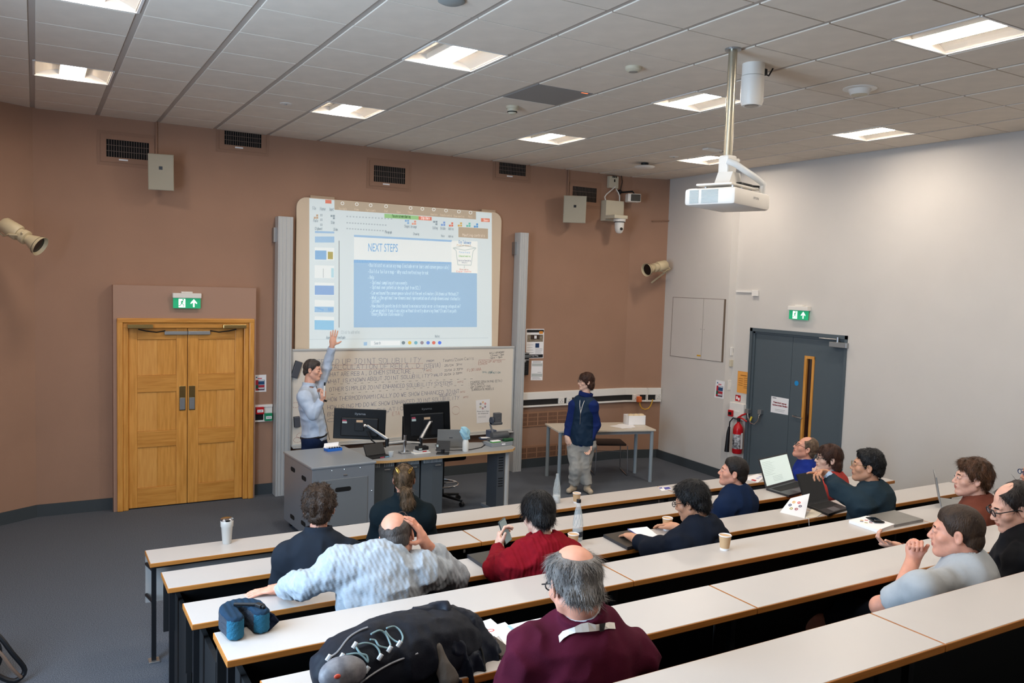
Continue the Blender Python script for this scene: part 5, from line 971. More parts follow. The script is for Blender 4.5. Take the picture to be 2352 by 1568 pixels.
# ------------------------------------------------------------ things on the benches
def TT(px, py, k, dz=0): p = F(px, py, TZ[k]+dz); return (float(p[0]), float(p[1]), TZ[k]+dz)
t = thing('tumbler', 'cream insulated tumbler with a clear lid at the left of the first row', 'tumbler', TT(521, 1247, 0))
q = B(); q.lathe([(.028, 0), (.031, .004), (.04, .12), (.044, .125), (.045, .165), (.043, .168)], 28); q.build('cup_body', mat('tumbler_cream', 'c9c4bc', .3), t, True); q = B(); q.lathe([(.043, .166), (.045, .18), (.04, .184)], 28); q.build('steel_rim', M_chrome, t, True); q = B(); q.lathe([(.035, .17), (.036, .183)], 24); q.build('lid', mat('smoky_lid', '5a5050', .1), t)
def paper_cup(lab, p):
    t = thing('paper_cup', lab, 'cup', p, 0, 'brown paper coffee cups'); q = B(); q.lathe([(.027, .012), (.036, .085)], 24); q.build('cup_wall', mat('kraft_card', 'c9a57c', .7), t, True); q = B(); q.lathe([(.026, 0), (.0272, .013)], 24); q.build('white_foot', M_paper, t)
    q = B(); q.flat = True; n = 24
    for i in range(n):
        a, c_ = 2*math.pi*i/n, 2*math.pi*(i+1)/n
        for (r0, z0, r1, z1) in ((.0362, .084, .0385, .087), (.0385, .087, .0362, .091), (.0362, .091, .035, .088), (.035, .088, .028, .03), (.028, .03, .0001, .028)): q.add([(r0*math.cos(a), r0*math.sin(a), z0), (r0*math.cos(c_), r0*math.sin(c_), z0), (r1*math.cos(c_), r1*math.sin(c_), z1), (r1*math.cos(a), r1*math.sin(a), z1)], [(0, 1, 2, 3)])
    q.build('white_rim', M_paper, t, True); return t
paper_cup('brown paper cup on the first row next to the clear bottle', TT(1324, 1154, 0)); paper_cup('brown paper cup on the third row left of the person in the dark hooded jacket', TT(1532, 1217, 2)); paper_cup('brown paper cup standing alone on the fourth row', TT(1664, 1262, 3))
paper_cup('white rimmed cup half hidden on the third row behind the grey haired head', TT(1316, 1256, 2))
def bottle(lab, p, s, cap, lab_m):
    t = thing('glass_bottle', lab, 'bottle', p, 0, 'clear carafe bottles')
    q = B(); q.lathe([(.034*s, 0), (.036*s, .004), (.036*s, .09*s), (.034*s, .13*s), (.025*s, .19*s), (.014*s, .25*s), (.0135*s, .275*s)], 24); q.build('bottle_glass', mat('bottle_clear', 'dfe6e6', .05, alpha=.32, spec=.8), t, True)
    q = B(); q.lathe([(.0345*s, .003), (.0345*s, .075*s)], 24); q.build('water', mat('water_pale', 'e8eef0', .05, alpha=.25), t)
    q = B(); q.lathe([(.0366*s, .03*s), (.0366*s, .066*s)], 24); q.build('label', lab_m, t)
    if cap: q = B(); q.lathe([(.0155*s, .262*s), (.0155*s, .284*s)], 16); q.build('cap', M_black, t)
    q = B(); [q.tube([(.036*s*r_*math.cos(a+z_*9), .036*s*r_*math.sin(a+z_*9), z_*s) for z_, r_ in ((.1, 1), (.13, .95), (.16, .84), (.19, .7), (.22, .56))], .0012, 4) for a in [i*.7 for i in range(9)]]; tag(q.build('embossed_ribs', mat('rib_glass', 'b8c0c0', .2, alpha=.6), t), kind='stuff')
bottle('clear patterned bottle without cap on the first row', TT(1278, 1154, 0), .95, False, mat('label_pale', 'c3c8c9', .4)); bottle('clear patterned bottle with black cap and dark label on the third row', TT(1326, 1240, 2), .98, True, mat('label_navy', '1c2430', .5))
def tpoly(name, lab, cat, px4, k, th, m, group=None, dz=.0005, parts=None):
    P4 = [F(x, y, TZ[k]+dz+th) for x, y in px4]; c = sum(P4)/4; t = thing(name, lab, cat, (c[0], c[1], TZ[k]+dz), 0, group); L4 = [p-c for p in P4]
    q = B(); q.add([(p[0], p[1], th) for p in L4]+[(p[0], p[1], 0) for p in L4], [(0, 1, 2, 3), (7, 6, 5, 4), (0, 4, 5, 1), (1, 5, 6, 2), (2, 6, 7, 3), (3, 7, 4, 0)]); q.build(parts or 'sheet', m, t)
    return t, [np.array([p[0], p[1], th]) for p in L4]
def uvz(q, L4, u0, u1, v0, v1, off=.0006):
    tl, tr, br, bl = L4; f = lambda u, v: (tl+(bl-tl)*v)*(1-u)+(tr+(br-tr)*v)*u+np.array([0, 0, off]); q.add([f(u0, v0), f(u1, v0), f(u1, v1), f(u0, v1)], [(0, 1, 2, 3)])
# closed laptops
t, L4 = tpoly('laptop', 'closed dark laptop lying on the third row beside the white notebook', 'laptop', [(1386, 1227), (1443, 1217), (1502, 1244), (1441, 1256)], 2, .02, M_ldark, 'closed laptops', parts='base'); q = B(); q.flat = True; uvz(q, L4, .02, .98, .02, .98); q.build('lid', mat('lid_dark', '4a463f', .35, .4), t); q = B(); q.flat = True; uvz(q, L4, .42, .6, .45, .52, .0012); q.build('logo', M_silver, t)
t, L4 = tpoly('laptop', 'closed silver grey laptop on the fourth row beside the booklet', 'laptop', [(1993, 1183), (2055, 1171), (2121, 1192), (2056, 1205)], 3, .018, M_lgrey, 'closed laptops', parts='base'); q = B(); q.flat = True; uvz(q, L4, .01, .99, .01, .99); q.build('lid', mat('lid_grey', '8b8780', .35, .5), t)
t, L4 = tpoly('laptop', 'dark laptop under the elbow of the person in the red jumper', 'laptop', [(1073, 1273), (1135, 1262), (1190, 1285), (1120, 1305)], 2, .02, M_ldark, 'closed laptops', parts='base'); q = B(); q.flat = True; uvz(q, L4, .02, .98, .02, .98); q.build('lid', mat('lid_dark', '4a463f', .35, .4), t)
# notebooks
def bookpages(t, L4, th):
    pass
t, L4 = tpoly('notebook', 'plain white hardback notebook next to the closed dark laptop', 'notebook', [(1442, 1214), (1486, 1209), (1512, 1230), (1480, 1240)], 2, .022, M_paper, 'conference notebooks', parts='cover'); q = B(); q.tube([(L4[0][0], L4[0][1], .022), (L4[3][0], L4[3][1], .026)], .003, 6); q.build('pen', mat('pen_blue', '3c4a9a', .3), t)
t, L4 = tpoly('notebook', 'white notebook with printed coloured dots and a phone on it, fourth row', 'notebook', [(1950, 1194), (1990, 1184), (2055, 1203), (2018, 1217)], 3, .02, M_paper, 'conference notebooks', parts='cover')
ux = (L4[1]-L4[0])/np.linalg.norm(L4[1]-L4[0]); uy = np.cross((0, 0, 1), ux); cc = (L4[0]*.62+L4[2]*.38); circles(t, cc+np.array([0, 0, 0]), ux, uy, .032, .011, (0, 0, 1))
pz = TT(2010, 1195, 3, .021); t = thing('phone', 'black phone lying across the white notebook on the fourth row', 'phone', pz, math.radians(60)); q = B(); q.cbox(-.07, .07, -.035, .035, 0, .009, .004, Ry(math.radians(4))); q.build('phone_body', M_lens, t); q = B(); q.cbox(-.06, -.03, -.025, .02, .0095, .011, .002, Ry(math.radians(4))); q.build('camera_bump', M_chrome, t)
# tented notebook
p = TT(1832, 1184, 2); t = thing('notebook', 'half open white notebook with a ring of coloured dots standing on the third row', 'notebook', (0, 0, 0), 0, 'conference notebooks')
P4 = [Vector(A(1816, 1144, -5.62)), Vector(A(1868, 1160, -5.70)), Vector(F(1848, 1190, TZ[2])), Vector(F(1791, 1176, TZ[2]))]
nrm = (P4[2]-P4[0]).cross(P4[3]-P4[0]).normalized(); P4[1] = P4[1]-nrm*(P4[1]-P4[0]).dot(nrm)
q = B(); q.add([tuple(v) for v in P4]+[tuple(v+nrm*.004) for v in P4], [(0, 1, 2, 3), (7, 6, 5, 4), (0, 4, 5, 1), (1, 5, 6, 2), (2, 6, 7, 3), (3, 7, 4, 0)]); q.build('cover', M_paper, t)
cen = (P4[0]*.55+P4[1]*.12+P4[2]*.1+P4[3]*.23); cen = (P4[0]+P4[1]+P4[2]+P4[3])/4-(P4[1]-P4[0])*.05; ux = (P4[1]-P4[0]).normalized(); uz_ = ((P4[0]-P4[3])-ux*(P4[0]-P4[3]).dot(ux)).normalized(); on_ = nrm if nrm.z > 0 else -nrm
circles(t, np.array(cen)-np.array(on_)*.0+np.array(on_)*(.005 if nrm.z > 0 else .001), np.array(ux), np.array(uz_), .04, .0125, np.array(on_))
P5 = [Vector(F(1866, 1166, TZ[2]+.003)), Vector(F(1900, 1168, TZ[2]+.003)), Vector(F(1876, 1187, TZ[2]+.003)), Vector(F(1849, 1189, TZ[2]+.003))]
q = B(); q.add([tuple(v) for v in P5]+[(v[0], v[1], v[2]-.0028) for v in P5], [(0, 1, 2, 3), (7, 6, 5, 4), (0, 4, 5, 1), (1, 5, 6, 2), (2, 6, 7, 3), (3, 7, 4, 0)]); q.build('pages', mat('page_cream', 'ddd3c0', .7), t)
q = B(); a_ = F(1851, 1190, TZ[2]); q.tube([(a_[0], a_[1]-.0, TZ[2]+.003), (a_[0]+.005, -5.864, TZ[2]+.001), (a_[0]+.01, -5.866, TZ[2]-.05)], .0025, 6); q.build('ribbon', M_paper, t)
# open laptops
def laptop_px(lab, base4, hinge_up, k, m, mdisp, em_lab='display', th=.018):
    """base4: pixels of base corners: far-left, far-right, near-right, near-left at table top; lid rises from the far edge"""
    z = TZ[k]; P = [F(x, y, z+th) for x, y in base4]; c = sum(P)/4; t = thing('laptop', lab, 'laptop', (c[0], c[1], z+.0005), 0, 'open laptops on the benches'); L4 = [p-c for p in P]
    q = B(); q.add([(p[0], p[1], th) for p in L4]+[(p[0], p[1], 0) for p in L4], [(0, 1, 2, 3), (7, 6, 5, 4), (0, 4, 5, 1), (1, 5, 6, 2), (2, 6, 7, 3), (3, 7, 4, 0)]); bs = q.build('base', m, t)
    LL = [np.array([p[0], p[1], th]) for p in L4]; q = B(); q.flat = True; uvz(q, LL, .06, .94, .12, .55); q.build('keyboard', M_blackm, bs); q = B(); q.flat = True; uvz(q, LL, .33, .67, .62, .94); q.build('touchpad', mat('touchpad_grey', '55575a', .4), bs)
    for i in range(5):
        pass
    hl, hr = LL[0], LL[1]; dep = (LL[0]+LL[1]-LL[2]-LL[3])/2; Ld = np.linalg.norm(dep[:2]); du = dep/Ld; an = math.radians(hinge_up); up = np.array([du[0]*math.cos(an), du[1]*math.cos(an), math.sin(an)])*Ld*.98
    nn = np.cross((hr-hl)/np.linalg.norm(hr-hl), up/np.linalg.norm(up)); 
    q = B(); V = [hl, hr, hr+up, hl+up]; q.add([tuple(v) for v in V]+[tuple(v-nn*.007) for v in V], [(0, 1, 2, 3), (7, 6, 5, 4), (0, 4, 5, 1), (1, 5, 6, 2), (2, 6, 7, 3), (3, 7, 4, 0)]); q.build('lid', m, t)
    f = lambda u, v, o=.001: hl+(hr-hl)*u+up*v+nn*o; q = B(); q.flat = True; q.add([f(.03, .06), f(.97, .06), f(.97, .95), f(.03, .95)], [(0, 1, 2, 3)]); q.build(em_lab, mdisp, t)
    return t, f
t, f = laptop_px('large open laptop showing a pale document on the second row', [(1760, 1121), (1826, 1103), (1890, 1118), (1812, 1137)], 67, 1, M_ldark, M_doc)
q = B(); q.flat = True
for i in range(9): v = .84-i*.055; q.add([f(.06, v, .002), f(.06+random.uniform(.2, .5), v, .002), f(.06+.3, v+.006, .002), f(.06, v+.006, .002)], [(0, 1, 2, 3)])
for i in range(4): q.add([f(.3, .16+i*.05, .002), f(.62, .16+i*.05, .002), f(.62, .166+i*.05, .002), f(.3, .166+i*.05, .002)], [(0, 1, 2, 3)])
tag(q.build('document_lines', mat('doc_line', '9db0ae', .6), t), kind='stuff')
laptop_px('open laptop with a black screen on the third row, in front of the pointing person', [(1850, 1158), (1903, 1148), (1948, 1166), (1903, 1180)], 58, 2, M_black, M_lens)
# silver laptop seen edge-on, fourth row
t = thing('laptop', 'silver laptop lid seen edge-on on the fourth row before the rust shirt', 'laptop', (0, 0, 0), 0, 'open laptops on the benches')
L0_ = F(2160, 1160, TZ[3]); ya_ = math.radians(36); n_l = np.array((-math.sin(ya_), math.cos(ya_), 0)); c_l = L0_-n_l*.11+np.array((math.cos(ya_), math.sin(ya_), 0))*.04
M = T(c_l[0], c_l[1], TZ[3]+.0005) @ Rz(ya_)
q = B(); q.cbox(-.15, .15, -.11, .11, 0, .016, .004, M); q.build('base', M_lgrey, t)
M2 = M @ T(0, .11, .016) @ Rx(math.radians(-12)); q = B(); q.cbox(-.15, .15, 0, .008, 0, .215, .003, M2); q.build('lid', M_lgrey, t); q = B(); q.box(-.142, .142, -.001, .0, .012, .207, M2); q.build('display', mat('dim_display', '8e9196', .3), t)
# papers and flyers
t, L4 = tpoly('flyer', 'flyer with purple print lying on the first row near the section joint', 'flyer', [(1512, 1119), (1536, 1116), (1544, 1123), (1520, 1127)], 0, .0008, M_paper, 'flyers on the first row', dz=.0004); q = B(); q.flat = True; uvz(q, L4, .4, .95, .2, .85); uvz(q, L4, .02, .3, .1, .4); q.build('purple_print', mat('print_purple', '4a4a9a', .5), t)
t, L4 = tpoly('open_magazine', 'open magazine with drawings left of the large open laptop', 'magazine', [(1706, 1098), (1740, 1088), (1756, 1094), (1742, 1107)], 0, .006, M_paper, 'flyers on the first row', dz=.0004); q = B(); q.flat = True; uvz(q, L4, .4, .9, .55, .8); q.build('blue_drawing', mat('print_lilac', '8a8ab8', .6, col2='e0e0ea', vscale=60), t); q = B(); q.flat = True; uvz(q, L4, .0, .2, .5, .8); q.build('red_print', M_inkr, t)
t, L4 = tpoly('papers_pile', 'pale magazines at the far right of the third row', 'magazine', [(2262, 1142), (2310, 1132), (2330, 1150), (2280, 1160)], 2, .01, mat('magazine_yellow', 'd8cfa8', .6, col2='b8c8c8', vscale=20), dz=.0005)
# papers by the burgundy person
t, L4 = tpoly('paper_sheet', 'white sheet with a red oval logo beside the backpack', 'paper', [(1078, 1436), (1127, 1420), (1165, 1452), (1100, 1480)], 4, .001, M_paper, 'papers on the fifth row', dz=.0004)
q = B(); q.flat = True
for k in range(14):
    a_, b_2 = k*.45, (k+1)*.45; c_ = L4[0]*.3+L4[2]*.45+L4[3]*.15+L4[1]*.1; q.add([c_+np.array([.02*math.cos(v)*r_, .012*math.sin(v)*r_, .001]) for v, r_ in ((a_, 1), (b_2, 1), (b_2, .72), (a_, .72))], [(0, 1, 2, 3)])
q.build('red_oval', mat('logo_red', 'd9483c', .5), t)
t, L4 = tpoly('paper_sheet', 'white sheet under the dark wallet beside the notes', 'paper', [(1130, 1437), (1160, 1428), (1230, 1490), (1185, 1516)], 4, .001, M_paper, 'papers on the fifth row', dz=.0016)
t, L4 = tpoly('open_notes', 'open page of handwritten notes with a blue border in front of the burgundy jumper', 'paper', [(1158, 1437), (1250, 1417), (1290, 1460), (1225, 1496)], 4, .0015, M_paper, 'papers on the fifth row', dz=.003)
q = B(); q.flat = True; uvz(q, L4, .05, .13, .02, .98); q.build('blue_border', mat('pale_blue', '9fc4e2', .6), t); q = B(); q.flat = True; lines_on(q, L4, 8, .22, .9, .08, .9, .0016, np.array([0, 0, 1])); q.build('handwriting', M_inkg, t)
t, L4 = tpoly('wallet', 'dark brown notebook lying on the papers by the backpack', 'notebook', [(1100, 1468), (1135, 1460), (1183, 1496), (1150, 1506)], 4, .012, mat('dark_brown_leather', '3c342e', .6), None, dz=.0042, parts='cover')
a_ = F(1222, 1459, TZ[4]+.013); b2 = F(1262, 1476, TZ[4]+.013); t = thing('pen', 'pale blue pen lying on the open notes', 'pen', (a_[0], a_[1], TZ[4]+.009)); v = Vector((b2[0]-a_[0], b2[1]-a_[1], 0)); q = B(); q.tube([(0, 0, 0), v], .004, 8); q.build('barrel', mat('pen_pale', 'a6c6dc', .3), t); q = B(); q.tube([v*-.06, v*.18], .0045, 8); q.build('grip', mat('pen_dark', '4a6a8a', .3), t)
# ------------------------------------------------------------ sculpting with distance fields
f32 = np.float32
def knit_mat(n, c, ang):
    m = mat(n, c, .95, var=.08, vscale=40, spec=.1); nt = m.node_tree; N = nt.nodes; L = nt.links; tc = N.new('ShaderNodeTexCoord'); mp = N.new('ShaderNodeMapping'); mp.inputs['Rotation'].default_value = (0, ang, ang*.3); L.new(tc.outputs['Object'], mp.inputs[0])
    w = N.new('ShaderNodeTexWave'); w.inputs['Scale'].default_value = 15; w.inputs['Distortion'].default_value = 1.2; w.inputs['Detail Scale'].default_value = 3; L.new(mp.outputs[0], w.inputs[0])
    w2 = N.new('ShaderNodeTexWave'); w2.bands_direction = 'Z'; w2.inputs['Scale'].default_value = 26; w2.inputs['Distortion'].default_value = 5; L.new(mp.outputs[0], w2.inputs[0])
    ad = N.new('ShaderNodeMath'); ad.operation = 'MULTIPLY_ADD'; ad.inputs[1].default_value = .12; L.new(w2.outputs['Fac'], ad.inputs[0]); L.new(w.outputs['Fac'], ad.inputs[2]); bp = N.new('ShaderNodeBump'); bp.inputs['Strength'].default_value = .3; bp.inputs['Distance'].default_value = .005; L.new(ad.outputs[0], bp.inputs['Height']); L.new(bp.outputs[0], N['Principled BSDF'].inputs['Normal']); return m
def nrm(v): v = np.array(v, float); return v/np.linalg.norm(v)
class Prim:                                    # rounded cone / ellipsoid collection with smooth union
    pass
def d_cap(P, a, b, ra, rb):
    a = np.array(a, f32); b = np.array(b, f32); ab = b-a; t = np.clip(((P-a)@ab)/(ab@ab+1e-9), 0, 1); return np.linalg.norm(P-a-t[:, None]*ab, axis=1)-(ra+(rb-ra)*t)
def d_ell(P, c, r, R=None):
    q = P-np.array(c, f32)
    if R is not None: q = q@np.array(R, f32)
    r = np.array(r, f32); k0 = np.linalg.norm(q/r, axis=1); k1 = np.linalg.norm(q/(r*r), axis=1)+1e-9
    return np.where(k0 < 1e-3, -r.min(), k0*(k0-1)/k1)
def smin(a, b, k): h = np.clip(.5+.5*(b-a)/k, 0, 1); return b*(1-h)+a*h-k*h*(1-h)
def smax(a, b, k): return -smin(-a, -b, k)
_L = rng.random((32, 32, 32)).astype(f32)
def vnoise(P, s):
    q = P*s; i = np.floor(q).astype(int); f = (q-i).astype(f32); f = f*f*(3-2*f); r = 0
    for dx in (0, 1):
        for dy in (0, 1):
            for dz in (0, 1):
                w = (f[:, 0] if dx else 1-f[:, 0])*(f[:, 1] if dy else 1-f[:, 1])*(f[:, 2] if dz else 1-f[:, 2]); r = r+w*_L[(i[:, 0]+dx) & 31, (i[:, 1]+dy) & 31, (i[:, 2]+dz) & 31]
    return r*2-1
def extract(f, lo, hi, h):
    lo = np.array(lo, float); hi = np.array(hi, float); nc = np.ceil((hi-lo)/(4*h)).astype(int)+1; n = nc*4
    ax = [lo[k]+np.arange(nc[k]+1)*4*h for k in range(3)]; G = np.stack(np.meshgrid(*ax, indexing='ij'), -1).reshape(-1, 3).astype(f32)
    C = f(G).reshape(nc+1); A_ = np.abs(C); m = A_[:-1, :-1, :-1].copy()
    for dx in (0, 1):
        for dy in (0, 1):
            for dz in (0, 1): m = np.minimum(m, A_[dx:nc[0]+dx, dy:nc[1]+dy, dz:nc[2]+dz])
    act = m < 5.2*h
    D = np.repeat(np.repeat(np.repeat(C[:-1, :-1, :-1], 4, 0), 4, 1), 4, 2); D = np.where(D > 0, 1., -1.).astype(f32)
    M = np.repeat(np.repeat(np.repeat(act, 4, 0), 4, 1), 4, 2); idx = np.argwhere(M); Pp = (lo+idx*h).astype(f32)
    D[idx[:, 0], idx[:, 1], idx[:, 2]] = f(Pp)
    D[-1] = 1; D[:, -1] = 1; D[:, :, -1] = 1; D[0] = 1; D[:, 0] = 1; D[:, :, 0] = 1
    S = D < 0; c = np.zeros(np.array(D.shape)-1, np.uint8); offs = [(x, y, z) for x in (0, 1) for y in (0, 1) for z in (0, 1)]; sh = c.shape
    for x, y, z in offs: c += S[x:x+sh[0], y:y+sh[1], z:z+sh[2]]
    a = np.argwhere((c > 0) & (c < 8)); idm = -np.ones(sh, np.int64); idm[a[:, 0], a[:, 1], a[:, 2]] = np.arange(len(a))
    V = {o: D[a[:, 0]+o[0], a[:, 1]+o[1], a[:, 2]+o[2]] for o in offs}; acc = np.zeros((len(a), 3)); cnt = np.zeros(len(a))
    for o in offs:
        for k in range(3):
            if o[k] == 0:
                p = list(o); p[k] = 1; p = tuple(p); u, v = V[o], V[p]; s = (u < 0) != (v < 0); t = np.where(s, u/(u-v+1e-12), 0); q = np.array(o, float)[None].repeat(len(a), 0); q[:, k] = t; acc += q*s[:, None]; cnt += s
    vs = lo+(a+acc/np.maximum(cnt, 1)[:, None])*h; faces = []
    for k in range(3):
        sl0 = [slice(None)]*3; sl1 = [slice(None)]*3; sl0[k] = slice(0, -1); sl1[k] = slice(1, None); s0 = S[tuple(sl0)]; s1 = S[tuple(sl1)]; e = np.argwhere(s0 != s1); i, j = [x for x in range(3) if x != k]
        e = e[(e[:, i] > 0) & (e[:, j] > 0) & (e[:, i] < sh[i]) & (e[:, j] < sh[j])]
        def cell(di, dj): q = e.copy(); q[:, i] += di; q[:, j] += dj; return idm[q[:, 0], q[:, 1], q[:, 2]]
        F4 = np.stack([cell(-1, -1), cell(0, -1), cell(0, 0), cell(-1, 0)], 1); fl = s0[e[:, 0], e[:, 1], e[:, 2]]
        if k == 1: fl = ~fl
        F4[~fl] = F4[~fl][:, ::-1]; faces.append(F4[(F4 >= 0).all(1)])
    return vs, np.concatenate(faces)
def sdf_obj(name, pieces, mats, parent, matfn=None, origin=None):
    """pieces: list of (f, lo, hi, h); joined into one mesh object"""
    VV, FF, n = [], [], 0
    for (f, lo, hi, h) in pieces:
        v, q = extract(f, lo, hi, h); VV.append(v); FF.append(q+n); n += len(v)
    V = np.concatenate(VV); Q = np.concatenate(FF)
    if origin is not None: V0 = V-np.array(origin)
    else: V0 = V
    me = bpy.data.meshes.new(name); me.vertices.add(len(V)); me.vertices.foreach_set('co', V0.astype(f32).ravel()); me.loops.add(Q.size); me.loops.foreach_set('vertex_index', Q.ravel().astype(np.int32)); me.polygons.add(len(Q))
    me.polygons.foreach_set('loop_start', (np.arange(len(Q))*4).astype(np.int32)); me.polygons.foreach_set('use_smooth', np.ones(len(Q), bool))
    for m in mats: me.materials.append(m)
    if matfn is not None: me.polygons.foreach_set('material_index', matfn(V[Q].mean(1)).astype(np.int32))
    me.update(); me.validate(); o = bpy.data.objects.new(name, me); COL.objects.link(o)
    if parent is not None: o.parent = parent
    return o, V, Q

# ------------------------------------------------------------ people
def skin_mat(name, c): return mat('skin_'+name, c, .48, var=.05, vscale=30, sss=.12, bump=.05, bscale=250)
SK = {'fair': skin_mat('fair', 'd9a48c'), 'rosy': skin_mat('rosy', 'd6987f'), 'tan': skin_mat('tan', 'c58f70'), 'pale': skin_mat('pale', 'e2b8a2')}
M_lip = {k: mat('lip_'+k, v, .4) for k, v in (('fair', 'b8705f'), ('rosy', 'b4685a'), ('tan', 'a5695a'), ('pale', 'c27c70'))}
M_eyew = mat('eye_white', 'bfb8b0', .45); M_iris = mat('eye_iris', '2e2520', .1)
def hair_mat(n, c, c2): return mat('hair_'+n, c, .5, col2=c2, vscale=35, island=.3, spec=.3, stretch=(1, 1, .4), bump=.5, bscale=160)
HM = {'brown': hair_mat('brown', '22160f', '37271b'), 'dark': hair_mat('dark', '140e0c', '231a16'), 'black': hair_mat('black', '060608', '0f1014'), 'auburn': hair_mat('auburn', '2e1810', '43271a'), 'grey': hair_mat('grey', '5c5856', '8a8682'), 'rust': hair_mat('rust', '38220f', '573620'), 'mouse': hair_mat('mouse', '40311f', '6b5540'), 'salt': hair_mat('salt', '2a2523', '463f3b'), 'sand': hair_mat('sand', '46382c', '6b5643')}
def orient(fwd, roll=0):
    y = nrm(fwd); x = nrm(np.cross(y, (0, 0, 1))); z = np.cross(x, y)
    if roll: c, s = math.cos(roll), math.sin(roll); x, z = x*c+z*s, -x*s+z*c
    return np.stack([x, y, z], 1)                 # columns right, forward, up
def head_parts(P, s, jaw=1.0, young=1.0):
    """P in head space (metres/s)"""
    d = d_ell(P, (0, -.016, .032), (.074, .094, .088)); d = smin(d, d_ell(P, (0, .028, -.035), (.058*jaw, .062, .078)), .03)
    d = smin(d, d_cap(P, (-.046*jaw, -.005, -.055), (-.012, .068, -.098), .02, .016), .025); d = smin(d, d_cap(P, (.046*jaw, -.005, -.055), (.012, .068, -.098), .02, .016), .025)
    d = smin(d, d_ell(P, (0, .075, -.092), (.022, .018, .016)), .02)
    d = smin(d, d_ell(P, (0, .073, .024), (.05, .018, .012)), .016)
    for sx in (-1, 1):
        d = smax(d, -d_ell(P, (sx*.031, .103, .006), (.019, .02, .012)), .014); d = smin(d, d_ell(P, (sx*.042, .055, -.022), (.024, .024, .022)), .018)
        d = smin(d, d_ell(P, (sx*.031, .078, .005), (.0165, .014, .011)), .004)
    d = smin(d, d_cap(P, (0, .083, .012), (0, .106, -.026), .008, .0115), .012)
    for sx in (-1, 1): d = smin(d, d_ell(P, (sx*.0125, .096, -.032), (.008, .011, .008)), .006)
    d = smin(d, d_ell(P, (0, .083, -.056), (.026, .014, .018)), .014)
    d = smin(d, d_ell(P, (0, .094, -.052), (.021, .007, .0055)), .004); d = smin(d, d_ell(P, (0, .092, -.064), (.018, .008, .006)), .004)
    d = smax(d, -d_ell(P, (0, .104, -.0575), (.022, .009, .0018)), .003)
    for sx in (-1, 1):
        q = P.copy(); q[:, 0] *= sx; q = q-np.array((.078, -.008, -.008), f32); R = np.array([[.93, .36, 0], [-.36, .93, 0], [0, 0, 1]], f32); q = q@R.T
        e = d_ell(q, (0, -.004, .004), (.0065, .019, .031)); e = np.minimum(e, d_ell(q, (0, .0, -.018), (.006, .011, .012))); e = smax(e, -d_ell(q, (.009, .001, .003), (.0085, .0115, .02)), .002); d = smin(d, e, .006)
    return d
def zline_fn(style):
    T_ = {'short': ([-.12, -.09, -.05, -.02, .012, .03, .05, .075, .09, .12], [-.072, -.07, -.045, -.03, -.02, .0, .045, .062, .072, .075]),
          'receding': ([-.12, -.09, -.05, -.02, .012, .03, .05, .075, .12], [-.07, -.065, -.045, -.03, -.015, .02, .07, .098, .1]),
          'long': ([-.12, -.09, -.05, -.02, .02, .035, .055, .075, .09, .12], [-.115, -.115, -.1, -.06, -.03, -.005, .02, .05, .058, .06]),
          'bob': ([-.12, -.09, -.05, -.02, .02, .035, .055, .07, .09, .12], [-.12, -.12, -.11, -.085, -.05, -.01, .02, .032, .038, .04]),
          'tied': ([-.12, -.09, -.05, -.02, .012, .03, .05, .075, .09, .12], [-.06, -.06, -.035, -.02, -.005, .02, .05, .062, .07, .075])}
    return T_[style]
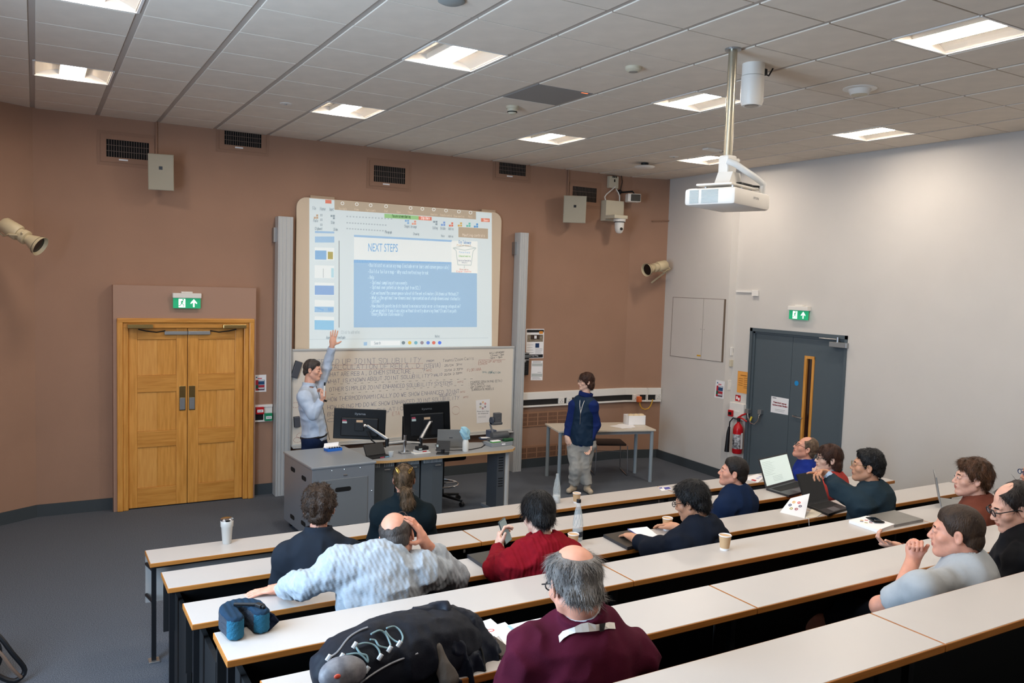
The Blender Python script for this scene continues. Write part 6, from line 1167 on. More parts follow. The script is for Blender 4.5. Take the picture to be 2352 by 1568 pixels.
def person(name, label, group, H_, gaze, skin='fair', hair=('short', 'brown', .014, .004), hs=1.0, roll=0, neck=None, up=(0, 0, 1), tfwd=(0, 1, 0), pelvis=None, sh=None, arms=None, legs=None, garments=None, bald=None, specs=None, h=.005, sw=.19, collar=None, jaw=1., strand=None, beard=None, eyebrow=None, hands=None, neckr=.05, bulk=1.0, tier=0, shoes=None, curl=None, seated=True, extra=None):
    """H_: world centre of the head.  arms: {'L':(elbow,wrist)|..., 'R':...}; hands: {'L':(dir, palm normal, curls, spread, thumb)}"""
    H_ = np.array(H_, float); R = orient(gaze, roll); tf = nrm(tfwd)
    N = H_+np.array((0, 0, 0.)) + (R@np.array((0, -.055, -.155))*hs if neck is None else np.array(neck, float)-H_)
    if neck is None: N = H_+R@np.array((0, -.04, -.1))*hs+np.array((0, 0, -.072*hs))-tf*.015
    Pv = N-np.array(up, float)*.52 if pelvis is None else np.array(pelvis, float)
    upv = nrm(N-Pv); rt = nrm(np.cross(tf, upv)); fw = np.cross(upv, rt)
    sw *= .86; S = {'L': N-rt*sw-upv*.088+fw*.01, 'R': N+rt*sw-upv*.088+fw*.01}
    if sh: S.update({k: np.array(v, float) for k, v in sh.items()})
    base = np.array([Pv[0], Pv[1], tier]); t = thing(name, label, 'person', base, 0, group); org = base
    TR = np.stack([rt, fw, upv], 1)
    AR = {}
    for k in 'LR':
        e, w = (arms or {}).get(k, (None, None))
        if w is None: w = S[k]+fw*.3-upv*.28+rt*(.08 if k == 'L' else -.08)
        w = np.array(w, float)
        if e is None or isinstance(e, str):
            v = w-S[k]; L = np.linalg.norm(v); a, b_ = .29, .255; L = min(L, a+b_-.005); w = S[k]+v/np.linalg.norm(v)*L; x = (a*a-b_*b_+L*L)/(2*L); hgt = math.sqrt(max(0, a*a-x*x))
            pole = np.array((0, 0, -1.))*.9+rt*(-.5 if k == 'L' else .5)-fw*.2; vd = v/np.linalg.norm(v); pole = pole-vd*(pole@vd); e = S[k]+vd*x+nrm(pole)*hgt
        AR[k] = (S[k], np.array(e, float), w)
    def torso(P, g=0., delt=True):
        def l(a): return Pv+(N-Pv)*a
        d = d_ell(P, l(.66)+fw*.005, (.158*bulk+g, .112*bulk+g, .2+g), TR); d = smin(d, d_ell(P, l(.86)-fw*.008, (.14+g, .085+g, .1+g), TR), .05); d = smin(d, d_ell(P, l(.3)+fw*.02, (.14*bulk+g, .118*bulk+g, .17+g), TR), .06)
        d = smin(d, d_ell(P, l(.04), (.165+g, .125+g, .13+g), TR), .05)
        for k in 'LR':
            d = smin(d, d_cap(P, N-upv*.022, S[k] if delt else N*.1+S[k]*.9, .045+g, .05+g), .05)
            if delt: d = smin(d, d_ell(P, S[k]-upv*.012, (.056+g, .056+g, .06+g)), .04)
        return d
    def armd(P, k, g=0., r0=.052, r1=.042, r2=.028, t0=0, t1=1.):
        s_, e, w = AR[k]; d = d_cap(P, s_, e, r0+g, r1+g); return smin(d, d_cap(P, e, e+(w-e)*t1, r1+g, r2+(r1-r2)*(1-t1)+g), .02)
    hd = {}
    def hand(P, k):
        dr, pn, cu, sp, th = hands[k]; w = AR[k][2]; D = nrm(dr); n = np.array(pn, float); n = nrm(n-D*(n@D)); tm = np.cross(D, n)*(1 if k == 'R' else -1); Rm = np.stack([tm, D, n], 1)
        d = d_ell(P, w+D*.052, (.04, .05, .0155), Rm); d = smin(d, d_cap(P, w-D*.02, w+D*.03, .026, .026), .02)
        d = smin(d, d_ell(P, w+D*.035+tm*.022+n*.006, (.018, .03, .014), Rm), .012)
        for i, (off, L) in enumerate(((.030, .074), (.010, .082), (-.010, .077), (-.029, .062))):
            c = cu[i] if isinstance(cu, (list, tuple)) else cu; q = w+D*(.088-(.004 if i in (0, 3) else 0)-(.006 if i == 3 else 0))+tm*off; a = .15*c; dd = nrm(D+tm*(1.5-i)*sp); r = .0092-.0008*(i == 3)
            q = w+D*.07+tm*off*.9
            seg = [.03+L*.42, L*.33, L*.27]; 
            for j, sl in enumerate(seg):
                if j: a += c*(.95 if j == 1 else .6)
                else: a = c*.75
                v = dd*math.cos(a)+n*math.sin(a); q2 = q+v*(sl if j else sl); d = smin(d, d_cap(P, q, q2, r, r*.93), .004); q = q2; r *= .93
        th_ = nrm(tm*th[0]+D*th[1]+n*th[2]); q = w+D*.02+tm*.024+n*.004; q1 = q+th_*.045; th2 = nrm(th_*.75+D*.35+n*.15*th[2]); q2 = q1+th2*.034; d = smin(d, d_cap(P, q, q1, .0145, .011), .012); d = smin(d, d_cap(P, q1, q2, .0108, .0088), .005)
        return d
    HI = R*1.0; fine = set((hands or {}).keys()); hands = dict(hands or {})
    for k in 'LR':
        if k not in hands: dv = AR[k][2]-AR[k][1]; dv[2] = min(dv[2], .0)*.3; hands[k] = (dv, (0, 0, -1), [.35, .4, .45, .5], .03, (.7, .7, .1))
    def tohead(P): return ((P-H_.astype(f32))@HI.astype(f32)/hs).astype(f32)
    nb = N-upv*.03; nt = H_+R@np.array((0, -.028, -.05))*hs
    def fhead(P):
        d = head_parts(tohead(P), hs, jaw)*hs
        d = smin(d, d_cap(P, nt, nb, neckr*.98, neckr*1.02), .014); d = smin(d, d_cap(P, H_+R@np.array((0, .03, -.085))*hs, N+fw*.025, .026, .026), .02)
        return smin(d, torso(P, -.018), .022)
    hlo = H_-np.array((.17, .17, .24))*hs; hhi = H_+np.array((.17, .17, .17))*hs
    def fh(P): q = np.abs(P-(hlo+hhi)/2)-(hhi-hlo)/2; return np.maximum(fhead(P), q.max(1))
    pieces = [(fh, hlo, hhi, h)]
    allp = np.array([Pv, N]+[x for k in 'LR' for x in AR[k]]); lo = allp.min(0)-.22; hi = allp.max(0)+.22
    L_ = {}
    if legs: L_ = {k: [np.array(x, float) for x in v] for k, v in legs.items()}
    elif seated:
        for k, sg in (('L', -1), ('R', 1)): hp = Pv+rt*sg*.09; kn = hp+tf*.42+np.array((0, 0, .02))+rt*sg*.05; kn[2] = tier+.5; an = kn+tf*.02; an[2] = tier+.09; L_[k] = [hp, kn, an]
    def legd(P, k, g=0, t1=1.): hp, kn, an = L_[k]; d = d_cap(P, hp, kn, .082+g, .056+g); return smin(d, d_cap(P, kn, kn+(an-kn)*t1, .055+g, .04+(1-t1)*.015+g), .03)
    def fbody(P):
        d = torso(P, -.012)
        for k in 'LR':
            d = smin(d, armd(P, k, -.006), .03)
            if k in L_: d = smin(d, legd(P, k, -.008), .03)
        q = np.abs(P-(hlo+hhi)/2)-(hhi-hlo)/2; d = np.maximum(d, -(q.max(1)+.012))
        return d
    if L_: al = np.array([x for v in L_.values() for x in v]); lo = np.minimum(lo, al.min(0)-.1); hi = np.maximum(hi, al.max(0)+.12)
    pieces.append((fbody, lo, hi, .014))
    hsel = list((hands or {}).keys())
    for k in hsel:
        s_, e, w = AR[k]; D = nrm(hands[k][0]); c = w+D*.07
        bare = garments and garments[0].get('sleeve', 1) < .8 and k in 'LR'
        a_, b_ = (c, c)
        l2 = np.minimum(c, e if bare else w)-(.115 if not bare else .1); h2 = np.maximum(c, e if bare else w)+(.115 if not bare else .1)
        l2 = np.minimum(l2, c-.115); h2 = np.maximum(h2, c+.115)
        def fhand(P, k=k, e=e, w=w, bare=bare):
            d = hand(P, k); d = smin(d, d_cap(P, w+(e-w)*(1. if bare else .35), w, .041 if bare else .033, .0265), .015)
            if bare: d = smin(d, armd(P, k, 0), .02)
            return d
        pieces.append((fhand, l2, h2, (.0042 if not bare else .005) if k in fine else .007))
    lipc = lambda C: (d_ell(C, (0, .094, -.058), (.023, .013, .0115)) < 0)
    def bm_(C):
        C = C.astype(f32); q = tohead(C); m = np.zeros(len(C), int); m[lipc(q)] = 1
        for sx in (-1, 1): m[d_ell(q, (sx*.032, .088, .0255), (.02, .014, .0042)) < 0] = 2
        if beard: m[(q[:, 2] < -.03) & (q[:, 1] > -.02) & (q[:, 2] > -.13) & (d_ell(q, (0, .094, -.058), (.026, .02, .014)) > 0) & (np.abs(q[:, 0]) > -1) & (np.linalg.norm(C-H_, axis=1) < .16) & ~((q[:, 2] > -.045) & (np.abs(q[:, 0]) < .03) & (q[:, 1] > .085))] = 3
        return m
    bmats = [SK[skin], M_lip[skin], HM[eyebrow or hair[1]], mat('stubble_'+skin, 'b58b76' if skin != 'fair' else 'b48d79', .6) if beard else SK[skin]]
    sdf_obj('body', pieces, bmats, t, bm_, org)
    for sx in (-1, 1):
        e = B(); c = H_+R@np.array((sx*.031, .0845, .005))*hs-org; e.ball(c, .0088*hs, 8, (1, 1, 1)); eo = e.build('eye', M_eyew, t, True)
        e = B(); dn = R@np.array((0, 1, 0)); e.lathe([(.0055*hs, 0), (.0001, .0006)], 10, frame(c+dn*.0085*hs, R[:, 0], R[:, 2], dn)); e.build('iris', M_iris, eo)
    # hair
    if hair:
        st, hc, th, nz = hair; ys, zs = zline_fn(st)
        def fhair(P):
            q = tohead(P); base_ = np.minimum(d_ell(q, (0, -.016, .032), (.074, .094, .088)), d_ell(q, (0, -.05, -.03), (.062, .058, .07)))
            if st in ('long', 'bob'): base_ = smin(base_, d_ell(q, (0, -.045, -.06), (.072, .06, .07)), .03)
            zl0 = np.interp(q[:, 1], ys, zs); tp = np.clip((q[:, 2]-zl0)/.04, .12, 1) if st in ('short', 'receding') else 1.
            if bald is not None:
                for bc, br in bald: tp = tp*np.clip(d_ell(q, bc, br)/.03, .12, 1)
            thick = th*(.55+.45*np.clip((q[:, 2]+.06)/.09, 0, 1))*tp+.0012; nn = (vnoise(q, 38)*nz+vnoise(q+3, 85)*nz*.4)*tp
            fr = np.clip((q[:, 1]-.02)/.05, 0, 1)*np.clip(q[:, 2]/.08, 0, 1)
            d = base_-thick-nn-fr*th*.35
            zl = np.interp(q[:, 1], ys, zs)+vnoise(q+7, 90)*.008; d = smax(d, (zl-q[:, 2])*.75, .006)
            for sx in (-1, 1): d = np.maximum(d, -(d_ell(q, (sx*.082, -.004, -.008), (.016, .021, .034)))) if st not in ('bob',) else d
            if bald is not None:
                for bc, br in bald: d = smax(d, -(d_ell(q, bc, br)+vnoise(q, 50)*.006), .01)
            return d*hs
        ho, HV, HQ = sdf_obj('hair', [(fhair, H_-.19*hs, H_+.19*hs, .0055 if h > .0045 else .0048)], [HM[hc]], t, None, org)
        ns, ln, lift, wd = strand or (1500, .035, .25, .0022)
        tri = HV[HQ]; c = tri.mean(1); nn_ = np.cross(tri[:, 1]-tri[:, 0], tri[:, 2]-tri[:, 0]); ar = np.linalg.norm(nn_, axis=1)+1e-12; nn_ = nn_/ar[:, None]
        q = tohead(c.astype(f32)); ok = (d_ell(q, (0, -.016, .032), (.074, .094, .088)) > .002); pr = ar*ok; pr = pr/pr.sum()
        pick = rng.choice(len(c), ns, p=pr); whorl = np.array((.01, -.055, .118)); dq = q[pick]-whorl; fwdm = (q[pick][:, 1] > .0)[:, None]*np.array((.0, .03, 0.)) if st != 'tied' else np.array((0, 0, 0.))
        if st == 'tied': dq = np.array((0, -.12, -.03))-q[pick]
        dq = dq/np.linalg.norm(dq, axis=1)[:, None]+fwdm*10*0+rng.normal(0, .25 if curl is None else curl, (ns, 3))
        if st != 'tied': dq[:, 2] -= .35
        dw = dq@R.T; n_ = nn_[pick]; dw = dw-n_*(dw*n_).sum(1)[:, None]; dw /= np.linalg.norm(dw, axis=1)[:, None]+1e-9
        p0 = c[pick]-n_*.002; lf = lift*rng.uniform(.3, 1.2, ns)[:, None]; LN = ln*rng.uniform(.6, 1.25, ns)[:, None]; sd = np.cross(dw, n_); jit = rng.normal(0, 1, (ns, 3))*LN*.12
        p1 = p0+(dw+n_*lf)*LN*.5; p2 = p1+(dw+n_*lf*(-.4))*LN*.5+jit; W_ = sd*wd*rng.uniform(.7, 1.3, ns)[:, None]
        vv = np.stack([p0-W_*.5, p0+W_*.5, p1-W_*.4, p1+W_*.4, p2], 1).reshape(-1, 3)-org; ii = np.arange(ns)*5
        b_ = B(); b_.flat = True; b_.v = [tuple(x) for x in vv]; b_.f = [f_ for i in ii for f_ in ((i, i+1, i+3, i+2), (i+2, i+3, i+4))]; b_.m = [0]*len(b_.f); so = b_.build('hair_strands', HM[hc], ho); so['kind'] = 'stuff'
    # garments
    for gi, g in enumerate(garments or []):
        ty = g['type']
        if ty == 'top':
            gr = g.get('g', .014); sl = g.get('sleeve', .93); rn = g.get('neck', .062)+.004; wr = g.get('wr', .004); cuts = []
            hem = g.get('hem', -.12)
            def ftop(P, g=g, gr=gr, sl=sl, rn=rn, wr=wr, hem=hem):
                d = torso(P, gr, not g.get('vest'))
                if g.get('box'): d = smin(d, d_ell(P, Pv+(N-Pv)*.12, (.168*bulk+gr, .128+gr, .3), TR), .03)
                for k in 'LR':
                    s_, e, w = AR[k]; r2 = g.get('cuff', .034)
                    if sl > .5:
                        tt = (sl-.5)*2; ce = e+(w-e)*tt; ag = g.get('ag', 0); dd = d_cap(P, s_, e, .056+gr+ag, .047+gr*.9+ag); ff = d_cap(P, e, w, .046+gr*.9+ag, r2+.004); ff = np.maximum(ff, (P-ce.astype(f32))@nrm(w-e).astype(f32)); dd = smin(dd, ff, .018)
                    else: tt = sl*2; ce = s_+(e-s_)*tt; dd = d_cap(P, s_, e, .057+gr, .052+gr); dd = np.maximum(dd, (P-ce.astype(f32))@nrm(e-s_).astype(f32))
                    if g.get('vest'): continue
                    d = smin(d, dd, .035)
                d = smax(d, -(((P-Pv.astype(f32))@upv.astype(f32))-hem), .01)
                if g.get('bunch'): d = d-g['bunch']*np.exp(-((((P-Pv.astype(f32))@upv.astype(f32))-hem-.04)/.04)**2)
                # neck opening
                ax = nrm(nt-nb); rel = P-nb.astype(f32); al = rel@ax.astype(f32); rad = np.linalg.norm(rel-al[:, None]*ax.astype(f32), axis=1)
                d = smax(d, -np.maximum(rad-rn, -(al-.0)), .006)
                if wr:
                    wr_ = g.get('wr2', max(wr*1.35, .0062))
                    w1 = vnoise(P*np.array(g.get('wdir', (1, 1, 1)), f32), 11); w2 = vnoise(P+5, 27); w3 = vnoise(P*1.0+9, 6); d = d+wr_*(np.abs(w1)*1.7+w2*.35+w3*.6-.5)
                if g.get('cable'):
                    cw = g['cable']; u = (P-N.astype(f32))@rt.astype(f32); v = (P-N.astype(f32))@upv.astype(f32)
                    al1 = np.stack([(P-AR[k][0].astype(f32))@nrm(AR[k][1]-AR[k][0]).astype(f32) for k in 'LR'], 0)
                    pat = np.cos(u*2*math.pi/.034); tw = np.cos(u*2*math.pi/.068+np.sign(np.sin(u*2*math.pi/.136))*v*2*math.pi/.05); d = d+cw*(-pat*.6-tw*.5*(np.sin(u*2*math.pi/.136) > 0))
                if g.get('collar'):
                    ch, cr, ct_ = g['collar']; cr += .004; cz_ = g.get('cz', .0)*.6+.07; ct_ += .002; co = np.maximum(np.abs(rad-cr-np.clip(-(al-.02), 0, 1)*.4)-ct_, np.abs(al-cz_)-ch); d = smin(d, co, .012)
                return d
            lo2 = allp.min(0)-.15; hi2 = allp.max(0)+.13
            hg = g.get('h', .0085)
            bn = [m_ for m_ in g['mats']]; fn = g.get('fn')
            o, _, _ = sdf_obj(g['name'], [(ftop, lo2, hi2, hg)], bn, t, (lambda C, fn=fn: fn(C, N, rt, fw, upv, AR)) if fn else None, org)
            if g.get('label'): o['label'] = g['label']
        if ty == 'legs':
            def fl_(P, g=g):
                d = d_ell(P, Pv+upv*.03, (.17+g.get('g', .012), .13, .15), TR)
                for k in L_: d = smin(d, np.maximum(legd(P, k, g.get('g', .012)), (P-(L_[k][1]+(L_[k][2]-L_[k][1])*g.get('len', .95)).astype(f32))@nrm(L_[k][2]-L_[k][1]).astype(f32)) if g.get('len', .95) > 0 else np.maximum(d_cap(P, L_[k][0], L_[k][1], .085, .065), (P-(L_[k][0]+(L_[k][1]-L_[k][0])*.85).astype(f32))@nrm(L_[k][1]-L_[k][0]).astype(f32)), .03)
                d = smax(d, ((P-Pv.astype(f32))@upv.astype(f32))-g.get('top', .08), .006)
                return d+g.get('wr', .003)*(np.abs(vnoise(P, 14))*1.5+vnoise(P+3, 30)*.4-.4)
            al = np.array([x for v in L_.values() for x in v]+[Pv]); sdf_obj(g['name'], [(fl_, al.min(0)-.17, al.max(0)+.2, g.get('h', .013))], g['mats'], t, None, org)
    # shoes
    for k in L_:
        kn, an = L_[k][1], L_[k][2]; fd = nrm((tf[0], tf[1], 0)) if not shoes or 'dir' not in shoes else nrm(shoes['dir'][k]); bz = an-np.array((0, 0, .045))
        def fs(P): d = d_cap(P, bz-fd*.03, bz+fd*.15, .04, .034); d = smin(d, d_cap(P, an-np.array((0, 0, .01)), bz, .042, .042), .02); d = np.maximum(d, -(P[:, 2]-(bz[2]-.034))); return d
        sdf_obj('shoe', [(fs, bz-np.array((.24, .24, .07)), bz+np.array((.24, .24, .12)), .008)], [(shoes or {}).get('mat', M_black)], t, None, org)
    if specs:
        g = B(); rr = specs.get('r', .0018); mk = lambda x, y, z: H_+R@np.array((x, y, z))*hs-org
        for sx in (-1, 1):
            ring = [mk(sx*.032+.022*math.cos(a), .104+.002*abs(math.cos(a)), .006+.016*math.sin(a)) for a in [i*2*math.pi/16 for i in range(17)]]; g.tube(ring, rr, 6, caps=False); g.tube([mk(sx*.054, .102, .012), mk(sx*.074, .085, .013), mk(sx*.08, .01, .01), mk(sx*.079, -.008, .0)], rr, 6)
        g.tube([mk(-.01, .106, .01), mk(0, .109, .012), mk(.01, .106, .01)], rr, 6); go = g.build('glasses', specs.get('mat', M_black), t, True)
        g = B(); g.flat = True
        for sx in (-1, 1): g.add([mk(sx*.032+.021*math.cos(a), .1045, .006+.0155*math.sin(a)) for a in [i*2*math.pi/16 for i in range(16)]], [tuple(range(16))])
        g.build('lenses', mat('spectacle_glass', 'e8f0f4', .05, alpha=.18, spec=.8), go)
    return dict(t=t, N=N, S=S, AR=AR, R=R, H=H_, org=org, rt=rt, fw=fw, up=upv, nb=nb, nt=nt, hs=hs)
# ------------------------------------------------------------ cloth materials
def cloth(n, c, b=.25, s=500, v=.08, vs=9, c2=None, r=.9): return mat(n, c, r, var=v if not c2 else 0, vscale=vs, bump=b, bscale=s, spec=.15, col2=c2)
K_shirt = cloth('light_blue_shirt', 'b9c6d8', .1, 300); K_navy = cloth('navy_trousers', '1d2a48'); K_vest = cloth('navy_quilted_vest', '14283d', .15, 80, r=.55); K_blue = cloth('royal_blue_sleeves', '18285c'); K_sweat = cloth('grey_sweatpants', '9a9893')
K_blazer = cloth('navy_blazer', '20262f', .2, 700); K_teal = cloth('dark_teal_jumper', '101c22'); K_knit = knit_mat('pale_grey_knit', 'a3abb3', .45); K_redk = knit_mat('red_knit', '7e121e', .05); K_burg = cloth('burgundy_jumper', '4c1228', .3, 500)
K_hood = cloth('dark_navy_hoodie', '151b27'); K_nj = cloth('navy_jumper', '142440', .3, 400); K_roy = cloth('blue_polo', '1b2f80'); K_coral = cloth('red_sweatshirt', 'a33a34'); K_fleece = cloth('slate_fleece', '24343e', .4, 350); K_rust = cloth('rust_corduroy', '6d3a2c', .3, 350)
K_tee = cloth('pale_grey_tshirt', 'a9adb0', .15, 400); K_blk = cloth('black_jacket', '101218', r=.7); K_denim = cloth('dark_denim', '1d2430'); K_white = cloth('white_shirt', 'd4d6da', .1, 300); K_pblue = cloth('pale_blue_shirt', 'a9c0da', .1, 300); K_maroon = cloth('maroon_cuff', '4a1220'); K_black = cloth('black_trousers', '121316'); K_greyhood = cloth('grey_hood_lining', '6a7378')
SEAT = .47
def YR(k, d=.27): return ROWY[k]-.3-d
def seatp(N_, k, up=.52): pass
def inner_collar(p, m, r=.058, h_=.014, z=.085, name='shirt_collar', tilt=0):
    """a fold-over shirt collar standing round the neck"""
    ax = nrm(p['nt']-p['nb']); c = p['nb']+ax*z-p['org']; u = nrm(np.cross(ax, p['fw'])); v = np.cross(ax, u); q = B(); q.flat = True; n = 24
    for i in range(n):
        for (r0, z0, r1, z1) in ((r, -.02, r-.004, h_+.012), (r-.004, h_+.012, r+.006, h_+.01), (r+.006, h_+.01, r+.012, -.02)):
            a, b_ = 2*math.pi*i/n, 2*math.pi*(i+1)/n; f = lambda rr, zz, an: c+ax*zz+(u*math.cos(an)+v*math.sin(an))*rr
            q.add([f(r0, z0, a), f(r0, z0, b_), f(r1, z1, b_), f(r1, z1, a)], [(0, 1, 2, 3)])
    return q.build(name, m, p['t'], True)
GRP = 'people seated on the benches'
pant = lambda m=None: dict(type='legs', name='trousers', mats=[m or K_black], h=.016)
# presenter
PY = -.75
H1 = A(719, 850, PY); 
pr1 = person('person', 'man in a light blue shirt and navy trousers, arm raised at the screen', None, H1, (.84, -.62, -.08), 'fair', ('short', 'salt', .012, .003), .98, roll=.12, tfwd=(.86, -.5, 0), neck=A(707, 893, PY), pelvis=A(722, 1008, PY-.02), sw=.185,
  sh={'R': A(698, 912, PY-.17), 'L': A(730, 893, PY+.15)}, arms={'R': (A(719, 952, PY-.27), A(741, 917, PY-.3)), 'L': (A(750, 845, PY+.12), A(763, 793, PY+.05))},
  hands={'R': ((.25, -.1, 1.), (-.7, .5, 0), [1.1, 1.25, 1.35, 1.4], .02, (.1, .8, .5)), 'L': ((.12, .0, 1.), (.35, .95, 0), [.12, .18, .22, .3], .09, (1, .35, .1))},
  legs={'L': [A(728, 1010, PY+.06), F(752, 1120, .45)*0+np.array((2.93, PY+.05, .5)), np.array((3.0, PY+.1, .09))], 'R': [A(715, 1010, PY-.08), np.array((2.72, PY, .5)), np.array((2.56, -.66, .09))]},
  garments=[dict(type='top', name='shirt', mats=[K_shirt], g=.016, neck=.058, sleeve=.95, hem=-.02, wr=.009, collar=(.02, .062, .007), cz=.02, h=.0075, cuff=.036), dict(type='legs', name='trousers', mats=[K_navy], top=.05, h=.009, g=.03)], seated=False, h=.0046, shoes={'mat': cloth('blue_suede', '1c2740')}, strand=(1500, .02, .12, .0025), jaw=1.02, neckr=.054)
q = B(); n = 24; q.tube([A(722, 1008, PY-.02)-pr1['org']+pr1['up']*.04+pr1['rt']*.178*math.cos(a)+pr1['fw']*.14*math.sin(a) for a in [2*math.pi*i/n for i in range(n+1)]], .016, 6, caps=False); q.build('belt', M_black, pr1['t'])
w = pr1['AR']['R'][2]; q = B(); q.tube([tuple(w-pr1['org']+np.array((.012, 0, -.02))), tuple(w-pr1['org']+np.array((.02, 0, .0)))], .034, 12); q.build('black_wristband', M_black, pr1['t'])
q = B(); q.tube([tuple(A(726, 886, PY-.12)-pr1['org']), tuple(A(740, 930, PY-.16)-pr1['org']), tuple(A(752, 985, PY-.08)-pr1['org']), tuple(A(757, 1010, PY-.1)-pr1['org'])], .003, 5); q.build('lapel_mic_cable', M_black, pr1['t'])
mh = w+np.array((.004, -.035, .10)); t = thing('marker_pen', 'white marker with black cap held in the presenter\'s fist', 'pen', mh); q = B(); q.tube([(0, 0, -.06), (.005, 0, .06)], .009, 10); q.build('barrel', M_offw, t); q = B(); q.tube([(.005, 0, .06), (.007, 0, .095)], .0095, 10); q.build('cap', M_black, t)
# standing listener
G2 = F(1325, 1127, 0); SY2 = float(G2[1]); ff = nrm((-.8, -.6, 0))
H2 = A(1346, 876, SY2)
def vestfn(C, N, rt, fw, up, AR): return np.zeros(len(C), int)
pr2 = person('person', 'standing person in a navy quilted vest and grey sweatpants listening by the side table', None, H2, (-.95, .33, -.06), 'pale', ('bob', 'auburn', .014, .004), .93, tfwd=ff, neck=A(1343, 912, SY2+.01), pelvis=A(1335, 1022, SY2), sw=.165,
  sh={'R': A(1320, 930, SY2+.08), 'L': A(1360, 932, SY2-.1)}, arms={'R': (A(1309, 975, SY2+.1), A(1302, 1003, SY2+.06)), 'L': (A(1368, 975, SY2-.1), A(1354, 1016, SY2-.13))},
  hands={'R': ((.05, -.3, -1), (.9, .2, 0), [.5, .55, .6, .65], .02, (.3, .9, .2)), 'L': ((-.1, -.1, -1), (-.8, -.3, 0), [.5, .55, .6, .65], .02, (.3, .9, .2))},
  legs={'R': [A(1322, 1026, SY2+.03), A(1318, 1075, SY2+.0)+np.array((0, -.05, 0)), np.array((G2[0]-.06, SY2+.0, .085))], 'L': [A(1347, 1026, SY2-.04), A(1340, 1078, SY2-.06), np.array((G2[0]+.09, SY2-.1, .085))]},
  garments=[dict(type='top', name='sweatshirt', mats=[K_blue], ag=.014, g=.006, neck=.056, sleeve=.97, hem=-.07, wr=.006, cuff=.04, h=.008, collar=(.03, .075, .012), cz=.0), dict(type='top', name='quilted_vest', mats=[K_vest], g=.02, neck=.066, vest=True, box=True, hem=.015, wr=.006, h=.008), dict(type='legs', name='sweatpants', mats=[K_sweat], top=.08, wr=.012, g=.03, h=.01, len=.93)], seated=False, h=.0046,
  specs=dict(r=.0016, mat=mat('spec_brown', '4a3428', .3)), shoes={'mat': mat('beige_trainers', 'b5a48e', .7), 'dir': {'R': (-.75, -.5, 0), 'L': (-.3, -.9, 0)}}, strand=(1300, .04, .1, .0028), jaw=.94, neckr=.048, bulk=.98)
q = B(); N2 = pr2['N']-pr2['org']; f2_ = pr2['fw']; r2_ = pr2['rt']
q.add([N2+f2_*.075+r2_*.02+np.array((0, 0, .0)), N2+f2_*.075-r2_*.02, N2+f2_*.135+np.array((0, 0, -.13))], [(0, 1, 2)]); q.build('shirt_front', K_white, pr2['t'])
q = B(); [q.tube([N2+f2_*.08+r2_*s*.035, N2+f2_*.135+r2_*s*.02-np.array((0, 0, .09)), N2+f2_*.15-np.array((0, 0, .2))], .0035, 6) for s in (-1, 1)]; q.build('lanyard', M_offw, pr2['t'])
q = B(); q.tube([N2+f2_*.15-np.array((0, 0, .17)), N2+f2_*.165-np.array((0, 0, .55))], .003, 5); q.build('zip', M_silver, pr2['t'])
vb = B(); 
for i in range(7):
    z_ = -.16-.062*i; n = 26
    vb.tube([N2+np.array((0, 0, z_))+f2_*(.012+(.122+.032)*math.sin(a))+r2_*(.17+.012)*math.cos(a) for a in [2*math.pi*j/n for j in range(n+1)]], .0035, 5, caps=False)
# row 1 and 2, left
N_ = lambda px, py, k, d=.27: A(px, py, YR(k, d))
def P(label, px, py, k, gaze, d=.27, **kw):
    kw.setdefault('tfwd', (.15, 1, 0)); kw.setdefault('garments', []); kw.setdefault('tier', TIER[k]); H_ = A(px, py, YR(k, d)); 
    hz = H_[2]-TIER[k]
    if 'pelvis' not in kw: tf_ = nrm(kw['tfwd']); kw['pelvis'] = np.array([H_[0], H_[1], 0])-tf_*.06+np.array((0, 0, TIER[k]+SEAT+.08)) 
    return person('person', label, GRP, H_, gaze, **kw)
p3 = P('person with wavy dark brown hair in a dark navy blazer, seen from behind, second row', 733, 1166, 1, (.34, .94, -.02), skin='rosy', hair=('short', 'brown', .022, .012), hs=1.04, strand=(3800, .022, .35, .0028), curl=.8, garments=[dict(type='top', name='blazer', mats=[K_blazer], g=.024, neck=.06, wr=.004, collar=(.024, .066, .008), cz=.03), pant(K_navy)], sw=.2, tfwd=(.3, 1, 0))
p4 = P('person with a brown ponytail and gold hair clips in a dark teal jumper, first row', 928, 1101, 0, (.4, .9, -.06), skin='rosy', hair=('tied', 'mouse', .011, .003), hs=.93, strand=(3600, .045, .05, .0022), curl=.12, garments=[dict(type='top', name='jumper', mats=[K_teal], g=.024, neck=.056, wr=.005, collar=(.018, .06, .006), cz=.03), pant()], sw=.175, tfwd=(.4, .92, 0), neckr=.048)
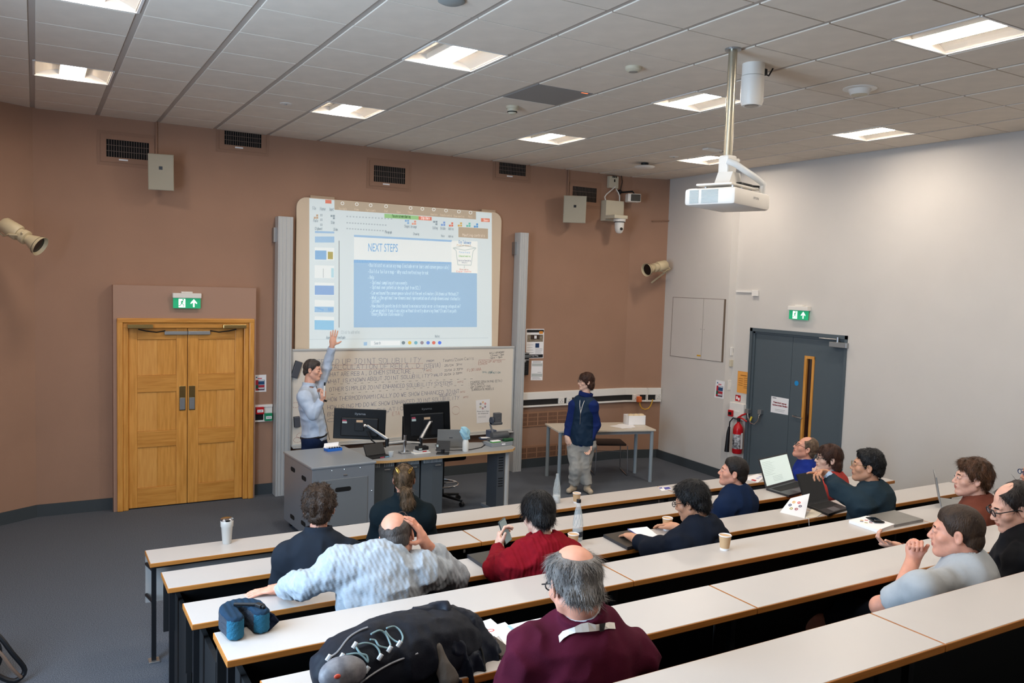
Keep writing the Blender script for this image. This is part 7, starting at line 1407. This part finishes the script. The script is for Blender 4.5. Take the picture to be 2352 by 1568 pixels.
def ponytail(p, m):
    R_ = p['R']; H_ = p['H']; hs = p['hs']; o = p['org']; a0 = H_+R_@np.array((0, -.12, -.035))*hs; pts = [a0, a0+np.array((0, -.045, -.035)), a0+np.array((.012, -.05, -.10)), a0+np.array((.018, -.04, -.165))]
    def f(P): d = d_cap(P, pts[0]+(pts[1]-pts[0])*-.5, pts[0], .02, .014); d = smin(d, d_cap(P, pts[0], pts[1], .015, .036), .01); d = smin(d, d_cap(P, pts[1], pts[2], .038, .05), .02); d = smin(d, d_cap(P, pts[2], pts[3], .045, .016), .02); return d+vnoise(P*np.array((1, 1, .25), f32), 70)*.005
    ho, V, Q = sdf_obj('ponytail', [(f, np.array(pts).min(0)-.07, np.array(pts).max(0)+.07, .0055)], [m], p['t'], None, o)
    tri = V[Q]; c = tri.mean(1); n_ = np.cross(tri[:, 1]-tri[:, 0], tri[:, 2]-tri[:, 0]); n_ /= np.linalg.norm(n_, axis=1)[:, None]+1e-12; ns = 1400; pk = rng.choice(len(c), ns); b_ = B(); b_.flat = True; cc = c[pk]; nn = n_[pk]
    dw = np.array(pts[3])-cc; dw = dw*np.array((.15, .15, 1)); dw[:, 2] = -abs(dw[:, 2])-.05; dw += rng.normal(0, .035, dw.shape); dw -= nn*(dw*nn).sum(1)[:, None]; dw /= np.linalg.norm(dw, axis=1)[:, None]; sd = np.cross(dw, nn); L_ = rng.uniform(.03, .075, ns)[:, None]; W_ = sd*.002
    vv = np.stack([cc-W_*.5, cc+W_*.5, cc+dw*L_*.5-W_*.4+nn*.004, cc+dw*L_*.5+W_*.4+nn*.004, cc+dw*L_], 1).reshape(-1, 3)-o; b_.v = [tuple(x) for x in vv]; b_.f = [f_ for i in range(0, ns*5, 5) for f_ in ((i, i+1, i+3, i+2), (i+2, i+3, i+4))]; b_.m = [0]*len(b_.f); s_ = b_.build('hair_strands', m, ho); s_['kind'] = 'stuff'
    q = B(); n = 14; ax = nrm(pts[1]-pts[0]); u = nrm(np.cross(ax, (0, 0, 1))); v = np.cross(ax, u); q.tube([pts[0]-o+(u*math.cos(a)+v*math.sin(a))*.016 for a in [2*math.pi*i/n for i in range(n+1)]], .005, 6, caps=False); q.build('hair_tie', M_black, p['t'])
    for sx in (-1, 1):
        c = H_+R_@np.array((sx*.04, -.088, .075))*hs; outv = nrm(c-H_); q = B(); n = 20; ux = nrm(np.cross(outv, (0, 0, 1))*sx*.7-np.array((0, 0, .7))*1); uy = np.cross(outv, ux)
        for r1, r2_ in ((1, 1), (.55, .5)): q.tube([c-o+outv*.012+ux*math.cos(a)*.031*r1+uy*math.sin(a)*.010*r2_ for a in [2*math.pi*i/n for i in range(n+1)]], .0024, 6, caps=False)
        q.build('gold_hair_clip', mat('gold_clip', 'e8c46a', .2, 1), p['t'])
ponytail(p4, HM['mouse'])
# balding man in the pale knit
eR = A(1046, 1322, -6.0); wL = F(640, 1366, TZ[2]); wL[2] += .035
p5 = person('person', 'balding person in a pale grey cable knit jumper, hand on his head, third row', GRP, A(912, 1232, -6.08), (.5, .8, -.32), 'rosy', ('receding', 'salt', .008, .002), 1.03, roll=.28, tfwd=(.35, .93, 0), neck=A(878, 1285, -6.14), pelvis=np.array((A(862, 1420, -6.2)[0], -6.2, TIER[2]+SEAT+.1)), sw=.22,
  sh={'L': A(785, 1300, -6.1), 'R': A(968, 1310, -6.2)}, arms={'L': (A(712, 1338, -6.05), wL), 'R': (eR, A(974, 1243, -6.12))}, hands={'L': ((-.9, .38, -.12), (.0, 0, -1), [.15, .12, .15, .2], .1, (.9, .5, .1)), 'R': ((-.38, .02, .92), (-.75, .55, -.35), [.35, .4, .45, .5], .09, (.85, .3, .6))},
  bald=[((0, -.03, .1), (.062, .085, .06)), ((0, .06, .085), (.075, .07, .06)), ((0, -.075, .09), (.054, .055, .062))], garments=[dict(type='top', name='cable_knit_jumper', mats=[K_knit], g=.036, neck=.062, wr=.012, cable=.002, collar=(.034, .07, .009), cz=.045, h=.0066, cuff=.038), pant(K_denim)], tier=TIER[2], h=.0042, strand=(1600, .016, .12, .0022), specs=None, bulk=1.16, curl=.4, neckr=.06)
inner_collar(p5, K_knit, .066, .034, .09, 'ribbed_collar')
# glasses pushed up on his head
q = B(); R_ = p5['R']; mk = lambda x, y, z: p5['H']+R_@np.array((x, y, z))*1.03-p5['org']
for sx in (-1, 1):
    q.tube([mk(sx*.032+.022*math.cos(a), .075, .108+.014*math.sin(a)) for a in [i*2*math.pi/14 for i in range(15)]], .0018, 6, caps=False); q.tube([mk(sx*.054, .072, .11), mk(sx*.08, .02, .075), mk(sx*.082, -.01, .04)], .0018, 6)
q.build('glasses', mat('spec_brown', '4a3428', .3), p5['t'], True)
# red knit
p6 = P('person with straight black hair in a red cable knit jumper holding a phone, third row', 1236, 1183, 2, (.12, .92, -.38), skin='pale', hair=('short', 'black', .021, .002), hs=1.0, strand=(3600, .055, .04, .0026), curl=.12, tfwd=(.1, 1, 0), arms={'L': (A(1140, 1305, -6.0), A(1147, 1258, -5.72)), 'R': (None, (2.75, -5.72, .99))}, hands={'L': ((.12, .35, .9), (.75, -.3, .1), [.8, .85, .9, .95], .02, (.6, .7, .4))},
  garments=[dict(type='top', name='cable_knit_jumper', mats=[K_redk], g=.03, neck=.058, wr=.01, cable=.002, collar=(.016, .064, .007), cz=.004, h=.0068, cuff=.036), pant()], sw=.2, h=.0046)
wp = p6['AR']['L'][2]; t = thing('phone', 'grey smartphone held up by the person in the red jumper', 'phone', tuple(A(1160, 1219, -5.7)), math.radians(25)); M = Rx(math.radians(-15)) @ Ry(math.radians(-12)); q = B(); q.cbox(-.037, .037, -.004, .004, -.075, .075, .003, M); q.build('phone_body', mat('phone_grey', '3f4a4c', .3), t); q = B(); q.box(-.033, .033, -.0048, -.0042, -.07, .07, M); q.build('phone_screen', mat('phone_screen', '7f9092', .2, em=.15), t)
# burgundy
p7 = P('grey haired person in a burgundy jumper and white lanyard reading papers, fifth row', 1318, 1340, 4, (.12, .92, -.42), skin='rosy', hair=('receding', 'grey', .012, .004), hs=1.02, strand=(3400, .045, .2, .002), curl=.22, tfwd=(.25, .97, 0), bald=[((.0, -.055, .1), (.05, .06, .055)), ((0, .03, .13), (.05, .07, .035)), ((0, .08, .09), (.06, .04, .04))],
  garments=[dict(type='top', name='jumper', mats=[K_burg], g=.022, neck=.062, wr=.009, collar=(.026, .066, .008), cz=.05, h=.0068), pant()], sw=.215, h=.0042, specs=dict(r=.0026), neckr=.056, bulk=1.05, neck=A(1350, 1446, YR(4, .27)-.02))
inner_collar(p7, K_white, .056, .02, .092)
def on_cloth(p, nm, pts, off=.003):
    """where the sight lines meet the garment: points and outward normals"""
    from mathutils.bvhtree import BVHTree
    o = [c for c in p['t'].children if c.name.split('.')[0] == nm][0]; me = o.data; bv = BVHTree.FromPolygons([v.co for v in me.vertices], [tuple(q.vertices) for q in me.polygons]); out = []
    for x, y in pts:
        h_, n_, *_ = bv.ray_cast(Vector(CAM-p['org']), Vector(ray(x, y)))
        if h_ is not None: out.append((h_, n_ if n_.dot(Vector(ray(x, y))) < 0 else -n_))
    return [a+b_*off for a, b_ in out]
def band(p, nm, top, bot, m, name, off=.003):
    a, b_ = on_cloth(p, nm, top, off), on_cloth(p, nm, bot, off)
    if min(len(a), len(b_)) < 2: return None
    n = min(len(a), len(b_)); q = B(); q.flat = True; q.add([tuple(v) for v in a[:n]+b_[:n]], [(i, i+1, n+i+1, n+i) for i in range(n-1)]); return q.build(name, m, p['t'])
xs_ = [1284, 1294, 1306, 1320, 1335, 1350, 1365, 1380, 1395, 1408]; ys_ = [1462, 1452, 1444, 1438, 1434, 1432, 1431, 1430, 1430, 1431]
lan = band(p7, 'jumper', list(zip(xs_, ys_)), [(x+2, y+15) for x, y in zip(xs_, ys_)], M_offw, 'lanyard', .007)
bk = band(p7, 'jumper', [(1372, 1428), (1385, 1428)], [(1374, 1449), (1387, 1449)], M_black, 'lanyard_buckle', .011)
# dark hooded jacket
def hood(p, m, m2):
    N0 = p['N']; fw, rt, up = p['fw'], p['rt'], p['up']
    def f(P):
        c = N0-fw*.055-up*.02; d = d_ell(P, c, (.135, .075, .055), np.stack([rt, fw, up], 1)); d = smin(d, d_cap(P, N0-rt*.11+fw*.02+up*.0, N0-fw*.09-up*.06, .035, .04), .03); d = smin(d, d_cap(P, N0+rt*.11+fw*.02+up*.0, N0-fw*.09-up*.06, .035, .04), .03)
        d = smax(d, -d_ell(P, N0+fw*.0+up*.045, (.085, .08, .06), np.stack([rt, fw, up], 1)), .012); return d+.007*np.abs(vnoise(P, 15))-.003
    sdf_obj('hood', [(f, N0-.24, N0+.24, .0075)], [m], p['t'], None, p['org'])
p8 = P('person with thick black hair and glasses in a dark hooded jacket, third row', 1588, 1152, 2, (-.42, .82, -.3), skin='tan', hair=('short', 'black', .02, .004), hs=1.02, strand=(3400, .045, .2, .0026), curl=.3, tfwd=(-.1, 1, 0), arms={'L': (A(1495, 1262, -6.0), (3.42, -5.80, 1.0)), 'R': (None, (3.85, -5.72, 1.0))}, garments=[dict(type='top', name='jacket', mats=[K_hood], g=.03, neck=.062, wr=.01, collar=(.016, .068, .007), cz=.002), pant()], sw=.2, specs=dict(r=.0024), h=.0048)
hood(p8, K_hood, K_greyhood); inner_collar(p8, K_greyhood, .062, .01, .085)
p9 = P('clean shaven brown haired person in a navy jumper over a white collar, second row', 1684, 1084, 1, (-.72, .68, .1), skin='rosy', hair=('short', 'dark', .010, .002), hs=1.0, strand=(2200, .02, .1, .0024), curl=.3, tfwd=(-.25, .97, 0), garments=[dict(type='top', name='jumper', mats=[K_nj], g=.026, neck=.058, wr=.005, collar=(.012, .062, .006), cz=.012, sleeve=.46), pant()], sw=.2, h=.0048, bulk=1.1, arms={'L': (None, (4.72, -5.03, .80)), 'R': (None, (5.0, -5.0, .80))})
inner_collar(p9, K_white, .053, .014)
p10 = P('balding person with glasses in a bright blue polo gazing up, first row', 1850, 1029, 0, (-.76, .6, .34), skin='rosy', hair=('receding', 'sand', .010, .003), hs=1.0, strand=(1700, .02, .15, .0024), tfwd=(-.35, .93, 0), garments=[dict(type='top', name='polo_shirt', mats=[K_roy], g=.018, neck=.058, sleeve=.4, wr=.005, collar=(.012, .062, .006), cz=.0), pant()], bald=[((0, .045, .1), (.06, .06, .045))], sw=.19, h=.0052, specs=dict(r=.002), bulk=1.05)
inner_collar(p10, K_white, .053, .01)
p11 = P('brown haired person with black glasses and a red top, hand at the chin', 1903, 1053, 1, (-.82, .56, .04), skin='pale', hair=('long', 'auburn', .013, .003), hs=1.0, strand=(3200, .05, .04, .0024), curl=.08, tfwd=(-.4, .9, 0), garments=[dict(type='top', name='sweatshirt', mats=[K_coral], g=.022, neck=.058, wr=.006, collar=(.018, .07, .01), cz=-.006), pant()], sw=.18, h=.0052, specs=dict(r=.0026), neckr=.05,
  arms={'L': (A(1884, 1130, -5.15), A(1874, 1098, -5.1)), 'R': (None, (6.3, -4.95, .9))}, hands={'L': ((-.35, .1, .9), (.5, -.5, .1), [1.2, 1.3, 1.35, 1.3], .02, (.5, .8, .4))})
inner_collar(p11, K_pblue, .056, .016)
q = B(); H_ = p11['H']; c = H_+p11['R']@np.array((0, -.1, -.085)); q.tube([c-p11['org']+np.array((0, 0, .0)), c-p11['org']+np.array((.012, -.02, -.012))], .016, 8); q.build('teal_hair_tie', mat('teal_tie', '3f7d8c', .6), p11['t'])
p12 = P('person with spiky black hair, glasses and a slate fleece pointing left, third row', 1992, 1070, 2, (-.62, .76, .03), skin='tan', hair=('short', 'black', .014, .006), hs=1.02, strand=(2600, .02, .6, .0026), curl=.5, tfwd=(-.25, .95, 0), garments=[dict(type='top', name='fleece', mats=[K_fleece], g=.03, neck=.06, wr=.008, collar=(.026, .066, .007), cz=.012, sleeve=.9), pant()], sw=.205, h=.0048, specs=dict(r=.0016, mat=mat('spec_brass', '8a7448', .3, .6)), bulk=1.06,
  arms={'L': (A(1925, 1122, -6.0), A(1898, 1086, -5.86)), 'R': (None, (5.75, -5.75, .9))}, hands={'L': ((-.95, .1, .22), (.1, -.5, -.8), [.15, .7, .95, 1.1], .03, (.4, .9, -.1))})
q = B(); e_, w_ = p12['AR']['L'][1:]; dd = nrm(w_-e_); q.tube([w_-dd*.055-p12['org'], w_-dd*.018-p12['org']], .037, 14, r2=.036); q.build('shirt_cuff', K_pblue, p12['t'])
q = B(); pz_ = F(1915, 1200, .86); 
p13 = P('person with thick wavy brown hair in a rust corduroy shirt, fourth row', 2232, 1098, 3, (-.73, .68, -.02), skin='fair', hair=('short', 'rust', .02, .006), hs=1.0, strand=(3400, .04, .12, .0026), curl=.35, tfwd=(-.4, .92, 0), garments=[dict(type='top', name='corduroy_shirt', mats=[K_rust], g=.026, neck=.062, wr=.006, collar=(.02, .07, .006), cz=-.002), pant()], sw=.2, h=.0046,
  arms={'L': (A(2140, 1300, -6.9), A(2056, 1254, -6.85)), 'R': (None, (5.6, -6.6, 1.0))}, hands={'L': ((-.8, .5, .1), (.3, .1, .9), [.9, 1.0, 1.1, 1.15], .03, (.5, .8, .3))})
q14 = YR(4, .25)
p14 = P('short haired person in a pale grey T-shirt with fist at the nose, fifth row', 2196, 1222, 4, (-.5, .85, -.06), d=.25, skin='rosy', hair=('short', 'brown', .0075, .0012), hs=1.04, strand=(3000, .010, .1, .0018), curl=.3, tfwd=(-.55, .83, 0), garments=[dict(type='top', name='t_shirt', mats=[K_tee], g=.018, neck=.062, sleeve=.36, wr=.006, wr2=.0032, collar=(.006, .064, .004), cz=-.006, h=.0066), dict(type='legs', name='denim_shorts', mats=[K_denim], h=.014, len=0)], sw=.215, h=.0042, neckr=.062, bulk=1.1,
  sh={'L': A(2118, 1352, q14-.08), 'R': A(2262, 1322, q14+.12)+np.array((.0, .1, 0))}, arms={'L': (A(2022, 1392, q14+.12), A(2085, 1402, q14+.34)), 'R': (A(2066, 1372, q14+.17), A(2098, 1283, q14+.22))}, hands={'R': ((.05, .05, 1), (-.75, -.6, .1), [1.45, 1.5, 1.55, 1.6], .01, (.5, .8, .5)), 'L': ((.9, .3, 0), (0, 0, 1), .9, .02, (.4, .8, .3))},
  legs={'L': [A(2130, 1440, q14-.03), F(1905, 1392, 1.02), F(1880, 1420, .6)], 'R': [A(2190, 1430, q14+.1), F(1840, 1432, .98), F(1820, 1460, .6)]})
p15 = P('person with receding dark hair and black glasses in a black jacket at the right edge', 2328, 1165, 4, (-.74, .62, -.34), d=.25, skin='fair', hair=('receding', 'dark', .012, .004), hs=1.0, strand=(1800, .045, .1, .0022), tfwd=(-.5, .86, 0), garments=[dict(type='top', name='jacket', mats=[K_blk], g=.034, neck=.062, wr=.008, collar=(.03, .07, .007), cz=.01), pant()], bald=[((0, .03, .115), (.045, .06, .045))], sw=.205, h=.0044, specs=dict(r=.0028))
inner_collar(p15, K_white, .056, .012)
p16 = P('person cut off by the right edge, only blue glasses and temple visible', 2384, 1088, 3, (-.82, .55, .0), skin='rosy', hair=('receding', 'grey', .009, .002), hs=1.0, strand=(1000, .02, .12, .0024), tfwd=(-.4, .9, 0), garments=[dict(type='top', name='jumper', mats=[K_nj], g=.02, neck=.06, wr=.006), pant()], bald=[((0, .0, .115), (.06, .09, .05))], specs=dict(r=.003, mat=mat('spec_blue', '27365c', .3)))
# ------------------------------------------------------------ soft bags
cN = F(575, 1440, TZ[3]); cN = np.array([float(cN[0]), float(cN[1]), TZ[3]])
c0 = F(556, 1462, TZ[3]); 
cN = np.array([.80, -6.56, TZ[3]]); t = thing('neck_pillow', 'blue horseshoe neck pillow with quilted sides at the left end of the fourth row', 'pillow', cN)
s3 = [F(535, 1468, TZ[3]), F(606, 1452, TZ[3])]
def arcpts(c, r, a0, a1, n): return [np.array((c[0]+r*math.cos(a), c[1]+r*math.sin(a), 0)) for a in np.linspace(a0, a1, n)]
LA = (c0-cN); LA[2] = 0
pA = F(540, 1466, TZ[3])-cN; pB = F(601, 1452, TZ[3])-cN; pA[2] = pB[2] = 0; mid = (pA+pB)/2; ax_ = (pB-pA); wdt = np.linalg.norm(ax_); ux_ = ax_/wdt; uy_ = np.array((-ux_[1], ux_[0], 0)); rr_ = wdt/2
path = [pA+uy_*0, pA+uy_*.07]+[mid+uy_*.09+(-ux_*math.cos(a)+uy_*math.sin(a))*rr_ for a in np.linspace(.2, math.pi-.2, 7)]+[pB+uy_*.07, pB+uy_*.01]
def fpil(P):
    d = None
    for a, b_ in zip(path[:-1], path[1:]):
        A0, B0 = (a[:2]).astype(f32), (b_[:2]).astype(f32); ab = B0-A0; tt = np.clip(((P[:, :2]-A0)@ab)/(ab@ab+1e-9), 0, 1); dx = np.linalg.norm(P[:, :2]-A0-tt[:, None]*ab, axis=1); e = dx-.036; d = e if d is None else smin(d, e, .01)
    z = np.abs(P[:, 2]-.052)-.05; d = smax(d, z, .018); return d-.0012*np.sin(P[:, 2]*260)*np.cos(P[:, 0]*240)
al = np.array(path)
def pm(C): z = C[:, 2]; return np.where(z > .088, 0, np.where((C-mid)@(-uy_) > .0, 1, 2))
o, _, _ = sdf_obj('pillow_body', [(fpil, al.min(0)-.06, al.max(0)+np.array((.06, .06, .12)), .0045)], [cloth('pillow_top', '1c3246'), cloth('pillow_side_blue', '285f78', .5, 160), cloth('pillow_side_grey', '3a3f48', .5, 160)], t, pm)
q = B(); q.tube([mid+uy_*.1+np.array((-.03, 0, .108)), pB+uy_*.04+np.array((0, 0, .11)), pB+np.array((.01, .0, .108))], .008, 6); q.build('strap', M_black, t)
q = B(); q.cbox(-.012, .012, -.02, .02, .1, .118, .004, T(*(pB+uy_*.03)) @ Rz(.4)); q.build('buckle', M_black, t)
t2 = thing('pillow_pouch', 'flat dark navy pouch folded behind the neck pillow', 'pouch', cN); V = [F(600, 1398, TZ[3]+.09), F(628, 1412, TZ[3]+.07), F(640, 1428, TZ[3]+.02), F(617, 1450, TZ[3]+.004), F(605, 1440, TZ[3]+.004)]; V = [v-cN for v in V]; q = B(); q.add(V+[v+np.array((.006, .01, .0)) for v in V], [(0, 1, 2, 3, 4), (9, 8, 7, 6, 5), (0, 1, 6, 5), (1, 2, 7, 6), (2, 3, 8, 7), (3, 4, 9, 8), (4, 0, 5, 9)]); q.build('pouch_cloth', cloth('pouch_navy', '141c30'), t2)
# backpack on the fifth row with a dark jacket thrown over it
M_bp = cloth('backpack_black', '171b24', .2, 300, r=.6); M_cord = mat('cord_teal', '7d9aa0', .5); M_tog = mat('toggle_white', 'c9ccce', .4); M_mesh = mat('mesh_grey', '5a5a60', .5, col2='77767a', vscale=40)
zb5 = TZ[4]; YB = -7.33
bc = np.array([1.02, -7.40, zb5]); t = thing('backpack', 'black backpack with teal bungee cords and white toggles lying on the fifth row', 'bag', bc)
def toB(px, py, Y): return A(px, py, Y)-bc
def fbp(P):
    d = d_ell(P, toB(905, 1500, -7.42), (.24, .15, .13)); d = smin(d, d_ell(P, toB(800, 1530, -7.46), (.12, .11, .1)), .06); d = smin(d, d_ell(P, toB(1000, 1480, -7.38), (.17, .13, .12)), .06); d = smin(d, d_cap(P, toB(745, 1550, -7.5), toB(860, 1460, -7.46), .035, .045), .04)
    d = smax(d, -(P[:, 2]-.002), .01); return d+.022*np.abs(vnoise(P, 10))+.007*np.abs(vnoise(P, 26))-.01
sdf_obj('pack_body', [(fbp, (-.42, -.32, -.05), (.5, .3, .38), .0075)], [M_bp], t, None)
def on_surf(px, py, f, off=.006, y0=-8.3, y1=-7.0):
    """first point of the soft body along the sight line"""
    d = ray(px, py); s = np.linspace((y0-CAM[1])/d[1], (y1-CAM[1])/d[1], 400); Pp = (CAM+d*s[:, None]-bc).astype(f32); v = f(Pp); k = np.argmax(v < off); return Pp[k].astype(float) if (v < off).any() else None
def path_on(pts, f, off=.006): return [p for p in (on_surf(x, y, f, off) for x, y in pts) if p is not None]
def smooth(p, n=4):
    p = np.array(p); out = []
    for i in range(len(p)-1):
        p0, p1, p2, p3 = p[max(i-1, 0)], p[i], p[i+1], p[min(i+2, len(p)-1)]
        for k in range(n): u = k/n; out.append(.5*((2*p1)+(-p0+p2)*u+(2*p0-5*p1+4*p2-p3)*u*u+(-p0+3*p1-3*p2+p3)*u**3))
    out.append(p[-1]); return out
for pts in ([(783, 1507), (792, 1522), (810, 1528), (822, 1523)], [(795, 1503), (820, 1500), (835, 1508), (845, 1520), (842, 1505), (828, 1500), (818, 1486), (815, 1480)], [(820, 1481), (838, 1476), (858, 1480), (870, 1492), (873, 1505)], [(850, 1468), (862, 1470), (870, 1482), (885, 1487), (893, 1488)], [(852, 1456), (872, 1447), (885, 1455), (893, 1470), (897, 1482)], [(888, 1442), (905, 1438), (918, 1447), (925, 1462), (922, 1475)], [(885, 1448), (895, 1462), (908, 1472), (915, 1474)], [(820, 1522), (826, 1532), (838, 1538)]):
    pp_ = path_on(pts, fbp, .01)
    if len(pp_) > 2: q = B(); q.tube(smooth(pp_), .0032, 6); q.build('bungee_cord', M_cord, t, True)
for (x, y) in ((785, 1507), (815, 1481), (873, 1508), (895, 1490), (917, 1478), (843, 1537), (755, 1510)):
    p = on_surf(x, y, fbp, .012)
    if p is not None: q = B(); q.tube([p-np.array((.006, 0, .008)), p+np.array((.006, 0, .008))], .0075, 8); q.build('cord_toggle', M_tog, t)
for pts in ([(755, 1510), (775, 1497), (800, 1465), (825, 1448), (845, 1440)], [(828, 1568), (860, 1545), (905, 1520), (960, 1500)]):
    pp_ = path_on(pts, fbp, .004)
    if len(pp_) > 2: q = B(); q.tube(smooth(pp_), .0035, 6); q.build('reflective_piping', mat('piping_silver', '8f9196', .4, .3), t, True)
# mesh pocket
pk = toB(787, 1545, -7.6)
def fpk(P): d = d_ell(P, pk, (.075, .05, .05)); return d+.006*np.abs(vnoise(P, 20))-.002
sdf_obj('mesh_pocket', [(fpk, pk-.12, pk+.12, .006)], [M_mesh], t, None)
q = B(); p = on_surf(775, 1553, fpk, .003)
if p is not None: q.ball(p, .009, 8, (1.2, .5, .8)); q.build('red_tag', mat('tag_red', 'd8553f', .5), t)
jt = thing('rain_jacket', 'black rain jacket draped over the right side of the backpack', 'jacket', bc)
JP = [((1010, 1418), -7.34, .055), ((960, 1435), -7.34, .05), ((1060, 1450), -7.36, .065), ((1100, 1500), -7.40, .06), ((1010, 1490), -7.44, .07), ((1060, 1540), -7.46, .07), ((1130, 1550), -7.44, .05), ((1165, 1560), -7.44, .035), ((1010, 1560), -7.5, .05)]
def fjk(P):
    Q = [toB(*a, y) for a, y, r in JP]; R_ = [r for *_, r in JP]; d = None
    for i, j in ((0, 1), (0, 2), (2, 3), (1, 4), (2, 4), (4, 5), (3, 5), (5, 6), (3, 6), (6, 7), (4, 8), (5, 8)):
        e = d_cap(P, Q[i], Q[j], R_[i], R_[j]); d = e if d is None else smin(d, e, .03)
    w = P*np.array((1.3, 1, .35), f32); return d+.034*np.abs(vnoise(w+.9*vnoise(P, 6)[:, None]*.05, 15))+.012*np.abs(vnoise(P*np.array((1, 1, .5), f32), 34))-.014
sdf_obj('jacket_cloth', [(fjk, (-.2, -.3, -.1), (.62, .32, .5), .0068)], [cloth('rain_jacket_black', '161c28', .1, 300, r=.42)], jt, None)
for pts, nm in (([(1020, 1418), (1000, 1450), (1010, 1480), (1030, 1500), (1035, 1540), (1030, 1568)], 'zip_edge'), ([(985, 1455), (1000, 1440), (1030, 1430), (1075, 1450), (1105, 1490), (1115, 1540)], 'seam')):
    pp_ = path_on(pts, fjk, .004)
    if len(pp_) > 2: q = B(); q.tube(smooth(pp_), .0035, 6); q.build(nm, M_blackm, jt, True)
pl = toB(1035, 1525, -7.56)
def fln(P): d = d_cap(P, toB(1005, 1490, -7.53), toB(1030, 1560, -7.57), .02, .035); return d+.01*np.abs(vnoise(P*np.array((2, 1, .5), f32), 20))-.003
sdf_obj('grey_lining', [(fln, pl-.16, pl+.16, .006)], [cloth('lining_grey', '5c5752')], jt, None)
# bag at the left edge of the floor
gb = F(8, 1560, 0); t = thing('floor_bag', 'black and tan bag with looping straps at the left edge of the floor', 'bag', (gb[0]-.12, gb[1], 0))
def fg(P): d = d_ell(P, (-.05, 0, .17), (.17, .14, .18)); d = smin(d, d_ell(P, (-.1, .05, .32), (.1, .1, .1)), .05); return smax(d, -(P[:, 2]-.001), .01)+.01*np.abs(vnoise(P, 12))
sdf_obj('bag_body', [(fg, (-.3, -.25, -.03), (.25, .3, .5), .01)], [M_bp], t, None)
q = B(); q.tube(smooth([(-.05, -.05, .42), (.08, -.1, .36), (.17, -.12, .22), (.24, -.1, .08), (.18, -.12, .03), (.08, -.12, .1), (.04, -.13, .2)]), .016, 8); q.build('shoulder_strap', M_black, t, True); q = B(); q.tube(smooth([(.0, -.12, .33), (.1, -.14, .25), (.17, -.15, .13), (.22, -.13, .05)]), .011, 6); q.build('tan_strap', mat('tan_strap', '6b5648', .7), t, True)
# ------------------------------------------------------------ joined print and tiny pieces are stuff
for o in bpy.data.objects:
    n_ = o.name.split('.')[0]
    if o.parent and n_ in ('handwriting', 'lettering', 'small_print', 'projected_window', 'projected_detail', 'projected_diagram', 'sign_symbols', 'sockets', 'keypad', 'document_lines', 'socket_holes', 'break_dots', 'purple_print', 'print', 'white_symbols', 'running_figure', 'mount_screws'): o['kind'] = 'stuff'
    if n_ == 'bench_back' and not o.parent: o.name = 'back_board'
